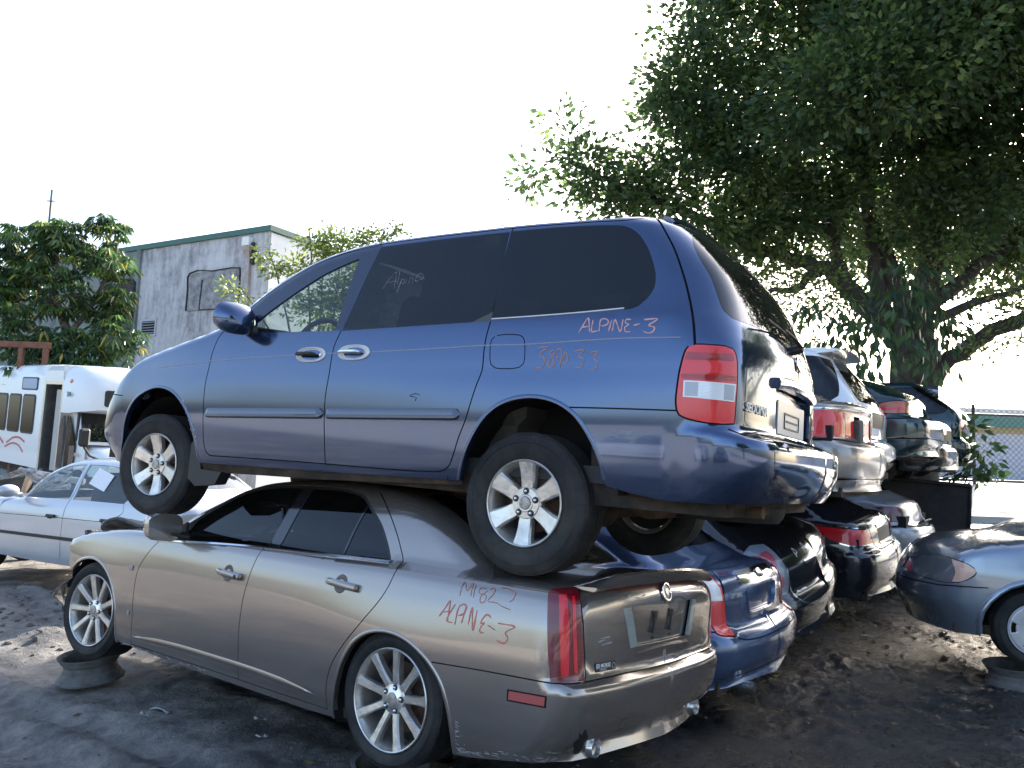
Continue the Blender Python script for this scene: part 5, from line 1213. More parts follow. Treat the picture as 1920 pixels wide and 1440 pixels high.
    m = MB(); m.lathe([(.0, .002), (.050, .002), (.056, .007), (.064, .007), (.068, .0)], 36, M=Matrix.Diagonal((1, 1, .62, 1))); em = m.build('emblem', M_['chrome'], O['tailgate'], M=Fe)
    letters('KIA', .042, txtframe(sk, 'ring', (R_, 1.125), .010), M_['chrome'], O['tailgate'], 'emblem_lettering', .0012, 0, .001)
    letters('EX', .04, txtframe(sk, 'ring', (-1.035, .84), .004, side=-1), M_['chrome'], O['tailgate'], 'trim_lettering', .002, .2, .0006)
    # wiper
    Fw = frame(sk, 'ring', (R_+.02, 1.20), 1, .0)
    w = MB(); w.lathe([(0, .045), (.020, .043), (.026, .03), (.026, -.01)], 16); w.tube([(0, .038, 0), (.10, .035, .035), (.28, .032, .052)], [.012, .009, .006], 8); w.tube([(.05, .016, .048), (.52, .016, .060)], .006, 6)
    w.build('rear_wiper', M_['black'], O['tailgate'], M=Fw)
    # high brake lamp / spoiler lip
    sp = sweep(sk, 'top', curve([(-.56, -.62), (-.60, -.3), (-.61, 0), (-.60, .3), (-.56, .62)], False, .05), [(-.04, -.005), (-.03, .014), (.01, .018), (.035, .0)]); sp.build('roof_lip', pm, O['tailgate'])
    # underside
    u = MB(); u.box(-.95, -.80, .36, 3.55, .80, .46); u.box(-.98, -.78, .40, -.3, .78, .60)
    u.build('floor_pan', M_['under'], root)
    u = MB(); u.tube([(2.5, .70, .40), (.45, .70, .40)], .045, 8); u.tube([(2.5, -.70, .40), (.45, -.70, .40)], .045, 8); u.tube([(-.1, .55, .42), (-.98, .55, .46)], .05, 8); u.tube([(-.1, -.55, .42), (-.98, -.55, .46)], .05, 8)
    u.tube([(-.88, -.72, .40), (-.88, .72, .40)], .05, 8); u.build('chassis_rail', M_['under'], root)
    u = MB(); u.tube([(0, -.70, .30), (0, .70, .30)], .055, 12); u.ellipsoid((0, 0, .30), (.10, .13, .10)); u.build('rear_axle', M_['under'], root)
    u = MB(); u.tube([(-.42, -.30, .36), (-.42, .32, .36)], .11, 20, flat=.62); u.tube([(-.42, .32, .36), (-.6, .42, .37), (-1.02, .44, .38)], .028, 10); u.tube([(2.4, .1, .33), (1.4, .2, .30), (.3, .2, .36), (-.3, .1, .36)], .032, 10); u.build('exhaust', M_['rust'], root)
    u = MB(); u.lathe([(.11, -.05), (.19, -.055), (.30, -.06), (.325, -.02), (.325, .02), (.30, .06), (.19, .055), (.11, .05)], 36, M=Matrix.Translation((-.66, -.1, .37)) @ Matrix.Rotation(math.pi/2, 4, 'X')); u.build('spare_wheel', M_['rubber'], root)
    # arch liners
    for side in (1, -1):
        for cx, r, ym in ((2.83, .405, .865), (-.03, .47, .905)):
            m = MB(); v, f = [], []; n = 20; y0, y1 = side*.40, side*ym
            for k in range(n+1):
                a = math.radians(2+176*k/n); v += [(cx+r*math.cos(a), y0, .40+r*math.sin(a)), (cx+r*math.cos(a), y1, .40+r*math.sin(a))]
            for k in range(n): f.append((2*k, 2*k+1, 2*k+3, 2*k+2))
            f.append(tuple(2*k for k in range(n+1)))
            m.add(v, f, True); m.build('arch_liner', M_['liner'], root)
        # mud flap behind the front wheel
        m = MB(); m.extrude([(2.47, .56), (2.52, .50), (2.52, .28), (2.44, .235), (2.25, .26), (2.20, .34), (2.40, .345), (2.425, .45)], side*.80, side*.885); m.build('mud_flap', M_['black'], root)
    # cabin
    c = MB(); c.bbox(2.15, -.78, .80, 2.55, .78, 1.17, .04); c.ellipsoid((2.28, .38, 1.19), (.16, .22, .07)); c.build('dashboard', M_['interior'], root)
    c = MB(); c.box(-.85, -.82, .46, 2.35, .82, .54); c.build('cabin_floor', M_['interior'], root)
    st = Matrix.Translation((1.98, .38, 1.22)) @ Matrix.Rotation(math.radians(62), 4, 'Y')
    c = MB(); v = []; f = []; n, k2 = 40, 10
    for i in range(n):
        a = 2*math.pi*i/n
        for j in range(k2):
            b = 2*math.pi*j/k2; r = .185+.017*math.cos(b); v.append((r*math.cos(a), r*math.sin(a), .017*math.sin(b)))
    for i in range(n):
        for j in range(k2): f.append((i*k2+j, ((i+1) % n)*k2+j, ((i+1) % n)*k2+(j+1) % k2, i*k2+(j+1) % k2))
    c.add(v, f, True, st); c.ellipsoid((0, 0, .0), (.07, .08, .04), M=st)
    for ang in (0, 120, 240): c.tube([tuple(st @ Vector((0, 0, 0))), tuple(st @ Vector((.18*math.cos(math.radians(ang)), .18*math.sin(math.radians(ang)), 0)))], .016, 8)
    c.build('steering_wheel', M_['interior'], root)
    def seat(x, y, wid=.25, name='seat'):
        c = MB(); c.bbox(x-.25, y-wid, .72, x+.25, y+wid, .90, .05)
        c.bbox(-.07, -wid, 0, .07, wid, .62, .05, M=Matrix.Translation((x-.24, y, .86)) @ Matrix.Rotation(math.radians(-14), 4, 'Y'))
        c.bbox(-.05, -.13, .60, .05, .13, .80, .04, M=Matrix.Translation((x-.24, y, .86)) @ Matrix.Rotation(math.radians(-14), 4, 'Y'))
        c.box(x-.2, y-wid*.8, .5, x+.2, y+wid*.8, .72); c.build(name, M_['interior_grey'], root)
    seat(1.40, .40); seat(1.40, -.40); seat(.42, .42); seat(.42, -.42); seat(-.35, 0, .6)
    # wheels
    for (x, s, steer) in ((0, 1, 0), (0, -1, 0), (2.915, 1, 7), (2.915, -1, 7)):
        M = Matrix.Translation((x, s*.775, .340+(.005 if x else 0)))
        if s < 0: M = M @ Matrix.Rotation(math.pi, 4, 'Z')
        make_wheel(root, 'wheel', M, .341, .204, .215, 'six', steer if s > 0 else steer, rot=(0 if x == 0 else 8))
    return root
M_['mould'] = mat('grey_blue_moulding', (.10, .115, .15), .28, .5, Coat_Weight=.5)
M_['marker_pink'] = mat('pink_marker', (.55, .30, .29), .6)
M_['silver_trim'] = rusty('silver_handle_plastic', (.72, .71, .70), (.58, .56, .55), .4, 12); M_['silver_trim'].node_tree.nodes['Principled BSDF'].inputs['Metallic'].default_value = .2
M_['chip'] = mat('bare_primer_chips', (.62, .62, .64), .7); M_['chip_grey'] = mat('fine_scratches', (.34, .36, .40), .6)
VAN = build_van()
# ------------------------------------------------------------------ the bronze saloon under it
MS = Matrix(((-0.81244, -0.58096, 0.0492, -0.05677), (0.58296, -0.81085, 0.05183, 4.77439), (0.00978, 0.07079, 0.99744, 0.11566), (0, 0, 0, 1)))
def polyline_box(root, name, m, pts, r): 
    q = MB(); q.tube(pts, r, 8); return q.build(name, m, root)
def build_sedan():
    sk = SK_SED; V = ST
    root = thing('saloon_car', 'bronze grey saloon with the blue minivan on its roof, front bumper missing', 'saloon car', MS)
    R_ = sk.sr
    af = curve([(3.275, .575), (3.19, .65), (3.08, .688), (2.96, .692), (2.82, .655), (2.71, .58), (2.63, .46), (2.60, .33), (2.605, .17)], False, .02)
    ar = curve([(.415, .150)]+[(.409, .228), (.378, .374), (.335, .475), (.272, .565), (.19, .625), (.10, .655), (.01, .662), (-.085, .648), (-.18, .610), (-.265, .556), (-.33, .49), (-.375, .398), (-.407, .273), (-.417, .172)], False, .02)
    us = np.concatenate([np.linspace(R_, -1.0, 12), np.linspace(-.95, -.50, 10)])
    crease = lambda x: np.interp(x, [-1.7, -.93, -.80, -.49, -.17, .056, .5, 1.2, 2.23, 2.6, 2.87, 3.1, 3.3, 3.5], [1.005, .985, .968, .975, .977, .975, .97, .95, .90, .915, .905, .88, .855, .80])
    # upper limit of the ring chart: trunk edge, pillar, roof rail, screen pillar, bonnet edge
    pts = [(u, crease(u)+.012) for u in np.linspace(R_, -.52, 30)]
    pts += [(-.44, 1.035), (-.30, 1.105), (-.15, 1.18), (0, 1.245), (.15, 1.295), (.30, 1.33), (.5, 1.352), (.77, 1.364), (1.05, 1.358), (1.36, 1.333), (1.60, 1.285), (1.80, 1.205), (1.95, 1.13), (2.10, 1.045), (2.22, .965), (2.30, .925)]
    pts += [(x, crease(x)+.004) for x in np.linspace(2.4, 3.36, 16)]
    top_line = np.array(pts); FRx = 3.42
    low = [(R_, .262), (-1.3, .262), (-1.1, .252), (-.95, .243), (-.80, .240), (-.68, .215), (-.50, .180), (-.42, .172)]
    low += [tuple(p) for p in ar[::-1]][1:]
    low += [(.67, .142), (1.23, .146), (2.0, .150)]
    low += [tuple(p) for p in af[::-1]][1:]
    outer = np.concatenate([np.array(low), [(3.30, .62), (3.33, .74), (3.355, .80)], top_line[::-1]])
    L = {}
    def line(k, v): L[k] = curve(v, False, .03)
    line('a', [(2.21, .905)]+V['seam_a'][1:-1]+[(2.405, .19)])
    line('b', [(1.158, .965)]+V['seam_b'][1:-1]+[(1.232, .190)])
    line('c', [(.515, 1.372), (.499, 1.363)]+V['seam_c'][1:-1]+[(.455, .19)])
    line('bot', [(2.405, .19), (1.8, .190), (1.232, .188), (.83, .186), (.455, .19)])
    line('br', [(-.250, .568), (-.50, .581), (-.70, .590), (-.84, .596), (-.94, .598)])
    line('tl', [(-.955, .598), (-1.2, .602), (-1.5, .600), (R_, .600)])
    def area(*s): return np.concatenate([np.array(q)[:, :2] for q in s])
    fd = area(L['a'][::-1], [(2.24, .93), (2.2, .99), (2.06, 1.07), (1.9, 1.18), (1.6, 1.34), (1.2, 1.37), (1.158, 1.37)], L['b'], L['bot'][::-1][:0], [(1.232, .188), (1.8, .19), (2.405, .19)])
    rd = area(L['b'][::-1], [(1.158, 1.40), (.515, 1.40)], L['c'], [(.455, .19), (.83, .186), (1.232, .188)])
    bumper = area([(-.84, .596), (-.70, .590), (-.50, .581), (-.250, .568)], ar[(ar[:, 0] < -.25)], [(-.42, .10), (R_, .10), (R_, .575), (-1.1, .58), (-.955, .592)])
    trunk = area([(-.955, .598), (-.945, .70), (-.932, .85), (-.925, 1.0), (-.925, 1.06), (R_, 1.06), (R_, .600), (-1.2, .602)])
    lampL = curve([(-.806, .966, 1), (-.823, .986), (-.872, .996), (-.922, .995, 1), (-.926, .88), (-.946, .72), (-.955, .602, 1), (-.895, .602), (-.836, .600, 1), (-.818, .765)], True, .02)
    lampi = curve([(-.845, .962, 1), (-.872, .968, 1), (-.884, .84), (-.893, .63, 1), (-.868, .628, 1), (-.855, .80)], True, .02)
    lampj = curve([(-.890, .960, 1), (-.902, .962, 1), (-.908, .84), (-.925, .64, 1), (-.912, .638, 1), (-.898, .80)], True, .02)
    gf = curve([(2.02, .918, 1), (1.985, 1.035), (1.90, 1.10), (1.78, 1.175), (1.59, 1.268), (1.40, 1.308), (1.20, 1.326), (1.10, 1.328, 1), (1.13, 1.15), (1.175, .966, 1), (1.60, .945)], True, .03)
    gp = curve([(1.10, 1.329, 1), (1.02, 1.33, 1), (1.04, 1.15), (1.075, .972, 1), (1.175, .966, 1), (1.13, 1.15)], True, .03)
    gr = curve([(1.015, 1.33, 1), (.874, 1.335), (.685, 1.327), (.559, 1.303), (.46, 1.245), (.34, 1.165), (.25, 1.08), (.178, .994, 1), (.594, .980), (1.07, .971, 1), (1.035, 1.15)], True, .03)
    dv = strip_poly(curve([(.487, 1.268), (.503, 1.186), (.519, 1.08), (.531, .994)], False, .03), .014)
    marker = curve([(-.690, .523, 1), (-.823, .533, 1), (-.822, .495, 1), (-.689, .486, 1)], True, .03)
    mk2 = np.array([(-.682, .530), (-.829, .540), (-.829, .489), (-.682, .478)])
    brake = curve([(-1.0, 1.002, 1), (-1.3, 1.004), (R_, 1.005, 1), (R_, .972, 1), (-1.3, .973), (-1.0, .985, 1)], True, .03)
    rev = curve([(-1.19, .898, 1), (-1.262, .902, 1), (-1.335, .716, 1), (-1.270, .710, 1)], True, .02)
    recess = curve([(-1.262, .902, 1), (R_, .902, 1), (R_, .716, 1), (-1.335, .716, 1)], True, .03)
    skirt = curve([(-1.02, .24, 1), (-1.06, .30), (-1.12, .345), (-1.28, .348), (R_, .348, 1), (R_, .10, 1), (-1.02, .10, 1)], True, .03)
    damage = curve([(-.930, .347, 1), (-.948, .361, 1), (-.943, .397, 1), (-.955, .375, 1), (-.967, .405, 1), (-.99, .363, 1), (-.985, .331, 1), (-.993, .285), (-.978, .268, 1), (-.956, .268), (-.951, .297, 1), (-.935, .320, 1)], True, .01)
    rock = area([(.40, .10), (2.62, .10), (2.62, .178), (1.23, .178), (.40, .178)])
    scrape = curve([(-.42, .165), (-.43, .21), (-.47, .205), (-.52, .225), (-.60, .21), (-.70, .235), (-.82, .25), (-.82, .22), (-.6, .16)], True, .02)
    g = .006
    regs = [('rear_bumper', bumper), ('front_door', fd), ('rear_door', rd), ('rocker', rock, -.006), ('boot_lid', trunk)]
    regs += [(('panel_gap', q), strip_poly(L[q], g), -.010) for q in ('a', 'b', 'c', 'bot', 'br', 'tl')]
    regs += [(('panel_gap', 'x'), strip_poly(np.array([(-.930, 1.0), (-.936, .86), (-.955, .70), (-.962, .60)]), g), -.010)]
    regs += [('window_frame', curve([(2.10, .915, 1), (2.07, .99), (1.93, 1.10), (1.80, 1.185), (1.60, 1.284), (1.40, 1.324), (1.20, 1.34), (.874, 1.349), (.68, 1.341), (.55, 1.315), (.44, 1.25), (.32, 1.17), (.23, 1.08), (.16, .990, 1), (.594, .974), (1.1, .965), (1.6, .94)], True, .03), -.001)]
    regs += [('front_window', gf, -.003), ('pillar_trim', gp, .001), ('rear_window', gr, -.003), ('window_divider', dv, .001)]
    regs += [('tail_lamp', lampL, .003), ('lamp_core', lampi, .005), ('lamp_core', lampj, .005), ('marker_seal', mk2, -.002), ('side_marker', marker, .002), ('brake_lamp', brake, -.003), ('reversing_lamp', rev, .002), (None, recess), ('bumper_valance', skirt, -.012), ('scraped_primer', damage, .0012)]
    P = patch(sk, 'ring', outer, regs, (.05, .035))
    E3 = sk.ring(top_line); edge = E3[:, :2]; edge[0, 1] = 0
    topo = np.concatenate([edge, (edge*[1, -1])[::-1][:-1]])
    ws = curve([(2.45, 0), (2.42, .30), (2.30, .58), (2.22, .68), (1.95, .62), (1.70, .55), (1.60, .45), (1.55, .2), (1.55, 0)], False, .05); ws = np.concatenate([ws, (ws*[1, -1])[::-1][1:-1]])
    bl = curve([(-.42, 0), (-.38, .35), (-.28, .58), (.0, .55), (.22, .50), (.26, .3), (.27, 0)], False, .05); bl = np.concatenate([bl, (bl*[1, -1])[::-1][1:-1]])
    hd = curve([(2.52, 0), (2.46, .4), (2.36, .70), (2.6, .775), (3.0, .765), (3.3, .72), (3.44, .60), (3.52, .3), (3.54, 0)], False, .06); hd = np.concatenate([hd, (hd*[1, -1])[::-1][1:-1]])
    tl = curve([(-.52, 0), (-.50, .5), (-.47, .74), (-.8, .755), (-1.2, .72), (-1.2, 0)], False, .06); tl = np.concatenate([tl, (tl*[1, -1])[::-1][1:-1]])
    T = patch(sk, 'top', topo, [('boot_top', tl), ('windscreen', ws, -.004), ('rear_screen', bl, -.004), (None, hd)], (.07, .06))
    pm = M_['sed']
    mats = {'base': pm, 'rear_bumper': pm, 'front_door': pm, 'rear_door': pm, 'rocker': pm, 'boot_lid': pm, 'panel_gap': M_['seam'], 'window_frame': M_['black'], 'front_window': M_['g_tint'], 'pillar_trim': M_['gloss_black'],
            'rear_window': M_['g_tint'], 'window_divider': M_['gloss_black'], 'tail_lamp': M_['red_dark'], 'lamp_core': M_['red'], 'marker_seal': M_['seam'], 'side_marker': M_['marker_lens'], 'brake_lamp': M_['brown_lens'], 'reversing_lamp': M_['white_lens_dull'],
            'bumper_valance': pm, 'scraped_primer': M_['black']}
    both = {'rear_bumper', 'boot_lid', 'brake_lamp', 'bumper_valance'}
    O = {}
    for k, p in P.items():
        if isinstance(k, tuple):
            skin_obj(k[0], p, M_['seam'], root); skin_obj(k[0], mirror(p), M_['seam'], root); continue
        nm = 'body_side' if k == 'base' else k
        fl = 0 if k in ('panel_gap', 'marker_seal', 'scraped_primer') else .012
        pp = flange(p, fl) if fl else p
        if k in both: O[k] = skin_obj(nm, join_parts([pp, mirror(pp)]), mats[k], root)
        elif k == 'scraped_primer': O[k] = skin_obj(nm, pp, mats[k], root)
        else: O[k] = skin_obj(nm, pp, mats[k], root); O[k+'R'] = skin_obj(nm, mirror(pp), mats[k], root)
    for k, p in T.items(): O['T'+k] = skin_obj({'base': 'roof'}.get(k, k), flange(p, .01), M_['g_tint'] if k in ('windscreen', 'rear_screen') else pm, root)
    for s in ('', 'R'):
        O['lamp_core'+s].parent = O['tail_lamp'+s]; O['marker_seal'+s].parent = O['side_marker'+s]; O['window_divider'+s].parent = O['rear_window'+s]
    O['brake_lamp'].parent = O['boot_lid']
    # licence recess
    rc = patch(sk, 'ring', recess, [], .05)['base']; rc = (rc[0]-rc[1]*.02, rc[1], rc[2]); skin_obj('licence_recess', join_parts([rc, mirror(rc)]), M_['sed'], O['boot_lid'])
    Fp = frame(sk, 'ring', (R_, .81), 1, -.016)
    for sx in (-.10, .10):
        q = MB(); q.bbox(sx-.014, 0, .02, sx+.014, .008, .060, .003); q.tube([(sx+.01, .004, .03), (sx+.018, .006, -.01), (sx+.034, .006, -.045)], [.009, .006, .010], 8); q.build('plate_clip', M_['black'], O['boot_lid'], M=Fp)
        q = MB(); q.lathe([(0, .002), (.006, .002), (.006, -.002)], 10, M=Matrix.Translation((sx+.01, 0, -.072))); q.build('screw_hole', M_['seam'], O['boot_lid'], M=Fp)
    # lip under the plate
    a = sweep(sk, 'ring', curve([(-1.33, .672), (-1.45, .680), (R_, .684)], False, .03), [(-.012, -.002), (-.006, .010), (.010, .012), (.022, -.002)]); b = MB(); b.add(a.v, a.f, True); b.add([(x, -y, z) for x, y, z in a.v], a.f, True); b.build('boot_lip', pm, O['boot_lid'])
    # spoiler: low winged blade on the boot edge
    ys = np.linspace(-.70, .70, 29); v, f = [], []
    for y in ys:
        q = abs(y)/.70; e = 1-sstep(.80, 1.0, q); x0 = -1.055+.10*y*y; z0 = 1.028-.06*y*y
        pr = [(.15, -.006), (.10, .012*e+.0), (.04, .030*e+.004), (-.012, .046*e+.006), (-.020, .040*e+.002), (-.016, .022*e-.004), (0, -.014)]
        v += [(x0+a, y, z0+b) for a, b in pr]
    n = 7
    for i in range(len(ys)-1):
        for j in range(n): f.append((i*n+j, i*n+(j+1) % n, (i+1)*n+(j+1) % n, (i+1)*n+j))
    q = MB(); q.add(v, f, True); q.f += [tuple(range(n)), tuple((len(ys)-1)*n+j for j in range(n))]; q.sm += [0, 0]; q.build('boot_spoiler', pm, root)
    # emblem, letters, dealer sticker
    Fe = frame(sk, 'ring', (R_, .958), 1, .002)
    m = MB(); m.lathe([(.0, .003), (.036, .004), (.040, .010), (.047, .011), (.053, .008), (.055, .0)], 36); em = m.build('emblem', M_['chrome'], O['boot_lid'], M=Fe)
    m = MB(); m.lathe([(0, .0065), (.034, .006)], 30); m.build('emblem_field', M_['emblem'], em)
    m = MB(); m.extrude([(-.018, .018), (.018, .018), (.018, -.002), (0, -.020), (-.018, -.002)], .006, .009); m.box(-.018, .009, .006, .018, .0095, .008); m.box(-.001, .009, -.016, .001, .0096, .018); m.build('shield', M_['chrome_dull'], em)
    letters('STS', .035, txtframe(sk, 'ring', (-1.06, .645), .003, side=-1), M_['chrome_dull'], O['boot_lid'], 'model_lettering', .0015, .1, .0005)
    st = txtframe(sk, 'ring', (-1.075, .648), .0022)
    q = MB(); q.bbox(-.082, -.020, 0, .082, .020, .0012, .0006); s_ = q.build('dealer_sticker', M_['black'], O['boot_lid'], M=st)
    letters('ED MORSE', .024, Matrix.Translation((-.020, .006, .0018)), M_['white'], s_, 'sticker_lettering', .0003, 0, .0006)
    letters('TAMPA BAY', .010, Matrix.Translation((-.020, -.012, .0018)), M_['white'], s_, 'sticker_lettering', .0003)
    q = MB(); q.box(-.078, -.0055, .0014, .040, -.0045, .0019); q.build('sticker_rule', M_['white'], s_)
    q = MB(); q.lathe([(.0115, .0022), (.0135, .0022)], 24, M=Matrix.Translation((.062, 0, 0)) @ Matrix.Rotation(math.pi/2, 4, 'X')); q.build('sticker_ring', M_['white'], s_)
    # handles
    for side in (1, -1):
        for q0, par in (((1.392, .780), 'front_door'), ((.416, .842), 'rear_door')):
            par_o = O[par+('' if side > 0 else 'R')]; Fm = frame(sk, 'ring', q0, side, .0) @ Matrix.Rotation(math.radians(-3), 4, 'Y')
            cup = MB(); cup.lathe([(.0, -.003), (.030, -.001), (.042, .002), (.047, .0012), (.050, -.002)], 32, M=Matrix.Translation((.012, .001, .002))); cup.build('handle_cup', M_['sed_cup_shade'], par_o, M=Fm)
            g_ = MB(); v, f = [], []
            secs = [(.125, .004, .006), (.118, .016, .016), (.08, .034, .018), (.0, .042, .020), (-.07, .040, .021), (-.122, .030, .020), (-.128, .006, .012)]
            for x, y, h in secs: v += [(x, .002, -h), (x, y-.008, -h), (x, y, -h*.4), (x, y, h*.5), (x, y-.006, h), (x, .002, h)]
            for i in range(len(secs)-1):
                for j in range(6): f.append((i*6+j, i*6+(j+1) % 6, (i+1)*6+(j+1) % 6, (i+1)*6+j))
            g_.add(v, f, True); g_.build('door_handle', M_['sed'], par_o, M=Fm, angle=50)
            if par == 'front_door':
                k_ = MB(); k_.box(-.106, .030, -.013, -.092, .0385, .008); k_.build('key_slot', M_['black'], par_o, M=Fm)
    # chrome beltline
    for side in (1, -1):
        for ln, par in (([(2.235, .900), (1.684, .934), (1.172, .957)], 'front_door'), ([(1.162, .957), (.746, .970), (.158, .988)], 'rear_door')):
            s = sweep(sk, 'ring', curve(ln, False, .04), [(-.013, -.002), (-.011, .008), (.0, .011), (.011, .007), (.013, -.002)], side); s.build('chrome_strip', M_['chrome_blue'], O[par+('' if side > 0 else 'R')])
        ln = curve([(2.38, .245), (1.9, .268), (1.5, .272), (1.0, .268), (.55, .245)], False, .05)
        sweep(sk, 'ring', ln, [(-.020, -.002), (-.006, .006), (.004, .007), (.022, -.002)], side, taper=.15).build('door_crease', pm, root)
        for arc in (af, ar):
            sweep(sk, 'ring', arc, [(-.008, -.03), (-.008, .002), (.0, .004), (.010, .0015), (.014, -.003)], side).build('arch_lip', pm, root)
        # small side repeater and badge on the wing
        Fm = frame(sk, 'ring', (2.459, .690), side, .002); q = MB(); q.bbox(-.022, -.002, -.016, .022, .006, .016, .003); q.build('side_repeater', M_['amber_pale'], root, M=Fm)
        Fm = frame(sk, 'ring', (2.434, .393), side, .002); q = MB(); q.bbox(-.011, -.002, -.016, .011, .004, .016, .002); q.build('wing_badge', M_['chrome_dull'], root, M=Fm)
        # exhausts
        e = MB(); Me = Matrix.Translation((-.955, side*.58, .285)) @ Matrix.Rotation(math.pi/2, 4, 'Z') @ Matrix.Rotation(math.radians(4), 4, 'X')
        e.lathe([(.034, -.12), (.042, -.11), (.046, .05), (.043, .055), (.040, .045), (.036, -.10), (.0, -.10)], 32, M=Matrix.Diagonal((1.25, 1, .95, 1)) if False else Me); e.build('exhaust_tip', M_['chrome_dull'], root)
        # lip around the exhaust cut-out
        for cx, r in ((2.957, .40), (-.01, .43)):
            m = MB(); v, f = [], []; o = 0; n = 20
            for k in range(n+1):
                a = math.radians(-20+220*k/n); v += [(cx+r*math.cos(a), side*.35, .30+r*math.sin(a)), (cx+r*math.cos(a), side*(.80 if cx > 1 else .865), .30+r*math.sin(a))]
            for k in range(n): f.append((o+2*k, o+2*k+1, o+2*k+3, o+2*k+2))
            f.append(tuple(o+2*k for k in range(n+1)))
            m.add(v, f, True); m.build('arch_liner', M_['liner'], root)
    # writing
    stroke(sk, 'ring', [SMARK[k] for k in ('a1', 'a2', 'l', 'p', 'i', 'n', 'e', 'dash', '3')], .009, .0012).build('marker_writing', M_['marker'], root)
    stroke(sk, 'ring', [SMARK[k] for k in ('m', 's1', '8', '2', '22')], .006, .0012).build('marker_writing', M_['marker_pale'], root)
    rs = random.Random(4); L1 = []
    for k in range(46):
        x = -.44-.45*rs.random()**1.6; z = np.interp(x, [-.9, -.42], [.262, .185])+abs(rs.gauss(0, .016)); L1.append([(x, z), (x-rs.uniform(.006, .035), z+rs.uniform(-.008, .006))])
    for k in range(14): z = rs.uniform(.2, .34); L1.append([(-.43, z), (-.43-rs.uniform(.006, .03), z+rs.uniform(-.01, .01))])
    stroke(sk, 'ring', L1, .0034, .0012).build('scratch_marks', M_['chip_soft'], root)
    L1 = []
    for k in range(46): x = 2.58-1.0*rs.random()**1.5; L1.append([(x, .166+rs.uniform(0, .018)), (x-rs.uniform(.01, .05), .164+rs.uniform(0, .02))])
    stroke(sk, 'ring', L1, .0034, .0015).build('scratch_marks', M_['chip_soft'], root)
    L1 = [[(s_+rs.uniform(-.01, .01), z_), (s_-rs.uniform(.02, .07), z_+rs.uniform(-.006, .01))] for s_, z_ in [(-1.25, .955), (-1.32, .945), (-1.38, .95), (-1.2, .94), (-1.02, .76), (-1.05, .745), (-1.04, .775)]]
    stroke(sk, 'ring', L1, .007, .0010).build('scratch_marks', M_['chip_grey'], root)
    # bumper details
    for q0, r in (((-.984, .537), .012),):
        Fm = frame(sk, 'ring', q0, 1, .001); k_ = MB(); k_.bbox(-.010, -.002, -.016, .010, .0016, .016, .001); k_.build('sensor', M_['sed'], O['rear_bumper'], M=Fm)
    hx = np.array([(-1.185, .405), (-1.235, .402), (-1.235, .352), (-1.185, .352), (-1.185, .405)])
    s = stroke(sk, 'ring', [[tuple(p) for p in hx[i:i+2]] for i in range(4)], .003, .0008); s.build('tow_cover_gap', M_['seam'], O['rear_bumper'])
    # bonnet: buckled, standing open by a hand's width at the front edge
    q = patch(sk, 'top', hd, [], .06)['base']; v, n, t = q; v = v.copy(); lift = sstep(2.5, 3.3, v[:, 0])*(.055+.030*np.sin(v[:, 1]*7+1.2)+.02*np.sin(v[:, 0]*9)); v[:, 2] += lift
    v[:, 2] += .03*sstep(.55, .76, np.abs(v[:, 1]))*sstep(2.4, 2.9, v[:, 0])
    me = skin_obj('bonnet', flange((v, n, t), .015), M_['sed_cup_shade2'], root)
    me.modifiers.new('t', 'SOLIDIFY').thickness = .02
    # engine bay, stripped nose, torn plastic
    e = MB(); e.box(2.3, -.74, .30, 3.25, .74, .80); e.build('engine_bay', M_['liner'], root)
    e = MB(); e.box(3.30, -.70, .30, 3.42, .70, .66); e.tube([(3.46, -.72, .48), (3.5, 0, .50), (3.42, .74, .50)], .05, 8); e.build('radiator_support', M_['under'], root)
    rnd = random.Random(5)
    for s_ in (1,):
        v, f = [], []; nx, nz = 7, 12
        for j in range(nz):
            z = .86-.62*j/(nz-1)
            for i in range(nx):
                a = i/(nx-1); x = 3.34+.20*a*(1-.3*j/(nz-1))+.05*math.sin(j*.9)+.16*(j/(nz-1))+rnd.uniform(-.015, .015); y = .835-.20*a+rnd.uniform(-.015, .015)-.04*math.sin(j*1.3)
                v.append((x-(.05 if j < 3 else 0), y+.02*(j/(nz-1)), z+rnd.uniform(-.008, .008)))
        for j in range(nz-1):
            for i in range(nx-1):
                if rnd.random() < .16 and j > 5: continue
                f.append((j*nx+i, j*nx+i+1, (j+1)*nx+i+1, (j+1)*nx+i))
        q = MB(); q.add(v, f, True); o = q.build('broken_headlamp', M_['cracked'], root, angle=20); o.modifiers.new('t', 'SOLIDIFY').thickness = .004
        o['label'] = 'smashed headlamp and torn bumper plastic hanging at the front corner'
    v, f = [], []; nx, nz = 16, 4
    for i in range(nx):
        a = math.radians(15+75*i/(nx-1)); r = .37+rnd.uniform(-.02, .015)
        for j in range(nz): v.append((2.99+(r)*math.cos(a), .88-.07*j+rnd.uniform(-.012, .012), .34+(r+.02*j)*math.sin(a)))
    for i in range(nx-1):
        for j in range(nz-1): f.append((i*nz+j, i*nz+j+1, (i+1)*nz+j+1, (i+1)*nz+j))
    q = MB(); q.add(v, f, False); q.build('torn_arch_liner', M_['black'], root)
    # mirror, crumpled
    m = MB(); n, k2 = 18, 8; v, f = [], []
    for j in range(k2):
        t = j/(k2-1); xx = -.05+.16*t; sc = max((1-t**3.0)**.5 if t < 1 else .02, .04)
        for k in range(n):
            a = 2*math.pi*k/n; v.append((xx+rnd.uniform(-.006, .006), .115*math.copysign(abs(math.cos(a))**.6, math.cos(a))*sc+rnd.uniform(-.006, .006), .085*math.copysign(abs(math.sin(a))**.7, math.sin(a))*sc+rnd.uniform(-.006, .006)))
    for j in range(k2-1):
        for k in range(n): f.append((j*n+k, j*n+(k+1) % n, (j+1)*n+(k+1) % n, (j+1)*n+k))
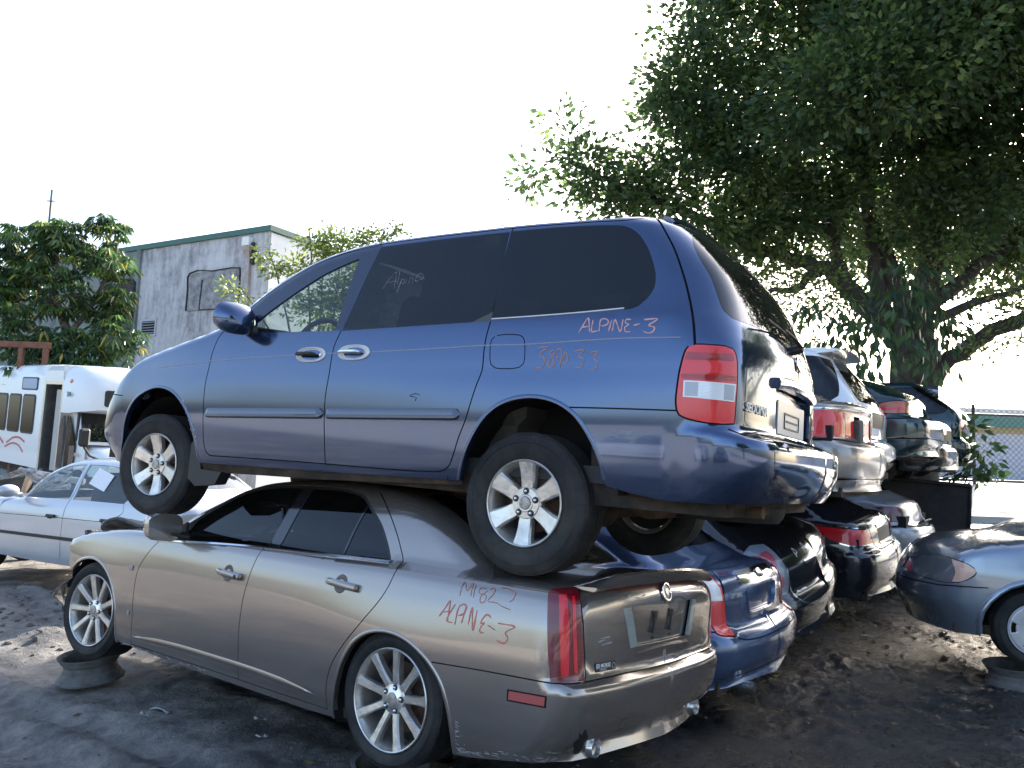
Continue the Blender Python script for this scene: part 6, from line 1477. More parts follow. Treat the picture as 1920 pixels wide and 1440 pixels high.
    m.add(v, f, True, Matrix.Translation((2.02, 1.00, 1.005)) @ Matrix.Rotation(-.1, 4, 'Z')); m.f.append(tuple(range(n))); m.sm.append(False)
    mo = m.build('door_mirror', M_['sed'], root); mo['label'] = 'scuffed door mirror with its lower shell torn off'
    b = MB(); b.tube([(1.98, .84, .945), (1.99, .90, .955), (2.0, .96, .965)], [.05, .04, .035], 10, flat=.6); b.extrude([(2.20, .915), (1.99, .915), (1.985, 1.04)], .83, .845); b.build('mirror_arm', M_['black'], mo)
    # floor, cabin
    e = MB(); e.box(-.70, -.72, .20, 2.4, .72, .26); e.box(-.90, -.66, .34, -.55, .66, .55); e.box(.25, -.80, .15, 2.5, .80, .20); e.build('floor_pan', M_['under'], root)
    def seat(x, y, w=.24):
        c = MB(); c.bbox(x-.24, y-w, .40, x+.24, y+w, .58, .05); Mx = Matrix.Translation((x-.24, y, .55)) @ Matrix.Rotation(math.radians(-16), 4, 'Y')
        c.bbox(-.06, -w, 0, .06, w, .58, .05, M=Mx); c.bbox(-.045, -.12, .57, .045, .12, .74, .03, M=Mx); c.box(x-.2, y-w*.8, .25, x+.2, y+w*.8, .42); c.build('seat', M_['interior'], root)
    seat(1.25, .37); seat(1.25, -.37); seat(.32, 0, .6)
    c = MB(); c.bbox(1.75, -.72, .55, 2.25, .72, .93, .05); c.build('dashboard', M_['interior'], root)
    st = Matrix.Translation((1.66, .37, .90)) @ Matrix.Rotation(math.radians(68), 4, 'Y')
    c = MB(); v = []; f = []; n, k2 = 36, 8
    for i in range(n):
        a = 2*math.pi*i/n
        for j in range(k2):
            b = 2*math.pi*j/k2; r = .185+.016*math.cos(b); v.append((r*math.cos(a), r*math.sin(a), .016*math.sin(b)))
    for i in range(n):
        for j in range(k2): f.append((i*k2+j, ((i+1) % n)*k2+j, ((i+1) % n)*k2+(j+1) % k2, i*k2+(j+1) % k2))
    c.add(v, f, True, st); c.ellipsoid((0, 0, 0), (.08, .08, .04), M=st); c.build('steering_wheel', M_['interior'], root)
    for (x, s, steer) in ((0, 1, 0), (0, -1, 0), (2.957, 1, 6), (2.957, -1, 6)):
        M = Matrix.Translation((x, s*.77, .335))
        if s < 0: M = M @ Matrix.Rotation(math.pi, 4, 'Z')
        make_wheel(root, 'wheel', M, .332, .243, .245, 'nine', steer, rot=(-2 if x == 0 else 12))
    return root
M_['chip_soft'] = mat('scuffed_primer', (.36, .34, .33), .7)
M_['gloss_black'] = mat('gloss_black_trim', (.012, .012, .014), .12, 0, .5, Coat_Weight=.6)
M_['brown_lens'] = mat('dusty_brown_lens', (.13, .045, .035), .35, 0, .5)
M_['marker_lens'] = mat('faded_red_marker', (.42, .09, .085), .3, 0, .5)
M_['white_lens_dull'] = lens('milky_reversing_lens', (.30, .345, .34), rib=30)
M_['emblem'] = mat('emblem_enamel', (.16, .12, .12), .3, .4)
M_['sed_cup_shade'] = mat('shadowed_handle_cup', (.10, .085, .08), .3, .5)  # body bronze darkened, so the shade of the handle recess sits in its colour
M_['sed_cup_shade2'] = rusty('dark_bonnet_paint', (.10, .095, .095), (.06, .055, .05), .35, 4)  # bonnet given darker, greyer colours than the body paint
M_['chrome_blue'] = mat('bright_belt_strip', (.72, .74, .78), .16, 1.)
M_['amber_pale'] = mat('dull_repeater', (.30, .29, .30), .2, .5)
M_['cracked'] = rusty('cracked_plastic', (.42, .42, .43), (.10, .10, .10), .35, 9)
SALOON = build_sedan()
# ------------------------------------------------------------------ the other cars of the yard
def pose(x, y, z, fx, fy, roll=0., pitch=0.):
    """origin under the rear axle, heading (fx, fy), left side lifted by roll degrees, nose by pitch degrees"""
    a = math.atan2(fy, fx)
    return Matrix.Translation((x, y, z)) @ Matrix.Rotation(a, 4, 'Z') @ Matrix.Rotation(math.radians(roll), 4, 'X') @ Matrix.Rotation(math.radians(-pitch), 4, 'Y')
def sedan_F(w=.87, deck=1.0, belt=.93, roof=1.40, R=None, crown=.12, corner=.16, nose=3.65, hood=.93, top=None, ncrown=.35, wb=2.7, tail=-.95):
    W = hermite([.10, .18, .30, .55, .70, belt-.08, belt, belt+.08], [w-.10, w-.05, w-.015, w, w, w-.02, w-.045, w-.08])
    G = hermite([-1, .5, belt, belt+.05, roof-.10, roof-.03, roof+.05], [w-.06, w-.06, w-.065, w-.09, w-.26, w-.32, w-.45])
    Rz = hermite(*zip(*R)) if R else hermite([.2, .3, .42, .55, .60, .63, .8, deck, deck+.1], [tail+.12, tail-.02, tail-.08, tail-.08, tail-.04, tail, tail, tail+.02, tail+.08])
    D = hermite([tail-.2, tail, -.3, .5, wb-.9, wb-.6, wb-.1, wb+.35, nose-.25, nose-.08, nose+.05], [deck-.02, deck, deck+.01, deck-.02, hood+.05, hood+.05, hood+.02, hood-.04, hood-.15, hood-.28, hood-.45])
    T = top or [(-1.3, -1), (-.85, .5), (-.55, deck-.02), (-.35, deck+.08), (0, roof-.11), (.35, roof-.03), (.8, roof), (1.3, roof-.02), (1.62, roof-.12), (1.9, roof-.27), (2.1, hood+.04), (2.35, hood-.12), (2.8, .3), (3.4, -.5)]
    Tp = hermite(*zip(*T))
    def F(P):
        x, y, z = P[:, 0], P[:, 1], P[:, 2]; ay = np.abs(y)
        ww = W(z)-.03*sstep(wb-.3, wb+.7, x)-.03*sstep(-.2, tail-.1, x)+.012*bump(x, 0, .48)*sstep(.85, .55, z)+.012*bump(x, wb, .48)*sstep(.85, .55, z)
        low = smax(ay-ww, z-(D(x)-.07*(y/w)**2), .06)
        low = smax(low, Rz(z)+crown*y*y-x, corner)
        low = smax(low, (x-(nose-ncrown*y*y-.10*sstep(.5, .2, z)))*.9, .22)
        q = np.clip(1-(y/(w-.28))**2, -1, 1)
        xs = x-.16*q*sstep(1.1, 2.0, x)+.10*q*sstep(.4, -.3, x)
        t = (z-Tp(xs)-.03*q)/np.sqrt(1+.25*sstep(1.3, 1.8, x)+.3*sstep(.3, -.2, x))
        return smin(low, smax(ay-G(z), t, .07), .03)
    F.D = D; F.T = Tp; F.belt = belt; F.roof = roof; F.deck = deck; F.nose = nose; F.wb = wb; F.hood = hood; F.tail = tail; F.w = w
    return F
def suv_F(w=.90, roof=1.68, belt=1.02, tail=-.95, crown=.13, rake=.30):
    W = hermite([.25, .36, .5, .75, .95, belt, belt+.05, roof-.12, roof, roof+.1], [w-.08, w-.03, w, w+.01, w-.01, w-.04, w-.06, w-.17, w-.22, w-.32])
    Rz = hermite([.25, .35, .48, .62, .66, .70, .95, belt+.02, roof-.1, roof+.02], [tail+.08, tail-.05, tail-.12, tail-.11, tail-.04, tail, tail-.01, tail+.03, tail+rake, tail+rake+.12])
    Hh = hermite([-1.2, -.6, .3, 1.2, 1.6, 2.0, 2.25, 2.8, 3.3, 3.6], [roof-.04, roof-.01, roof, roof-.03, roof-.10, roof-.38, belt+.06, belt, belt-.1, .6])
    def F(P):
        x, y, z = P[:, 0], P[:, 1], P[:, 2]; ay = np.abs(y)
        a = smax(ay-W(z), (Rz(z)+crown*y*y-x)*.95, .16); a = smax(a, x-(3.6-.3*y*y), .25)
        return smax(a, (z-Hh(x)-.03*np.clip(1-(y/w)**2, 0, 1))/np.sqrt(1+.5*sstep(1.6, 2.2, x)), .08)
    F.Hh = Hh; F.belt = belt; F.roof = roof; F.tail = tail; F.w = w; F.wb = 2.7; F.suv = True
    return F
def arch_pts(cx, r, zc, zlow, n=14, rx=None):
    a0 = math.asin(max(-.95, (zlow-zc)/r)); o = []
    for k in range(n+1):
        a = math.pi-a0-(math.pi-2*a0)*k/n; o.append((cx-(rx or r)*math.cos(a), zc+r*math.sin(a)))
    return o
def car(name, label, cat, M, F, pm, regs=(), wheels='plain', sp=(.085, .05), group=None, steer=0, side_detail=True, zlow=.22, rear_only=False, tyre=(.315, .195, .195), arch=.355, glassm='g_tint', wheel_list=None, hubs=None):
    suv = hasattr(F, 'suv'); xb = 2.9; sk = Skin(F, xa=-.5, xb=xb, ya=.30, r0=.45, z0=.5)
    root = thing(name, label, cat, M, group); R_, FR = sk.sr, sk.sf
    wb = F.wb; zr = tyre[0]
    if suv:
        top = [(u, float(F.Hh(max(u, F.tail+.32)))-.03) for u in np.linspace(R_, -.62, 14)]+[(x, float(F.Hh(x))-.028) for x in np.linspace(-.55, 3.1, 44)]+[(u, F.belt-.16) for u in np.linspace(3.25, FR, 8)]
    else:
        top = [(u, F.deck-.025) for u in np.linspace(R_, -.56, 18)]
        for x in np.linspace(-.48, 2.1, 34): top.append((x, max(F.deck-.02 if x < .3 else F.hood+.0, float(F.T(x))-.022)))
        top += [(x, float(F.D(x))-.035) for x in np.linspace(2.2, F.nose-.45, 12)]
        top += [(u, float(F.D(F.nose-.45))-.035+(-.13)*min(1, (u-(F.nose-.45))/.5)) for u in np.linspace(F.nose-.35, FR, 10)]
    top = np.array(top)
    ar = arch_pts(0, arch, zr, zlow); afr = arch_pts(wb, arch, zr, zlow)
    low = [(R_, .27), (-.9, .26), (-.6, zlow+.01)]+ar+[(wb/2, zlow-.02)]+afr+[(wb+.6, zlow), (FR, .22)]
    outer = np.concatenate([np.array(low), top[::-1]])
    g = .008; rg = []
    if side_detail:
        b = F.belt; rf = F.roof
        if suv:
            rg += [('side_window', curve([(2.0, b+.04, 1), (1.75, rf-.32), (1.5, rf-.13), (1.12, rf-.09, 1), (1.08, b+.04, 1)], True, .08), -.004), ('side_window', curve([(1.0, b+.04, 1), (1.02, rf-.09, 1), (.25, rf-.09, 1), (.18, b+.04, 1)], True, .08), -.004),
                   ('side_window', curve([(.10, b+.04, 1), (.16, rf-.09, 1), (-.45, rf-.10), (-.62, rf-.16), (-.66, b+.1), (-.60, b+.05)], True, .08), -.004)]
        else:
            T = F.T
            pts = [(1.98, b+.015, 1)]+[(x, float(T(x))-.055) for x in (1.85, 1.65, 1.4, 1.2)]+[(1.10, rf-.065, 1), (1.06, b+.03, 1)]
            rg.append(('front_window', curve(pts, True, .06), -.003))
            pts = [(.99, b+.03, 1), (1.03, rf-.065, 1)]+[(x, float(T(x))-.06) for x in (.8, .5, .3)]+[(.12, float(T(.12))-.09), (.03, b+.12), (.08, b+.035, 1)]
            rg.append(('rear_side_window', curve(pts, True, .06), -.003))
        rg = [('front_door', np.array([(wb-.42, b), (wb-.36, .6), (wb-.42, .27), (1.04, .26), (1.04, 1.9), (1.5, 1.9), (2.15, b+.1)])), ('rear_door', np.array([(1.04, .26), (1.04, 1.9), (.45, 1.9), (.02, b-.05), (.36, .6), (.42, .27)]))]+rg
        for ln in ([(2.1, b), (wb-.40, b-.1), (wb-.36, .6), (wb-.42, .27)], [(1.04, rf-.05), (1.03, b), (1.05, .26)], [(.08, b+.05), (.02, b-.05), (.2, .75), (.36, .6), (.42, .27)]):
            i = 1.
            rg.append(('panel_gap', strip_poly(curve(ln, False, .06), g), -.008))
    rg += list(regs)
    rg = [((('panel_gap', 'seam', i),)+tuple(q[1:]) if q[0] == 'panel_gap' else q) for i, q in enumerate(rg)]
    P = patch(sk, 'ring', outer, rg, sp)
    E3 = sk.ring(top); edge = E3[:, :2]; edge[0, 1] = 0; edge[-1, 1] = 0
    topo = np.concatenate([edge, (edge*[1, -1])[::-1][1:-1]])
    tr = []
    if not suv:
        ws = np.array([(2.26, 0), (2.20, .35), (2.0, .60), (1.65, F.w-.36), (1.50, F.w-.42), (1.42, 0)]); ws = np.concatenate([ws, (ws*[1, -1])[::-1][1:-1]])
        bl = np.array([(-.48, 0), (-.42, .40), (-.30, F.w-.30), (.10, F.w-.36), (.22, F.w-.42), (.26, 0)]); bl = np.concatenate([bl, (bl*[1, -1])[::-1][1:-1]])
        hd = np.array([(2.36, 0), (2.28, .5), (2.15, F.w-.14), (F.nose-.7, F.w-.16), (F.nose-.40, F.w-.32), (F.nose-.28, .3), (F.nose-.25, 0)]); hd = np.concatenate([hd, (hd*[1, -1])[::-1][1:-1]])
        tl = np.array([(-.56, 0), (-.54, .45), (-.5, F.w-.16), (F.tail+.1, F.w-.18), (-1.5, F.w-.2), (-1.5, 0)]); tl = np.concatenate([tl, (tl*[1, -1])[::-1][1:-1]])
        tr = [('boot_top', tl), ('bonnet', hd), ('windscreen', ws, -.004), ('rear_screen', bl, -.004)]
    else:
        ws = np.array([(2.3, 0), (2.2, .4), (2.0, .68), (1.65, .62), (1.58, 0)]); ws = np.concatenate([ws, (ws*[1, -1])[::-1][1:-1]]); tr = [('windscreen', ws, -.004)]
    T_ = patch(sk, 'top', topo, tr, (.10, .09))
    O = {}
    gm = {'front_window', 'rear_side_window', 'side_window', 'windscreen', 'rear_screen', 'rear_window'}
    mm = {'tail_lamp': 'red', 'brake_lamp': 'red', 'reversing_lamp': 'white_lens', 'headlamp': 'lamp_glass', 'indicator': 'amber', 'bumper_strip': 'black', 'panel_gap': 'seam', 'chrome_band': 'chrome', 'plate_recess': 'black', 'lamp_seal': 'seam', 'lower_bumper': 'black', 'grille': 'black', 'side_strip': 'black', 'body_strip': 'black', 'crease_shade': 'seam'}
    both = {'rear_bumper', 'tailgate', 'boot_lid', 'plate_recess', 'rear_window', 'chrome_band', 'front_bumper', 'lower_bumper', 'grille', 'brake_lamp'}
    for k, p in P.items():
        key = k[0] if isinstance(k, tuple) else k
        m = pm
        if isinstance(k, tuple): m = M_[k[1]]
        elif key in gm: m = M_[glassm]
        elif key in mm: m = M_[mm[key]]
        nm = 'body_side' if key == 'base' else key
        pp = p if key in ('panel_gap', 'lamp_seal', 'crease_shade') else flange(p, .012)
        if key in both: O[key] = skin_obj(nm, join_parts([pp, mirror(pp)]), m, root)
        else: O[key] = skin_obj(nm, pp, m, root); O[key+'R'] = skin_obj(nm, mirror(pp), m, root)
    for k, p in T_.items(): O['T'+k] = skin_obj({'base': 'roof'}.get(k, k), p, M_[glassm] if k in gm else pm, root)
    for c in ('reversing_lamp', 'indicator', 'lamp_seal'):
        for s in ('', 'R'):
            par = 'tail_lamp' if 'tail_lamp'+s in O else 'headlamp'
            if c+s in O and par+s in O: O[c+s].parent = O[par+s]
    q = MB(); q.box(F.tail+.05, -F.w+.13, .22, (3.2), F.w-.13, .30); q.build('floor_pan', M_['under'], root)
    q = MB(); q.box(F.tail+.12, -F.w+.1, .28, -.35, F.w-.1, F.belt-.12); q.build('boot_floor', M_['liner'], root)
    q = MB(); q.box(2.15, -F.w+.35, .28, 3.1, F.w-.35, (F.hood if not suv else F.belt)-.12); q.build('engine_bay', M_['liner'], root)
    q = MB()
    for x in (.25, 1.25):
        for y in (-.38, .38):
            q.bbox(x-.25, y-.23, .42, x+.25, y+.23, .60, .05); Mx = Matrix.Translation((x-.25, y, .56)) @ Matrix.Rotation(math.radians(-15), 4, 'Y'); q.bbox(-.06, -.23, 0, .06, .23, .55, .05, M=Mx); q.bbox(-.04, -.12, .54, .04, .12, .70, .03, M=Mx)
    q.bbox(1.85, -F.w+.15, .55, 2.2, F.w-.15, F.belt-.03, .05); q.build('seats_and_dashboard', M_['interior'], root)
    for side in (1, -1):
        for cx in (0, wb):
            m = MB(); v, f = [], []; n = 16; r = arch+.03
            for k in range(n+1):
                a = math.radians(-12+204*k/n); v += [(cx+r*math.cos(a), side*(F.w-.42), zr+r*math.sin(a)), (cx+r*math.cos(a), side*(F.w-.045), zr+r*math.sin(a))]
            for k in range(n): f.append((2*k, 2*k+1, 2*k+3, 2*k+2))
            f.append(tuple(2*k for k in range(n+1))); m.add(v, f, True); m.build('arch_liner', M_['liner'], root)
    for (x, s) in (wheel_list if wheel_list is not None else ((0, 1), (0, -1), (wb, 1), (wb, -1))):
        Mw = Matrix.Translation((x, s*(F.w-.125), zr))
        if s < 0: Mw = Mw @ Matrix.Rotation(math.pi, 4, 'Z')
        full = wheels != 'plain' and (hubs is None or (x, s) in hubs)
        if full: make_wheel(root, 'wheel', Mw, tyre[0], tyre[1], tyre[2], wheels, steer if x else 0, rot=10, mats=('hub_silver', 'alloy_dirty'))
        else:
            ty = tyre_mb(tyre[0], tyre[1], tyre[2]).build('wheel', M_['rubber'], root, M=Mw @ Matrix.Rotation(math.radians(steer if x else 0), 4, 'Z'))
            d = MB(); h = tyre[2]/2; d.lathe([(0, h-.03), (tyre[1]*.5, h-.035), (tyre[1]*.95, h-.02), (tyre[1], h-.006), (tyre[1], -h+.01), (0, -h+.03)], 32); d.build('rim', M_['steel'], ty)
    return root, O, sk
M_['hub_silver'] = mat('silver_plastic_hub_cap', (.52, .52, .54), .35, .3)
M_['clear_grey'] = lens('clear_grey_lens', (.20, .23, .27), rib=30); M_['rose_lens'] = lens('rose_lens', (.42, .07, .10), rib=30)
M_['lamp_glass'] = lens('clear_headlamp', (.16, .165, .17), rib=25)
M_['dk_lens'] = lens('smoked_red_lens', (.12, .03, .025), rib=40)
M_['amber_red'] = lens('amber_red_lens', (.50, .10, .04), rib=40)
P_blue = paint('mid_blue_paint', (.060, .105, .215), amount=.18, metal=.5)
P_black = paint('black_paint', (.010, .010, .013), amount=.10, metal=.1, rough=.15)
P_black2 = paint('blue_black_paint', (.012, .013, .022), amount=.10, metal=.2, rough=.15)
P_silver = paint('silver_grey_paint', (.36, .37, .40), amount=.22, metal=.4, rough=.3)
P_taupe = paint('champagne_paint', (.30, .27, .25), amount=.22, metal=.5, rough=.28)
P_white = paint('white_paint', (.70, .71, .73), amount=.12, metal=0., rough=.25)
P_green = paint('dark_green_paint', (.012, .035, .042), amount=.10, metal=.4, rough=.16)
P_grey = paint('slate_blue_paint', (.24, .28, .34), amount=.12, metal=.6, rough=.22)
P_pearl = paint('silver_white_paint', (.52, .53, .56), amount=.20, metal=.25, rough=.28)
F_R = (-.81, .586)
def at_rear(cx, cy, z, tail, roll=0, pitch=0, f=F_R):
    """place a car by the middle of its tail"""
    n = math.hypot(*f); fx, fy = f[0]/n, f[1]/n
    return pose(cx-fx*tail, cy-fy*tail, z, fx, fy, roll, pitch)
def lettering(sk, root, txt, size, q, m='chrome', side=1, off=.004, tilt=0., name='model_lettering', bold=.0006):
    return letters(txt, size, txtframe(sk, 'ring', q, off, side, tilt), M_[m], root, name, .0015, .1, bold)
SR = -.5-.45*math.pi/2-.30          # chart position of the tail's middle
def y2s(y): return SR+y             # distance from the middle, on the flat of the tail

# blue saloon
F = sedan_F(w=.89, deck=1.02, belt=.93, roof=1.42, corner=.20, crown=.16, R=[(.2, -.86), (.28, -.97), (.40, -1.06), (.50, -1.07), (.58, -1.05), (.62, -1.00), (.66, -.95), (.8, -.95), (.98, -.93), (1.04, -.90), (1.12, -.82)])
lamp = curve([(-.66, .96, 1), (-.78, 1.01), (-.885, .90, 1), (-.90, .74), (-.93, .60, 1), (-.82, .62), (-.80, .665), (-.68, .665, 1), (-.65, .85)], True, .03)
rev = curve([(-.67, .945, 1), (-.78, .995), (-.865, .90, 1), (-.875, .82, 1), (-.76, .825, 1)], True, .03)
band = curve([(-1.16, .98, 1), (SR, .985, 1), (SR, .905, 1), (-1.13, .90, 1)], True, .04)
rec = curve([(-1.19, .865, 1), (SR, .87, 1), (SR, .705, 1), (-1.24, .705, 1)], True, .04)
root, O, sk = car('saloon_car', 'blue saloon beside the bronze one, chrome bar with an oval badge on its boot', 'saloon car', at_rear(1.90, 5.93, .0, -.95, 0), F, P_blue,
    [('rear_bumper', np.array([(-.42, .60), (-.62, .635), (-.80, .625), (-.93, .58), (-1.02, .565), (SR, .555), (SR, .1), (-.4, .1)])), ('boot_lid', np.array([(-.905, 1.1), (-.905, .75), (-.93, .60), (-1.0, .565), (SR, .555), (SR, 1.1)])),
     ('panel_gap', strip_poly(curve([(-.895, 1.0), (-.905, .75), (-.935, .60), (-1.0, .568), (SR, .556)], False, .04), .009), -.01), ('panel_gap', strip_poly(curve([(-.42, .60), (-.62, .64), (-.80, .63), (-.93, .59)], False, .04), .009), -.01),
     ('panel_gap', strip_poly(curve([(-.5, .30), (-.9, .33), (-1.1, .335), (SR, .335)], False, .05), .010), -.008),
     ('lamp_seal', strip_poly(np.concatenate([lamp, lamp[:2]]), .012), -.006), ('tail_lamp', lamp, .004), ('reversing_lamp', rev, .006), ('chrome_band', band, .008), (('plate_recess', 'navy'), rec, -.02)] if False else
    [('rear_bumper', np.array([(-.42, .60), (-.62, .635), (-.80, .625), (-.93, .58), (-1.02, .565), (SR, .555), (SR, .1), (-.4, .1)])), ('boot_lid', np.array([(-.905, 1.1), (-.905, .75), (-.93, .60), (-1.0, .565), (SR, .555), (SR, 1.1)])),
     ('panel_gap', strip_poly(curve([(-.895, 1.0), (-.905, .75), (-.935, .60), (-1.0, .568), (SR, .556)], False, .04), .009), -.01), ('panel_gap', strip_poly(curve([(-.42, .60), (-.62, .64), (-.80, .63), (-.93, .59)], False, .04), .009), -.01),
     ('panel_gap', strip_poly(curve([(-.5, .30), (-.9, .33), (-1.1, .335), (SR, .335)], False, .05), .010), -.008),
     ('lamp_seal', strip_poly(np.concatenate([lamp, lamp[:2]]), .012), -.006), ('tail_lamp', lamp, .004), ('reversing_lamp', rev, .006), ('chrome_band', band, .008), ('recess_floor', rec, -.022)], sp=(.07, .04))
m = sweep(sk, 'ring', curve([(-1.19, .86), (-1.24, .70), (-1.30, .69), (SR, .69)], False, .03), [(-.014, -.004), (-.008, .006), (.008, .006), (.014, -.02)]); b = MB(); b.add(m.v, m.f, True); b.add([(x, -y, z) for x, y, z in m.v], m.f, True); b.build('recess_rim', P_blue, O['boot_lid'])
Fe = frame(sk, 'ring', (SR, .945), 1, .012); q = MB(); q.lathe([(0, .002), (.036, .003), (.044, .006), (.047, 0)], 30, M=Matrix.Diagonal((1.25, 1, .8, 1))); q.build('oval_badge', M_['chrome_dull'], O['chrome_band'], M=Fe)
lettering(sk, O['boot_lid'], 'OPTIMA', .045, (-1.03, .835))
e = MB(); e.lathe([(.03, -.1), (.034, .04), (.030, .04), (.028, -.1)], 20, M=Matrix.Translation((-1.0, .45, .24)) @ Matrix.Rotation(math.pi/2, 4, 'Z')); e.build('exhaust_tip', M_['chrome_dull'], root)

# black saloon with clear lamps, leaning
F = sedan_F(w=.88, deck=1.06, belt=.96, roof=1.45, corner=.24, crown=.22, R=[(.2, -.86), (.3, -.98), (.42, -1.04), (.52, -1.05), (.60, -1.02), (.66, -.96), (.8, -.95), (.98, -.90), (1.08, -.86), (1.16, -.78)])
lamp = curve([(-.58, 1.0), (-.66, 1.03), (-.78, 1.0), (-.85, .90), (-.88, .76), (-.86, .68), (-.76, .67), (-.62, .72), (-.60, .85)], True, .03)
root, O, sk = car('saloon_car', 'leaning black saloon with clear round-lens tail lamps, right of the blue saloon', 'saloon car', at_rear(2.95, 7.55, .10, -.95, -9, 0), F, P_black,
    [('rear_bumper', np.array([(-.42, .62), (-.62, .66), (-.86, .66), (-.92, .60), (-1.05, .53), (SR, .52), (SR, .1), (-.4, .1)])), ('boot_lid', np.array([(-.87, 1.15), (-.90, .75), (-.92, .62), (-1.05, .53), (SR, .52), (SR, 1.15)])),
     (('panel_gap', 'chrome_dull'), strip_poly(curve([(-.88, 1.0), (-.905, .75), (-.93, .62), (-1.05, .535), (SR, .525)], False, .04), .007), .001), ('tail_lamp_glass', curve([(-.55, 1.02), (-.66, 1.05), (-.79, 1.01), (-.87, .90), (-.895, .76), (-.87, .66), (-.75, .65), (-.60, .70), (-.57, .85)], True, .03), .002),
     ('tail_lamp', curve([(-.66, .98), (-.73, 1.0), (-.79, .95), (-.79, .88), (-.73, .85), (-.67, .90)], True, .03), .006), ('tail_lamp', curve([(-.72, .82), (-.79, .83), (-.84, .78), (-.83, .71), (-.76, .69), (-.71, .74)], True, .03), .006),
     ('chrome_band', curve([(-1.20, .86, 1), (SR, .865, 1), (SR, .83, 1), (-1.22, .825, 1)], True, .04), .008)], sp=(.07, .045))
for s in ('', 'R'): O['tail_lamp_glass'+s].data.materials[0] = M_['clear_grey']; O['tail_lamp'+s].data.materials[0] = M_['rose_lens']
lettering(sk, O['boot_lid'], 'ALTIMA', .048, (-1.05, .64)); lettering(sk, O['boot_lid'], '2.5 S', .035, (-1.05, .72), side=-1)
for ln in ([(-1.30, .90), (-1.34, .98), (-1.38, .90)], [(-1.32, .935), (-1.365, .935)], [(-1.12, .90), (-1.12, .97), (-1.17, .94), (-1.12, .92)]): stroke(sk, 'ring', [ln], .008, .002).build('chalk_mark', M_['white'], O['boot_lid'])

# chrome-trimmed black saloon
F = sedan_F(w=.91, deck=1.10, belt=.98, roof=1.48, corner=.20, crown=.17, R=[(.2, -.90), (.32, -1.0), (.45, -1.06), (.60, -1.07), (.70, -1.04), (.74, -.98), (.8, -.96), (1.0, -.94), (1.10, -.92), (1.18, -.84)])
lamp = curve([(-.36, .985, 1), (-.55, .975), (-.80, .955), (-.90, .94, 1), (-.95, .84, 1), (-.97, .80, 1), (-.70, .80), (-.56, .845), (-.44, .91)], True, .03)
root, O, sk = car('saloon_car', 'glossy black saloon with slanted red tail lamps and chrome trim, under the white estate', 'saloon car', at_rear(4.36, 9.20, .16, -.95, -3), F, P_black2,
    [('rear_bumper', np.array([(-.40, .80), (-.70, .785), (-.97, .785), (-1.06, .74), (SR, .73), (SR, .1), (-.4, .1)])), ('boot_lid', np.array([(-.93, 1.2), (-.94, .95), (-1.0, .80), (-1.06, .74), (SR, .73), (SR, 1.2)])), ('panel_gap', strip_poly(curve([(-.93, 1.05), (-.94, .95), (-1.0, .80), (-1.06, .745), (SR, .735)], False, .04), .009), -.01),
     (('lamp_chrome', 'chrome'), strip_poly(np.array([(-.25, .998), (-.55, .99), (-.80, .97), (-.90, .955)]), .018), .006), (('lamp_chrome', 'chrome'), strip_poly(np.array([(-.60, .822), (-.70, .79), (-.96, .79)]), .014), .006), ('tail_lamp', lamp, .005),
     ('chrome_band', curve([(-1.14, .985, 1), (SR, .99, 1), (SR, .955, 1), (-1.16, .95, 1)], True, .04), .010), ('plate_recess', curve([(-1.15, .94, 1), (SR, .945, 1), (SR, .81, 1), (-1.17, .80, 1)], True, .04), -.012), (('lower_trim', 'chrome_dull'), curve([(-1.17, .80, 1), (SR, .81, 1), (SR, .775, 1), (-1.20, .765, 1)], True, .04), .006)], sp=(.07, .045))
Fe = frame(sk, 'ring', (SR, 1.04), 1, .006); q = MB(); q.lathe([(.036, .002), (.042, .006), (.048, .002)], 30); q.tube([(-.03, .004, -.02), (.03, .004, .025)], .006, 6); q.build('ring_badge', M_['chrome'], O['boot_lid'], M=Fe)
lettering(sk, O['boot_lid'], 'CXL', .035, (-1.03, 1.03))

# silver coupe at the end of the lower row
F = sedan_F(w=.86, deck=1.02, belt=.92, roof=1.36, corner=.24, crown=.20, R=[(.2, -.88), (.3, -.98), (.42, -1.03), (.56, -1.04), (.66, -1.0), (.70, -.90), (.8, -.88), (.98, -.86), (1.04, -.83), (1.10, -.74)])
lamp = curve([(-.38, .86), (-.55, .915), (-.78, .915), (-.88, .89), (-.93, .80), (-.90, .735), (-.70, .72), (-.48, .755)], True, .03)
root, O, sk = car('coupe', 'pale silver coupe with smoked oval tail lamps beside the dark steel plate', 'coupe', at_rear(5.66, 10.82, .34, -.95), F, P_silver,
    [('rear_bumper', np.array([(-.42, .66), (-.8, .68), (-1.02, .67), (SR, .665), (SR, .1), (-.4, .1)])), ('panel_gap', strip_poly(np.array([(-.42, .66), (-.8, .68), (-1.02, .67), (SR, .665)]), .012), -.01), (('tail_lamp', 'dk_lens'), lamp, .003), (('plate_recess', 'silver_dark'), curve([(-1.16, .62, 1), (SR, .62, 1), (SR, .47, 1), (-1.18, .47, 1)], True, .04), -.012)] if 'silver_dark' in M_ else
    [('rear_bumper', np.array([(-.42, .66), (-.8, .68), (-1.02, .67), (SR, .665), (SR, .1), (-.4, .1)])), ('panel_gap', strip_poly(np.array([(-.42, .66), (-.8, .68), (-1.02, .67), (SR, .665)]), .012), -.01), (('tail_lamp', 'dk_lens'), lamp, .003)], sp=(.08, .05))
q = MB(); q.bbox(-.30, -.01, -.012, .30, .085, .012, .006); q.build('bumper_step', M_['black'], root, M=frame(sk, 'ring', (SR, .70), 1, .0))

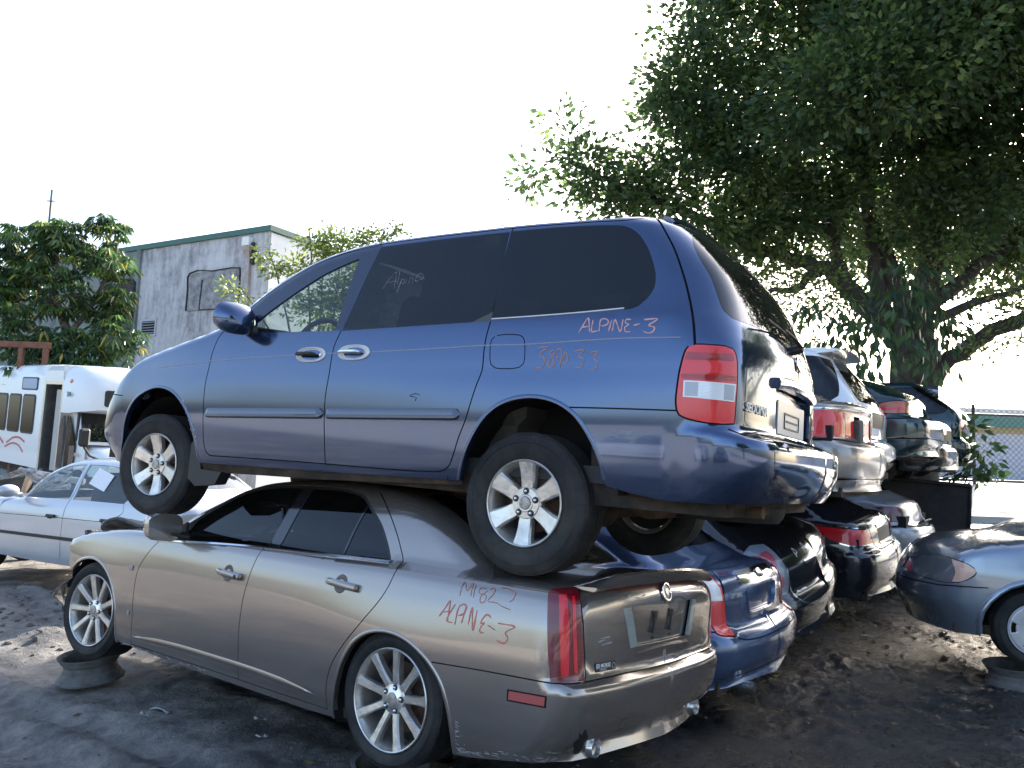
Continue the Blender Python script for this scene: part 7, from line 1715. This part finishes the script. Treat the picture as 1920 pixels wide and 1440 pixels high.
# champagne saloon over the leaning black one
F = sedan_F(w=.88, deck=1.08, belt=.95, roof=1.43, corner=.22, crown=.18, R=[(.2, -.86), (.28, -.98), (.40, -1.05), (.55, -1.07), (.66, -1.05), (.70, -.98), (.74, -.93), (.95, -.94), (1.02, -.99), (1.10, -.97), (1.16, -.85)])
lamp = curve([(-.44, .955, 1), (-.80, .965), (-.93, .965, 1), (-.95, .74, 1), (-.55, .725, 1), (-.46, .80)], True, .03)
lid = curve([(-.955, .955, 1), (SR, .965, 1), (SR, .735, 1), (-.97, .735, 1)], True, .04)
root, O, sk = car('saloon_car', 'champagne saloon with a lens missing from its lamp band, beside the minivan', 'saloon car', at_rear(3.31, 7.36, 1.27, -.95), F, P_taupe,
    [('rear_bumper', np.array([(-.42, .70), (-.8, .71), (-1.02, .70), (SR, .70), (SR, .1), (-.4, .1)])), ('panel_gap', strip_poly(np.array([(-.42, .70), (-.8, .71), (-1.02, .70), (SR, .70)]), .014), -.012), ('panel_gap', strip_poly(np.array([(-.5, .36), (-1.0, .375), (SR, .375)]), .007), -.006), ('tail_lamp', lamp, .003), (('lamp_band', 'red'), lid, .002),
     (('missing_lens', 'liner'), np.array([(-1.16, .93), (-1.32, .93), (-1.32, .74), (-1.16, .74)]), -.03), ('chrome_band', curve([(-.60, .985, 1), (SR, 1.0, 1), (SR, .985, 1), (-.60, .972, 1)], True, .04), .005)], sp=(.07, .045))
q = MB(); q.bbox(-.06, -.03, -.14, .055, .035, .10, .01, M=frame(sk, 'ring', (-1.24, .80), 1, .01) @ Matrix.Rotation(.15, 4, 'Y')); q.build('bare_lamp_housing', M_['steel'], root)

# white estate car
F = suv_F(w=.90, roof=1.70, belt=1.03, tail=-.95, rake=.42)
lamp = curve([(-.76, 1.02), (-.83, 1.04), (-.85, .95), (-.86, .86), (-.82, .84), (-.77, .88)], True, .04)
rg = curve([(SR, 1.62, 1), (-.95, 1.60), (-.72, 1.56), (-.80, 1.30), (-.88, 1.10), (-1.0, 1.08), (SR, 1.07, 1)], True, .05)
root, O, sk = car('estate_car', 'white estate car with a roof spoiler and dark raked rear window', 'estate car', at_rear(4.30, 9.24, 1.40, -.95), F, P_white,
    [('rear_bumper', np.array([(-.42, .66), (-.8, .67), (SR, .67), (SR, .1), (-.4, .1)])), ('lower_bumper', np.array([(-.42, .40), (-.8, .42), (SR, .42), (SR, .1), (-.4, .1)])), ('panel_gap', strip_poly(np.array([(-.42, .66), (-.8, .67), (SR, .67)]), .012), -.01),
     ('rear_window', rg, .001), ('tail_lamp', lamp, .003), ('panel_gap', strip_poly(curve([(-.62, 1.6), (-.80, 1.2), (-.87, .9), (-.89, .68)], False, .05), .008), -.008), (('plate_recess', 'plate_grey'), curve([(-1.15, .98, 1), (SR, .98, 1), (SR, .80, 1), (-1.19, .80, 1)], True, .04), -.015)] if False else
    [('rear_bumper', np.array([(-.42, .66), (-.8, .67), (SR, .67), (SR, .1), (-.4, .1)])), ('lower_bumper', np.array([(-.42, .40), (-.8, .42), (SR, .42), (SR, .1), (-.4, .1)])), ('panel_gap', strip_poly(np.array([(-.42, .66), (-.8, .67), (SR, .67)]), .012), -.01),
     ('rear_window', rg, .001), ('tail_lamp', lamp, .003), ('panel_gap', strip_poly(curve([(-.62, 1.6), (-.80, 1.2), (-.87, .9), (-.89, .68)], False, .05), .008), -.008), ('plate_recess', curve([(-1.15, .98, 1), (SR, .98, 1), (SR, .80, 1), (-1.19, .80, 1)], True, .04), -.015)], sp=(.08, .06))
q = MB(); v, f = [], []; ys = np.linspace(-.60, .60, 21)
for y in ys:
    x0 = -.46+.10*y*y
    for a, b in ((.25, .035), (.05, .055), (-.20, .030), (-.215, .012), (-.15, -.005), (.1, -.02)): v.append((x0+a, y, 1.685-.06*y*y+b))
for i in range(20):
    for j in range(6): f.append((i*6+j, i*6+(j+1) % 6, (i+1)*6+(j+1) % 6, (i+1)*6+j))
q.add(v, f, True); q.f += [tuple(range(6)), tuple(120+j for j in range(6))]; q.sm += [0, 0]; sp_ = q.build('roof_spoiler', P_white, root)
q = MB(); q.bbox(-.684, -.16, 1.695, -.655, .16, 1.722, .005); q.build('high_brake_lamp', M_['red'], sp_)
lettering(sk, root, 'VERACRUZ', .05, (-1.03, .86), 'chrome_dull'); q = MB(); q.tube([(-.02, .02, 0), (.16, .03, .05), (.42, .02, .06)], .008, 6); q.build('rear_wiper', M_['black'], root, M=frame(sk, 'ring', (SR, 1.08), 1, .01))

# dark green coupe
F = sedan_F(w=.90, deck=1.10, belt=.98, roof=1.40, corner=.16, crown=.12, R=[(.2, -.92), (.30, -1.0), (.42, -1.13), (.62, -1.15), (.73, -1.12), (.76, -1.02), (.80, -.93), (.95, -.93), (1.06, -.90), (1.12, -.87), (1.20, -.75)],
            top=[(-1.3, -1), (-.95, .5), (-.75, 1.04), (-.6, 1.12), (-.2, 1.28), (.2, 1.36), (.8, 1.40), (1.3, 1.38), (1.62, 1.28), (1.9, 1.13), (2.1, 1.0), (2.35, .8), (2.8, .3), (3.4, -.5)])
lamp = curve([(-.50, .885), (-.56, .94), (-.68, .965), (-.80, .965, 1), (-.83, .82, 1), (-.64, .805), (-.53, .825)], True, .03)
root, O, sk = car('coupe', 'dark green coupe with an amber and red wrap-round tail lamp, above the silver coupe', 'coupe', at_rear(5.70, 10.80, 1.66, -1.0), F, P_green,
    [('rear_bumper', np.array([(-.42, .73), (-.8, .745), (SR, .75), (SR, .1), (-.4, .1)])), ('panel_gap', strip_poly(np.array([(-.42, .73), (-.8, .745), (SR, .75)]), .012), -.01), (('side_strip', 'grey_strip'), np.array([(-.45, .47), (-1.1, .49), (SR, .49), (SR, .44), (-.45, .42)]), .006) if False else ('panel_gap', strip_poly(np.array([(-.45, .47), (-1.0, .49), (SR, .49)]), .010), -.008),
     ('lamp_seal', strip_poly(np.concatenate([lamp, lamp[:2]]), .022), -.004), (('tail_lamp', 'amber_red'), lamp, .003), (('red_segment', 'red'), curve([(-.54, .885, 1), (-.76, .89, 1), (-.76, .855, 1), (-.55, .85, 1)], True, .03), .005)], sp=(.08, .05))
# black saloon next to it
F = sedan_F(w=.88, deck=1.02, belt=.92, roof=1.38, corner=.2, crown=.15)
root, O, sk = car('saloon_car', 'black saloon with a bright bumper ledge, stacked right of the dark green coupe', 'saloon car', at_rear(6.88, 12.38, 1.50, -.95), F, P_black,
    [('rear_bumper', np.array([(-.42, .60), (-.8, .62), (SR, .62), (SR, .1), (-.4, .1)])), ('panel_gap', strip_poly(np.array([(-.42, .60), (-.8, .62), (SR, .62)]), .012), -.01), ('tail_lamp', np.array([(-.5, .93), (-.9, .93), (-.92, .72), (-.55, .72)]), .003), ('plate_recess', np.array([(-1.15, .86), (SR, .86), (SR, .70), (-1.17, .70)]), -.015)], sp=(.10, .06))
# dark estate with a sloping window
F = suv_F(w=.90, roof=1.66, belt=1.05, tail=-.95, rake=.62)
rg = curve([(SR, 1.56, 1), (-.90, 1.55), (-.68, 1.50), (-.76, 1.30), (-.86, 1.12), (-1.0, 1.10), (SR, 1.09, 1)], True, .05)
root, O, sk = car('estate_car', 'dark estate car with a sloping rear window at the far end of the upper row', 'estate car', at_rear(8.10, 13.95, 1.62, -.95), F, P_green,
    [('rear_bumper', np.array([(-.42, .66), (-.8, .67), (SR, .67), (SR, .1), (-.4, .1)])), ('panel_gap', strip_poly(np.array([(-.42, .66), (-.8, .67), (SR, .67)]), .012), -.01), ('rear_window', rg, .001), ('tail_lamp', np.array([(-.80, 1.00), (-.87, 1.00), (-.89, .84), (-.82, .84)]), .003), ('plate_recess', np.array([(-1.13, 1.0), (SR, 1.0), (SR, .84), (-1.15, .84)]), -.012)], sp=(.10, .07))

# slate blue saloon facing left at the right edge
F = sedan_F(w=.875, deck=1.03, belt=.95, roof=1.42, nose=3.50, hood=1.05, wb=2.62, ncrown=.36, top=[(-1.3, -1), (-.85, .5), (-.55, 1.0), (-.35, 1.1), (0, 1.32), (.35, 1.40), (.8, 1.43), (1.4, 1.41), (1.75, 1.33), (2.1, 1.20), (2.45, 1.06), (2.65, .9), (2.9, .3), (3.4, -.5)])
hl = curve([(3.02, .745), (3.06, .80), (3.18, .84), (3.38, .845, 1), (3.66, .78), (3.62, .66, 1), (3.35, .645), (3.12, .655)], True, .03)
ind = curve([(3.025, .745), (3.06, .80), (3.17, .835, 1), (3.14, .74), (3.16, .652, 1), (3.11, .658)], True, .03)
FS = 2.9+.45*math.pi/2+.3
root, O, sk = car('saloon_car', 'slate blue saloon facing left at the right edge, resting on bare wheel rims', 'saloon car', pose(7.13, 6.80, .155, -.965, .262, 0, 0), F, P_grey,
    [('front_bumper', np.array([(2.95, .62), (3.25, .60), (3.6, .585), (FS, .58), (FS, .1), (2.9, .1)])), ('panel_gap', strip_poly(np.array([(2.95, .625), (3.25, .605), (3.6, .59), (FS, .585)]), .010), -.01), ('panel_gap', strip_poly(np.array([(3.24, .66), (3.25, .605)]), .008), -.01), ('grille', np.array([(3.85, .76), (FS, .77), (FS, .66), (3.85, .66)]), -.02),
     ('lamp_seal', strip_poly(np.concatenate([hl, hl[:2]]), .012), -.004), ('headlamp', hl, .003), (('indicator', 'amber_pink'), ind, .005)] if False else
    [('front_bumper', np.array([(2.95, .62), (3.25, .60), (3.6, .585), (FS, .58), (FS, .1), (2.9, .1)])), ('panel_gap', strip_poly(np.array([(2.95, .625), (3.25, .605), (3.6, .59), (FS, .585)]), .010), -.01), ('grille', np.array([(3.85, .76), (FS, .77), (FS, .66), (3.85, .66)]), -.02),
     ('lamp_seal', strip_poly(np.concatenate([hl, hl[:2]]), .012), -.004), ('headlamp', hl, .003), ('indicator', ind, .005)], wheels='hubcap', arch=.385, sp=(.06, .045), glassm='g_side', tyre=(.305, .205, .195), hubs=((2.62, 1),), steer=2)
for s in ('', 'R'): O['indicator'+s].data.materials[0] = M_['pink_amber'] if 'pink_amber' in M_ else M_['amber']
for arc in (arch_pts(2.62, .385, .305, .24), arch_pts(0, .385, .305, .24)):
    for s in (1, -1): sweep(sk, 'ring', np.array(arc), [(-.016, -.03), (-.015, .006), (.0, .014), (.022, .010), (.034, -.002)], s).build('arch_lip', P_grey, root)
q = MB(); q.ellipsoid((1.98, .98, .99), (.07, .12, .075)); q.tube([(1.98, .82, .95), (1.98, .9, .96)], .03, 8); q.build('door_mirror', P_grey, root)
GREY_CAR = root

# silver-white saloon on the left
F = sedan_F(w=.85, deck=1.01, belt=.90, roof=1.385, nose=3.42, hood=.90, wb=2.70, tail=-.98)
root, O, sk = car('saloon_car', 'dented silver-white saloon with black side strips and paper in its rear side window', 'saloon car', pose(-3.66, 9.22, .15, -.872, .49, 0, 0), F, P_pearl,
    [(('body_strip', 'black'), np.array([(-.6, .53), (2.3, .51), (2.3, .475), (-.6, .49)]), .008), (('crease_shade', 'crease_grey'), strip_poly(np.array([(-.9, .745), (1.0, .725), (3.1, .69)]), .008), -.002)] if False else
    [('body_strip', np.array([(-.6, .53), (2.32, .51), (2.32, .475), (-.6, .49)]), .008), ('crease_shade', strip_poly(np.array([(-.9, .745), (1.0, .725), (3.1, .69)]), .006), -.001)], sp=(.07, .045), glassm='g_clear', steer=0)  # black strip paints the shade of the crease along the doors
for q0, par in (((1.24, .735), 'front_door'), ((.25, .745), 'rear_door')):
    for s in (1, -1):
        q = MB(); q.bbox(-.075, .0, -.018, .075, .035, .018, .008); q.bbox(.0, -.002, -.03, .07, .01, -.018, .004); q.build('door_handle', M_['black'], O[par+('' if s > 0 else 'R')], M=frame(sk, 'ring', q0, s, .0))
q = MB(); q.ellipsoid((1.93, .97, .985), (.075, .125, .075)); q.tube([(1.95, .80, .93), (1.94, .9, .95)], .03, 8); q.build('door_mirror', P_pearl, root)
q = MB(); q.box(.52, .0, -.001, .86, .002, .20, M=None); pm_ = q.build('window_paper', M_['paper'], root, M=frame(sk, 'ring', (.52, 1.04), 1, .004) @ Matrix.Rotation(math.radians(-14), 4, 'Y') @ Matrix.Translation((-.52, 0, 0)))
BMW = root
M2 = pose(-2.55, 11.9, .15, -.86, .51)
# ------------------------------------------------------------------ shuttle bus
def build_bus():
    f = Vector((.77, -.64, 0)).normalized(); l = Vector((-f.y, f.x, 0)); o = Vector((-9.48, 17.05, .47))
    M = Matrix(((f.x, l.x, 0, o.x), (f.y, l.y, 0, o.y), (0, 0, 1, o.z), (0, 0, 0, 1))) @ Matrix.Rotation(math.radians(2.5), 4, 'Y')
    root = thing('shuttle_bus', 'white shuttle bus with its side door open, number 304, left behind the silver-white saloon', 'bus', M)
    W = 2.35; wm = mat('bus_white', (.74, .77, .78), .3, 0, .5, Coat_Weight=.4)
    def prism(pts, y0, y1, nm, m, par=root, b=.0):     # pts in xz, extruded across
        q = MB(); q.extrude(pts, y0, y1); return q.build(nm, m, par)
    # passenger body (x<-1.35), door bay, raked cap over the cab
    body = [(-7.2, .55), (-1.45, .55), (-1.45, 2.80), (-1.60, 2.93), (-7.0, 2.95), (-7.2, 2.75)]
    q = MB(); v = []
    prof = [(0, .55), (0, 2.55), (.03, 2.75), (.14, 2.90), (.35, 2.95), (W/2, 3.0), (W-.35, 2.95), (W-.14, 2.90), (W-.03, 2.75), (W, 2.55), (W, .55)]
    n = len(prof)
    for x in (-8.6, -1.62):
        v += [(x, a, z) for a, z in prof]
    q.add(v, [(i, (i+1) % n, n+(i+1) % n, n+i) for i in range(n)]+[tuple(range(n))[::-1], tuple(n+i for i in range(n))]); q.build('body', wm, root, angle=40)
    # cap
    q = MB(); v = []; st = [(-.55, 0, 2.95, 1.86), (-.20, .02, 2.93, 1.86), (.10, .10, 2.80, 1.90), (.30, .24, 2.62, 1.93), (.38, .40, 2.40, 1.97)]
    for x, ins, zt_, zb_ in st:
        v += [(x, ins, zb_), (x, ins, zt_-.40), (x, ins+.05, zt_-.18), (x, ins+.22, zt_-.04), (x, W/2, zt_+.02), (x, W-ins-.22, zt_-.04), (x, W-ins-.05, zt_-.18), (x, W-ins, zt_-.40), (x, W-ins, zb_)]
    n = 9
    q.add(v, [(i*n+j, i*n+(j+1) % n, (i+1)*n+(j+1) % n, (i+1)*n+j) for i in range(4) for j in range(n)]+[tuple(36+j for j in range(n))]); q.build('cab_cap', wm, root, angle=40)
    q = MB(); q.box(-.60, 0, 2.60, -.55, W, 2.9); q.add([(-1.62, 0, 2.55), (-.55, 0, 2.55), (-.55, .0, 2.78), (-1.62, 0, 2.78), (-1.62, .14, 2.90), (-.55, .14, 2.90), (-1.62, W/2, 2.99), (-.55, W/2, 2.97), (-1.62, W-.1, 2.90), (-.55, W-.1, 2.9), (-1.62, W, 2.6), (-.55, W, 2.6), (-1.62, W, .6), (-.55, W, .6)], [(0, 1, 2, 3), (3, 2, 5, 4), (4, 5, 7, 6), (6, 7, 9, 8), (8, 9, 11, 10), (10, 11, 13, 12)]); q.build('roof_section', wm, root)
    # door opening
    q = MB(); q.box(-1.62, .0, .50, -1.52, .9, 2.55); q.box(-.62, .0, .50, -.55, .3, 2.55); q.box(-1.52, .0, 2.47, -.62, .05, 2.55); df = q.build('door_frame', M_['chrome_dull'], root)
    q = MB(); q.box(-1.52, .75, .45, -.62, .80, 2.47); q.build('door_bay', M_['liner'], root)
    q = MB(); q.bbox(-1.15, .10, .48, -.66, .16, 2.36, .01, M=None); q.build('door_leaf', mat('grey_door_panel', (.42, .41, .39), .5), root)
    q = MB(); q.box(-1.34, .02, .30, -.62, .7, .42); q.build('door_step', M_['black'], root)
    # cab
    q = MB(); q.add([(-.55, .14, .45), (.55, .14, .45), (.55, .14, 1.22), (.28, .16, 1.28), (-.02, .20, 1.90), (-.55, .2, 1.90), (-.55, W-.14, .45), (.55, W-.14, .45), (.55, W-.14, 1.22), (.28, W-.16, 1.28), (-.02, W-.20, 1.90), (-.55, W-.2, 1.90)],
                    [(0, 1, 2, 3, 4, 5), (6, 11, 10, 9, 8, 7), (2, 8, 9, 3), (4, 10, 11, 5)]); q.build('cab', wm, root)
    q = MB(); q.add([(.28, .18, 1.28), (-.02, .22, 1.88), (-.02, W-.22, 1.88), (.28, W-.18, 1.28)], [(0, 1, 2, 3)]); q.build('windscreen', M_['bus_glass'], root)
    q = MB(); q.bbox(.26, .16, 1.22, .31, W-.16, 1.28, .01); q.box(-.05, .15, 1.28, .02, .21, 1.9); q.build('windscreen_frame', M_['black'], root)
    q = MB(); q.extrude([(-.48, .62), (.02, .62), (.02, 1.20), (-.35, 1.78), (-.48, 1.80)], .120, .138); q.build('cab_window', M_['bus_glass'], root)
    q = MB(); v = []
    for x, zt_, ins in ((.28, 1.24, .18), (.7, 1.16, .22), (1.05, 1.02, .28), (1.2, .80, .34)): v += [(x, ins, .45), (x, ins, zt_-.16), (x, ins+.12, zt_-.04), (x, W/2, zt_+.02), (x, W-ins-.12, zt_-.04), (x, W-ins, zt_-.16), (x, W-ins, .45)]
    q.add(v, [(i*7+j, i*7+(j+1) % 7, (i+1)*7+(j+1) % 7, (i+1)*7+j) for i in range(3) for j in range(7)]+[tuple(21+j for j in range(7))]); q.build('bonnet', wm, root, angle=50)
    q = MB(); q.bbox(1.10, .36, .55, 1.23, .75, .82, .02); q.build('headlamp', M_['white_lens'], root)
    q = MB(); q.box(1.15, .78, .50, 1.22, W-.78, .80); q.bbox(1.18, .2, .30, 1.34, W-.2, .46, .02); q.build('grille', M_['black'], root)
    # windows
    win = M_['bus_glass']; x1 = -2.02
    for k in range(7):
        a, b = x1-.78, x1
        q = MB(); q.extrude(rrect(a, 1.30, b, 2.22, .10), -.012, .0); w_ = q.build('window_frame', M_['black'], root)
        q = MB(); q.extrude(rrect(a+.05, 1.345, b-.05, 2.175, .07), -.016, -.012); q.build('pane', win, w_)
        x1 = a-.10
    q = MB(); q.extrude(rrect(-2.95, 2.32, -1.98, 2.62, .06), -.012, .0); w_ = q.build('window_frame', M_['black'], root); q = MB(); q.extrude(rrect(-2.90, 2.35, -2.03, 2.59, .05), -.016, -.012); q.build('pane', mat('sky_blue_pane', (.20, .32, .50), .2), w_)
    q = MB(); q.extrude(rrect(.5, 2.04, 2.05, 2.40, .06), 0, .02, M=Matrix(((0, 1, 0, .372), (1, 0, 0, 0), (0, 0, 1, 0), (0, 0, 0, 1)))); q.build('destination_window', M_['black'], root)
    for y in (.95, 1.18, 1.41): q = MB(); q.ellipsoid((.26, y, 2.64), (.03, .055, .04), 12, 6); q.build('clearance_lamp', M_['amber'], root)
    for x, z in ((-.22, 2.55), (-6.9, 2.6)): q = MB(); q.ellipsoid((x, .03 if x > -1 else -.0, z), (.065, .03, .05), 12, 6); q.build('clearance_lamp', M_['amber'], root)
    TX = Matrix(((1, 0, 0, 0), (0, 0, -1, 0), (0, 1, 0, 0), (0, 0, 0, 1)))
    letters('304', .15, Matrix.Translation((-.22, -.002, 2.26)) @ TX, M_['black'], root, 'fleet_number', .001, 0, .002)
    letters('E-350', .10, Matrix.Translation((-.05+.22, .118, .98)) @ TX, M_['chrome_dull'], root, 'model_lettering', .004, 0, .003)
    # red swoosh
    for pts, w in (([(-3.6, 1.02), (-3.2, 1.16), (-2.8, 1.18), (-2.45, 1.10)], .05), ([(-3.7, .92), (-3.2, 1.03), (-2.8, 1.0), (-2.5, .86)], .045), ([(-5.2, 1.1), (-4.4, 1.2), (-3.8, 1.0)], .06)):
        c = curve(pts, False, .06); pp = strip_poly(c, w); q = MB(); q.extrude(pp, -.004, -.001); q.build('red_stripe', M_['bus_red'], root)
    # mirror
    q = MB(); q.bbox(.95, -.20, 1.20, 1.05, .02, 1.58, .045); mm_ = q.build('door_mirror', M_['black'], root); q = MB(); q.tube([(1.0, -.08, 1.20), (1.0, .05, 1.02), (1.0, .25, .94)], .025, 8); q.build('mirror_arm', M_['black'], mm_)
    # skirt, underside, stands
    q = MB(); q.box(-7.0, .1, .35, .9, W-.1, .56); q.build('chassis', M_['under'], root)
    q = MB(); q.box(-2.2, .04, .18, -1.5, .30, .56); q.tube([(-2.0, .1, .55), (-1.6, .1, .1)], .03, 6); q.build('torn_skirt', M_['greymetal'], root)
    for x in (.35, -5.4):
        for s, y in ((1, .18), (-1, W-.18)):
            ty = tyre_mb(.38, .21, .22, grooves=False).build('wheel', M_['rubber'], root, M=Matrix.Translation((x, y, .30))); d = MB(); d.lathe([(0, -.06), (.10, -.08), (.20, -.04), (.21, -.09), (.21, .09), (0, .08)], 24); d.build('rim', M_['steel'], ty)
    return root
M_['bus_glass'] = glass('dark_bus_glass', (.25, .3, .3), .93, .012, 1.0); M_['bus_red'] = mat('faded_red_stripe', (.55, .12, .09), .5)
build_bus()
# ------------------------------------------------------------------ bare rims the cars stand on
def rim_stand(x, y, z, label, tilt=(0, 0), r=.205, h=.165, nm='rim_stand'):
    M = Matrix.Translation((x, y, z)) @ Matrix.Rotation(math.radians(tilt[0]), 4, 'X') @ Matrix.Rotation(math.radians(tilt[1]), 4, 'Y') @ Matrix.Rotation(math.pi/2, 4, 'X')
    q = MB(); q.lathe([(r+.02, 0), (r+.022, .012), (r, .022), (r-.008, .05), (r-.028, .07), (r-.032, .11), (r-.012, .135), (r-.006, .165), (r+.010, .178), (r+.008, h), (r-.014, h-.006), (r-.040, .10), (r-.030, .03), (r-.01, 0)], 48)
    q.lathe([(.03, .055), (.10, .060), (.13, .085), (r-.035, .080), (r-.035, .072), (.13, .070), (.03, .045)], 36)
    o = q.build(nm, M_['steel'], None, M=M); return tag(o, label, 'wheel rim', 'bare wheel rims under the cars')
gz = ground_h
rim_stand(-2.98, 5.93, .03, 'bare steel rim lying flat under the front wheel of the bronze car', (3, -4))
rim_stand(-.55, 4.22, -.02, 'bare rim half seen under the rear wheel of the bronze car', (2, 3), h=.18)
rim_stand(.42, 5.43, -.10, 'bare rim sunk in mud under the far rear wheel of the bronze car', h=.18)
rim_stand(-1.98, 7.15, -.08, 'bare rim under the far front wheel of the bronze car', h=.18)
rim_stand(4.30, 6.80, -.02, 'wide grey rim under the front wheel of the slate blue car', (0, -3), r=.235)
rim_stand(6.9, 6.1, -.03, 'bare rim under the rear wheel of the slate blue car')
# litter
rnd = random.Random(2)
def scrap(x, y, L, label, m='white', a=0.):
    q = MB(); v, f = [], []; n = 7
    for i in range(n):
        t = i/(n-1); z = .012+.010*math.sin(t*5+a); w = .016*(1+.6*math.sin(t*7))
        v += [(L*(t-.5), -w, z), (L*(t-.5), w, z+.004)]
    for i in range(n-1): f.append((2*i, 2*i+1, 2*i+3, 2*i+2))
    q.add(v, f, True); o = q.build('litter', M_[m], None, M=Matrix.Translation((x, y, gz(x, y)+.006)) @ Matrix.Rotation(a, 4, 'Z')); o.modifiers.new('t', 'SOLIDIFY').thickness = .003; tag(o, label, 'litter', 'scraps of litter in the mud')
M_['scrap'] = rusty('dirty_plastic_scrap', (.42, .42, .42), (.25, .24, .23), .6, 20)
scrap(-2.24, 5.40, .16, 'longest pale plastic strip lying in the mud by the bronze car', 'scrap', -.4); scrap(-2.26, 5.21, .05, 'small round pale scrap just below the long plastic strip', 'scrap', .3)
scrap(-1.53, 5.24, .08, 'pale scrap on the dark mud under the front door of the bronze car', 'scrap', .6); scrap(-1.42, 4.91, .07, 'pale scrap near the rear wheel of the bronze car', 'scrap', 1.0)
scrap(3.75, 8.35, .14, 'pale sliver on the shaded mud before the slate blue car', 'scrap', .1)
# wreck parts heap on the far left
h = thing('scrap_heap', 'heap of pale torn car parts and hoses below the bus at the left edge', 'scrap heap', Matrix.Translation((-6.9, 11.4, 0)))
q = MB()
for k in range(9): q.tube([(rnd.uniform(-.9, .9), rnd.uniform(-.4, .4), rnd.uniform(.6, 1.3)) for _ in range(4)], rnd.uniform(.02, .05), 8)
q.build('hose', M_['cracked'], h)
q = MB()
for k in range(10): q.bbox(-.25, -.2, -.12, .25, .2, .12, .04, M=Matrix.Translation((rnd.uniform(-.9, .9), rnd.uniform(-.4, .4), rnd.uniform(.15, 1.0))) @ Matrix.Rotation(rnd.uniform(0, 3), 4, 'X') @ Matrix.Rotation(rnd.uniform(0, 3), 4, 'Z'))
q.build('engine_parts', M_['under'], h)
# ------------------------------------------------------------------ the yard goes on beside and behind the camera (seen mirrored in the paint)
def copy_tree(o, M, label, group=None):
    c = o.copy(); link(c); c.matrix_world = M; c['label'] = label
    if group: c['group'] = group
    def rec(a, b):
        for ch in a.children:
            d = ch.copy(); link(d); d.parent = b; d.matrix_parent_inverse = ch.matrix_parent_inverse; rec(ch, d)
    rec(o, c); return c
copy_tree(T0, Matrix.Translation((18.5, 9.5, -1)) @ Matrix.Rotation(2.1, 4, 'Z') @ Matrix.Scale(.85, 4), 'broadleaf tree beyond the right edge, mirrored in the minivan tailgate')
copy_tree(T0, Matrix.Translation((9, -16, -1)) @ Matrix.Rotation(4.0, 4, 'Z') @ Matrix.Scale(.8, 4), 'broadleaf tree behind the camera, mirrored in the rear windows')
copy_tree(BMW, pose(-8.5, -5.5, .0, -.98, .2), 'silver-white saloon behind the camera, mirrored in the doors')
copy_tree(GREY_CAR, pose(-2.0, -6.5, .0, -.99, .1), 'slate blue saloon behind the camera, mirrored in the doors')

for o in bpy.data.objects:
    if o.name.startswith(('scratch_marks', 'paint_chips')): o['kind'] = 'stuff'
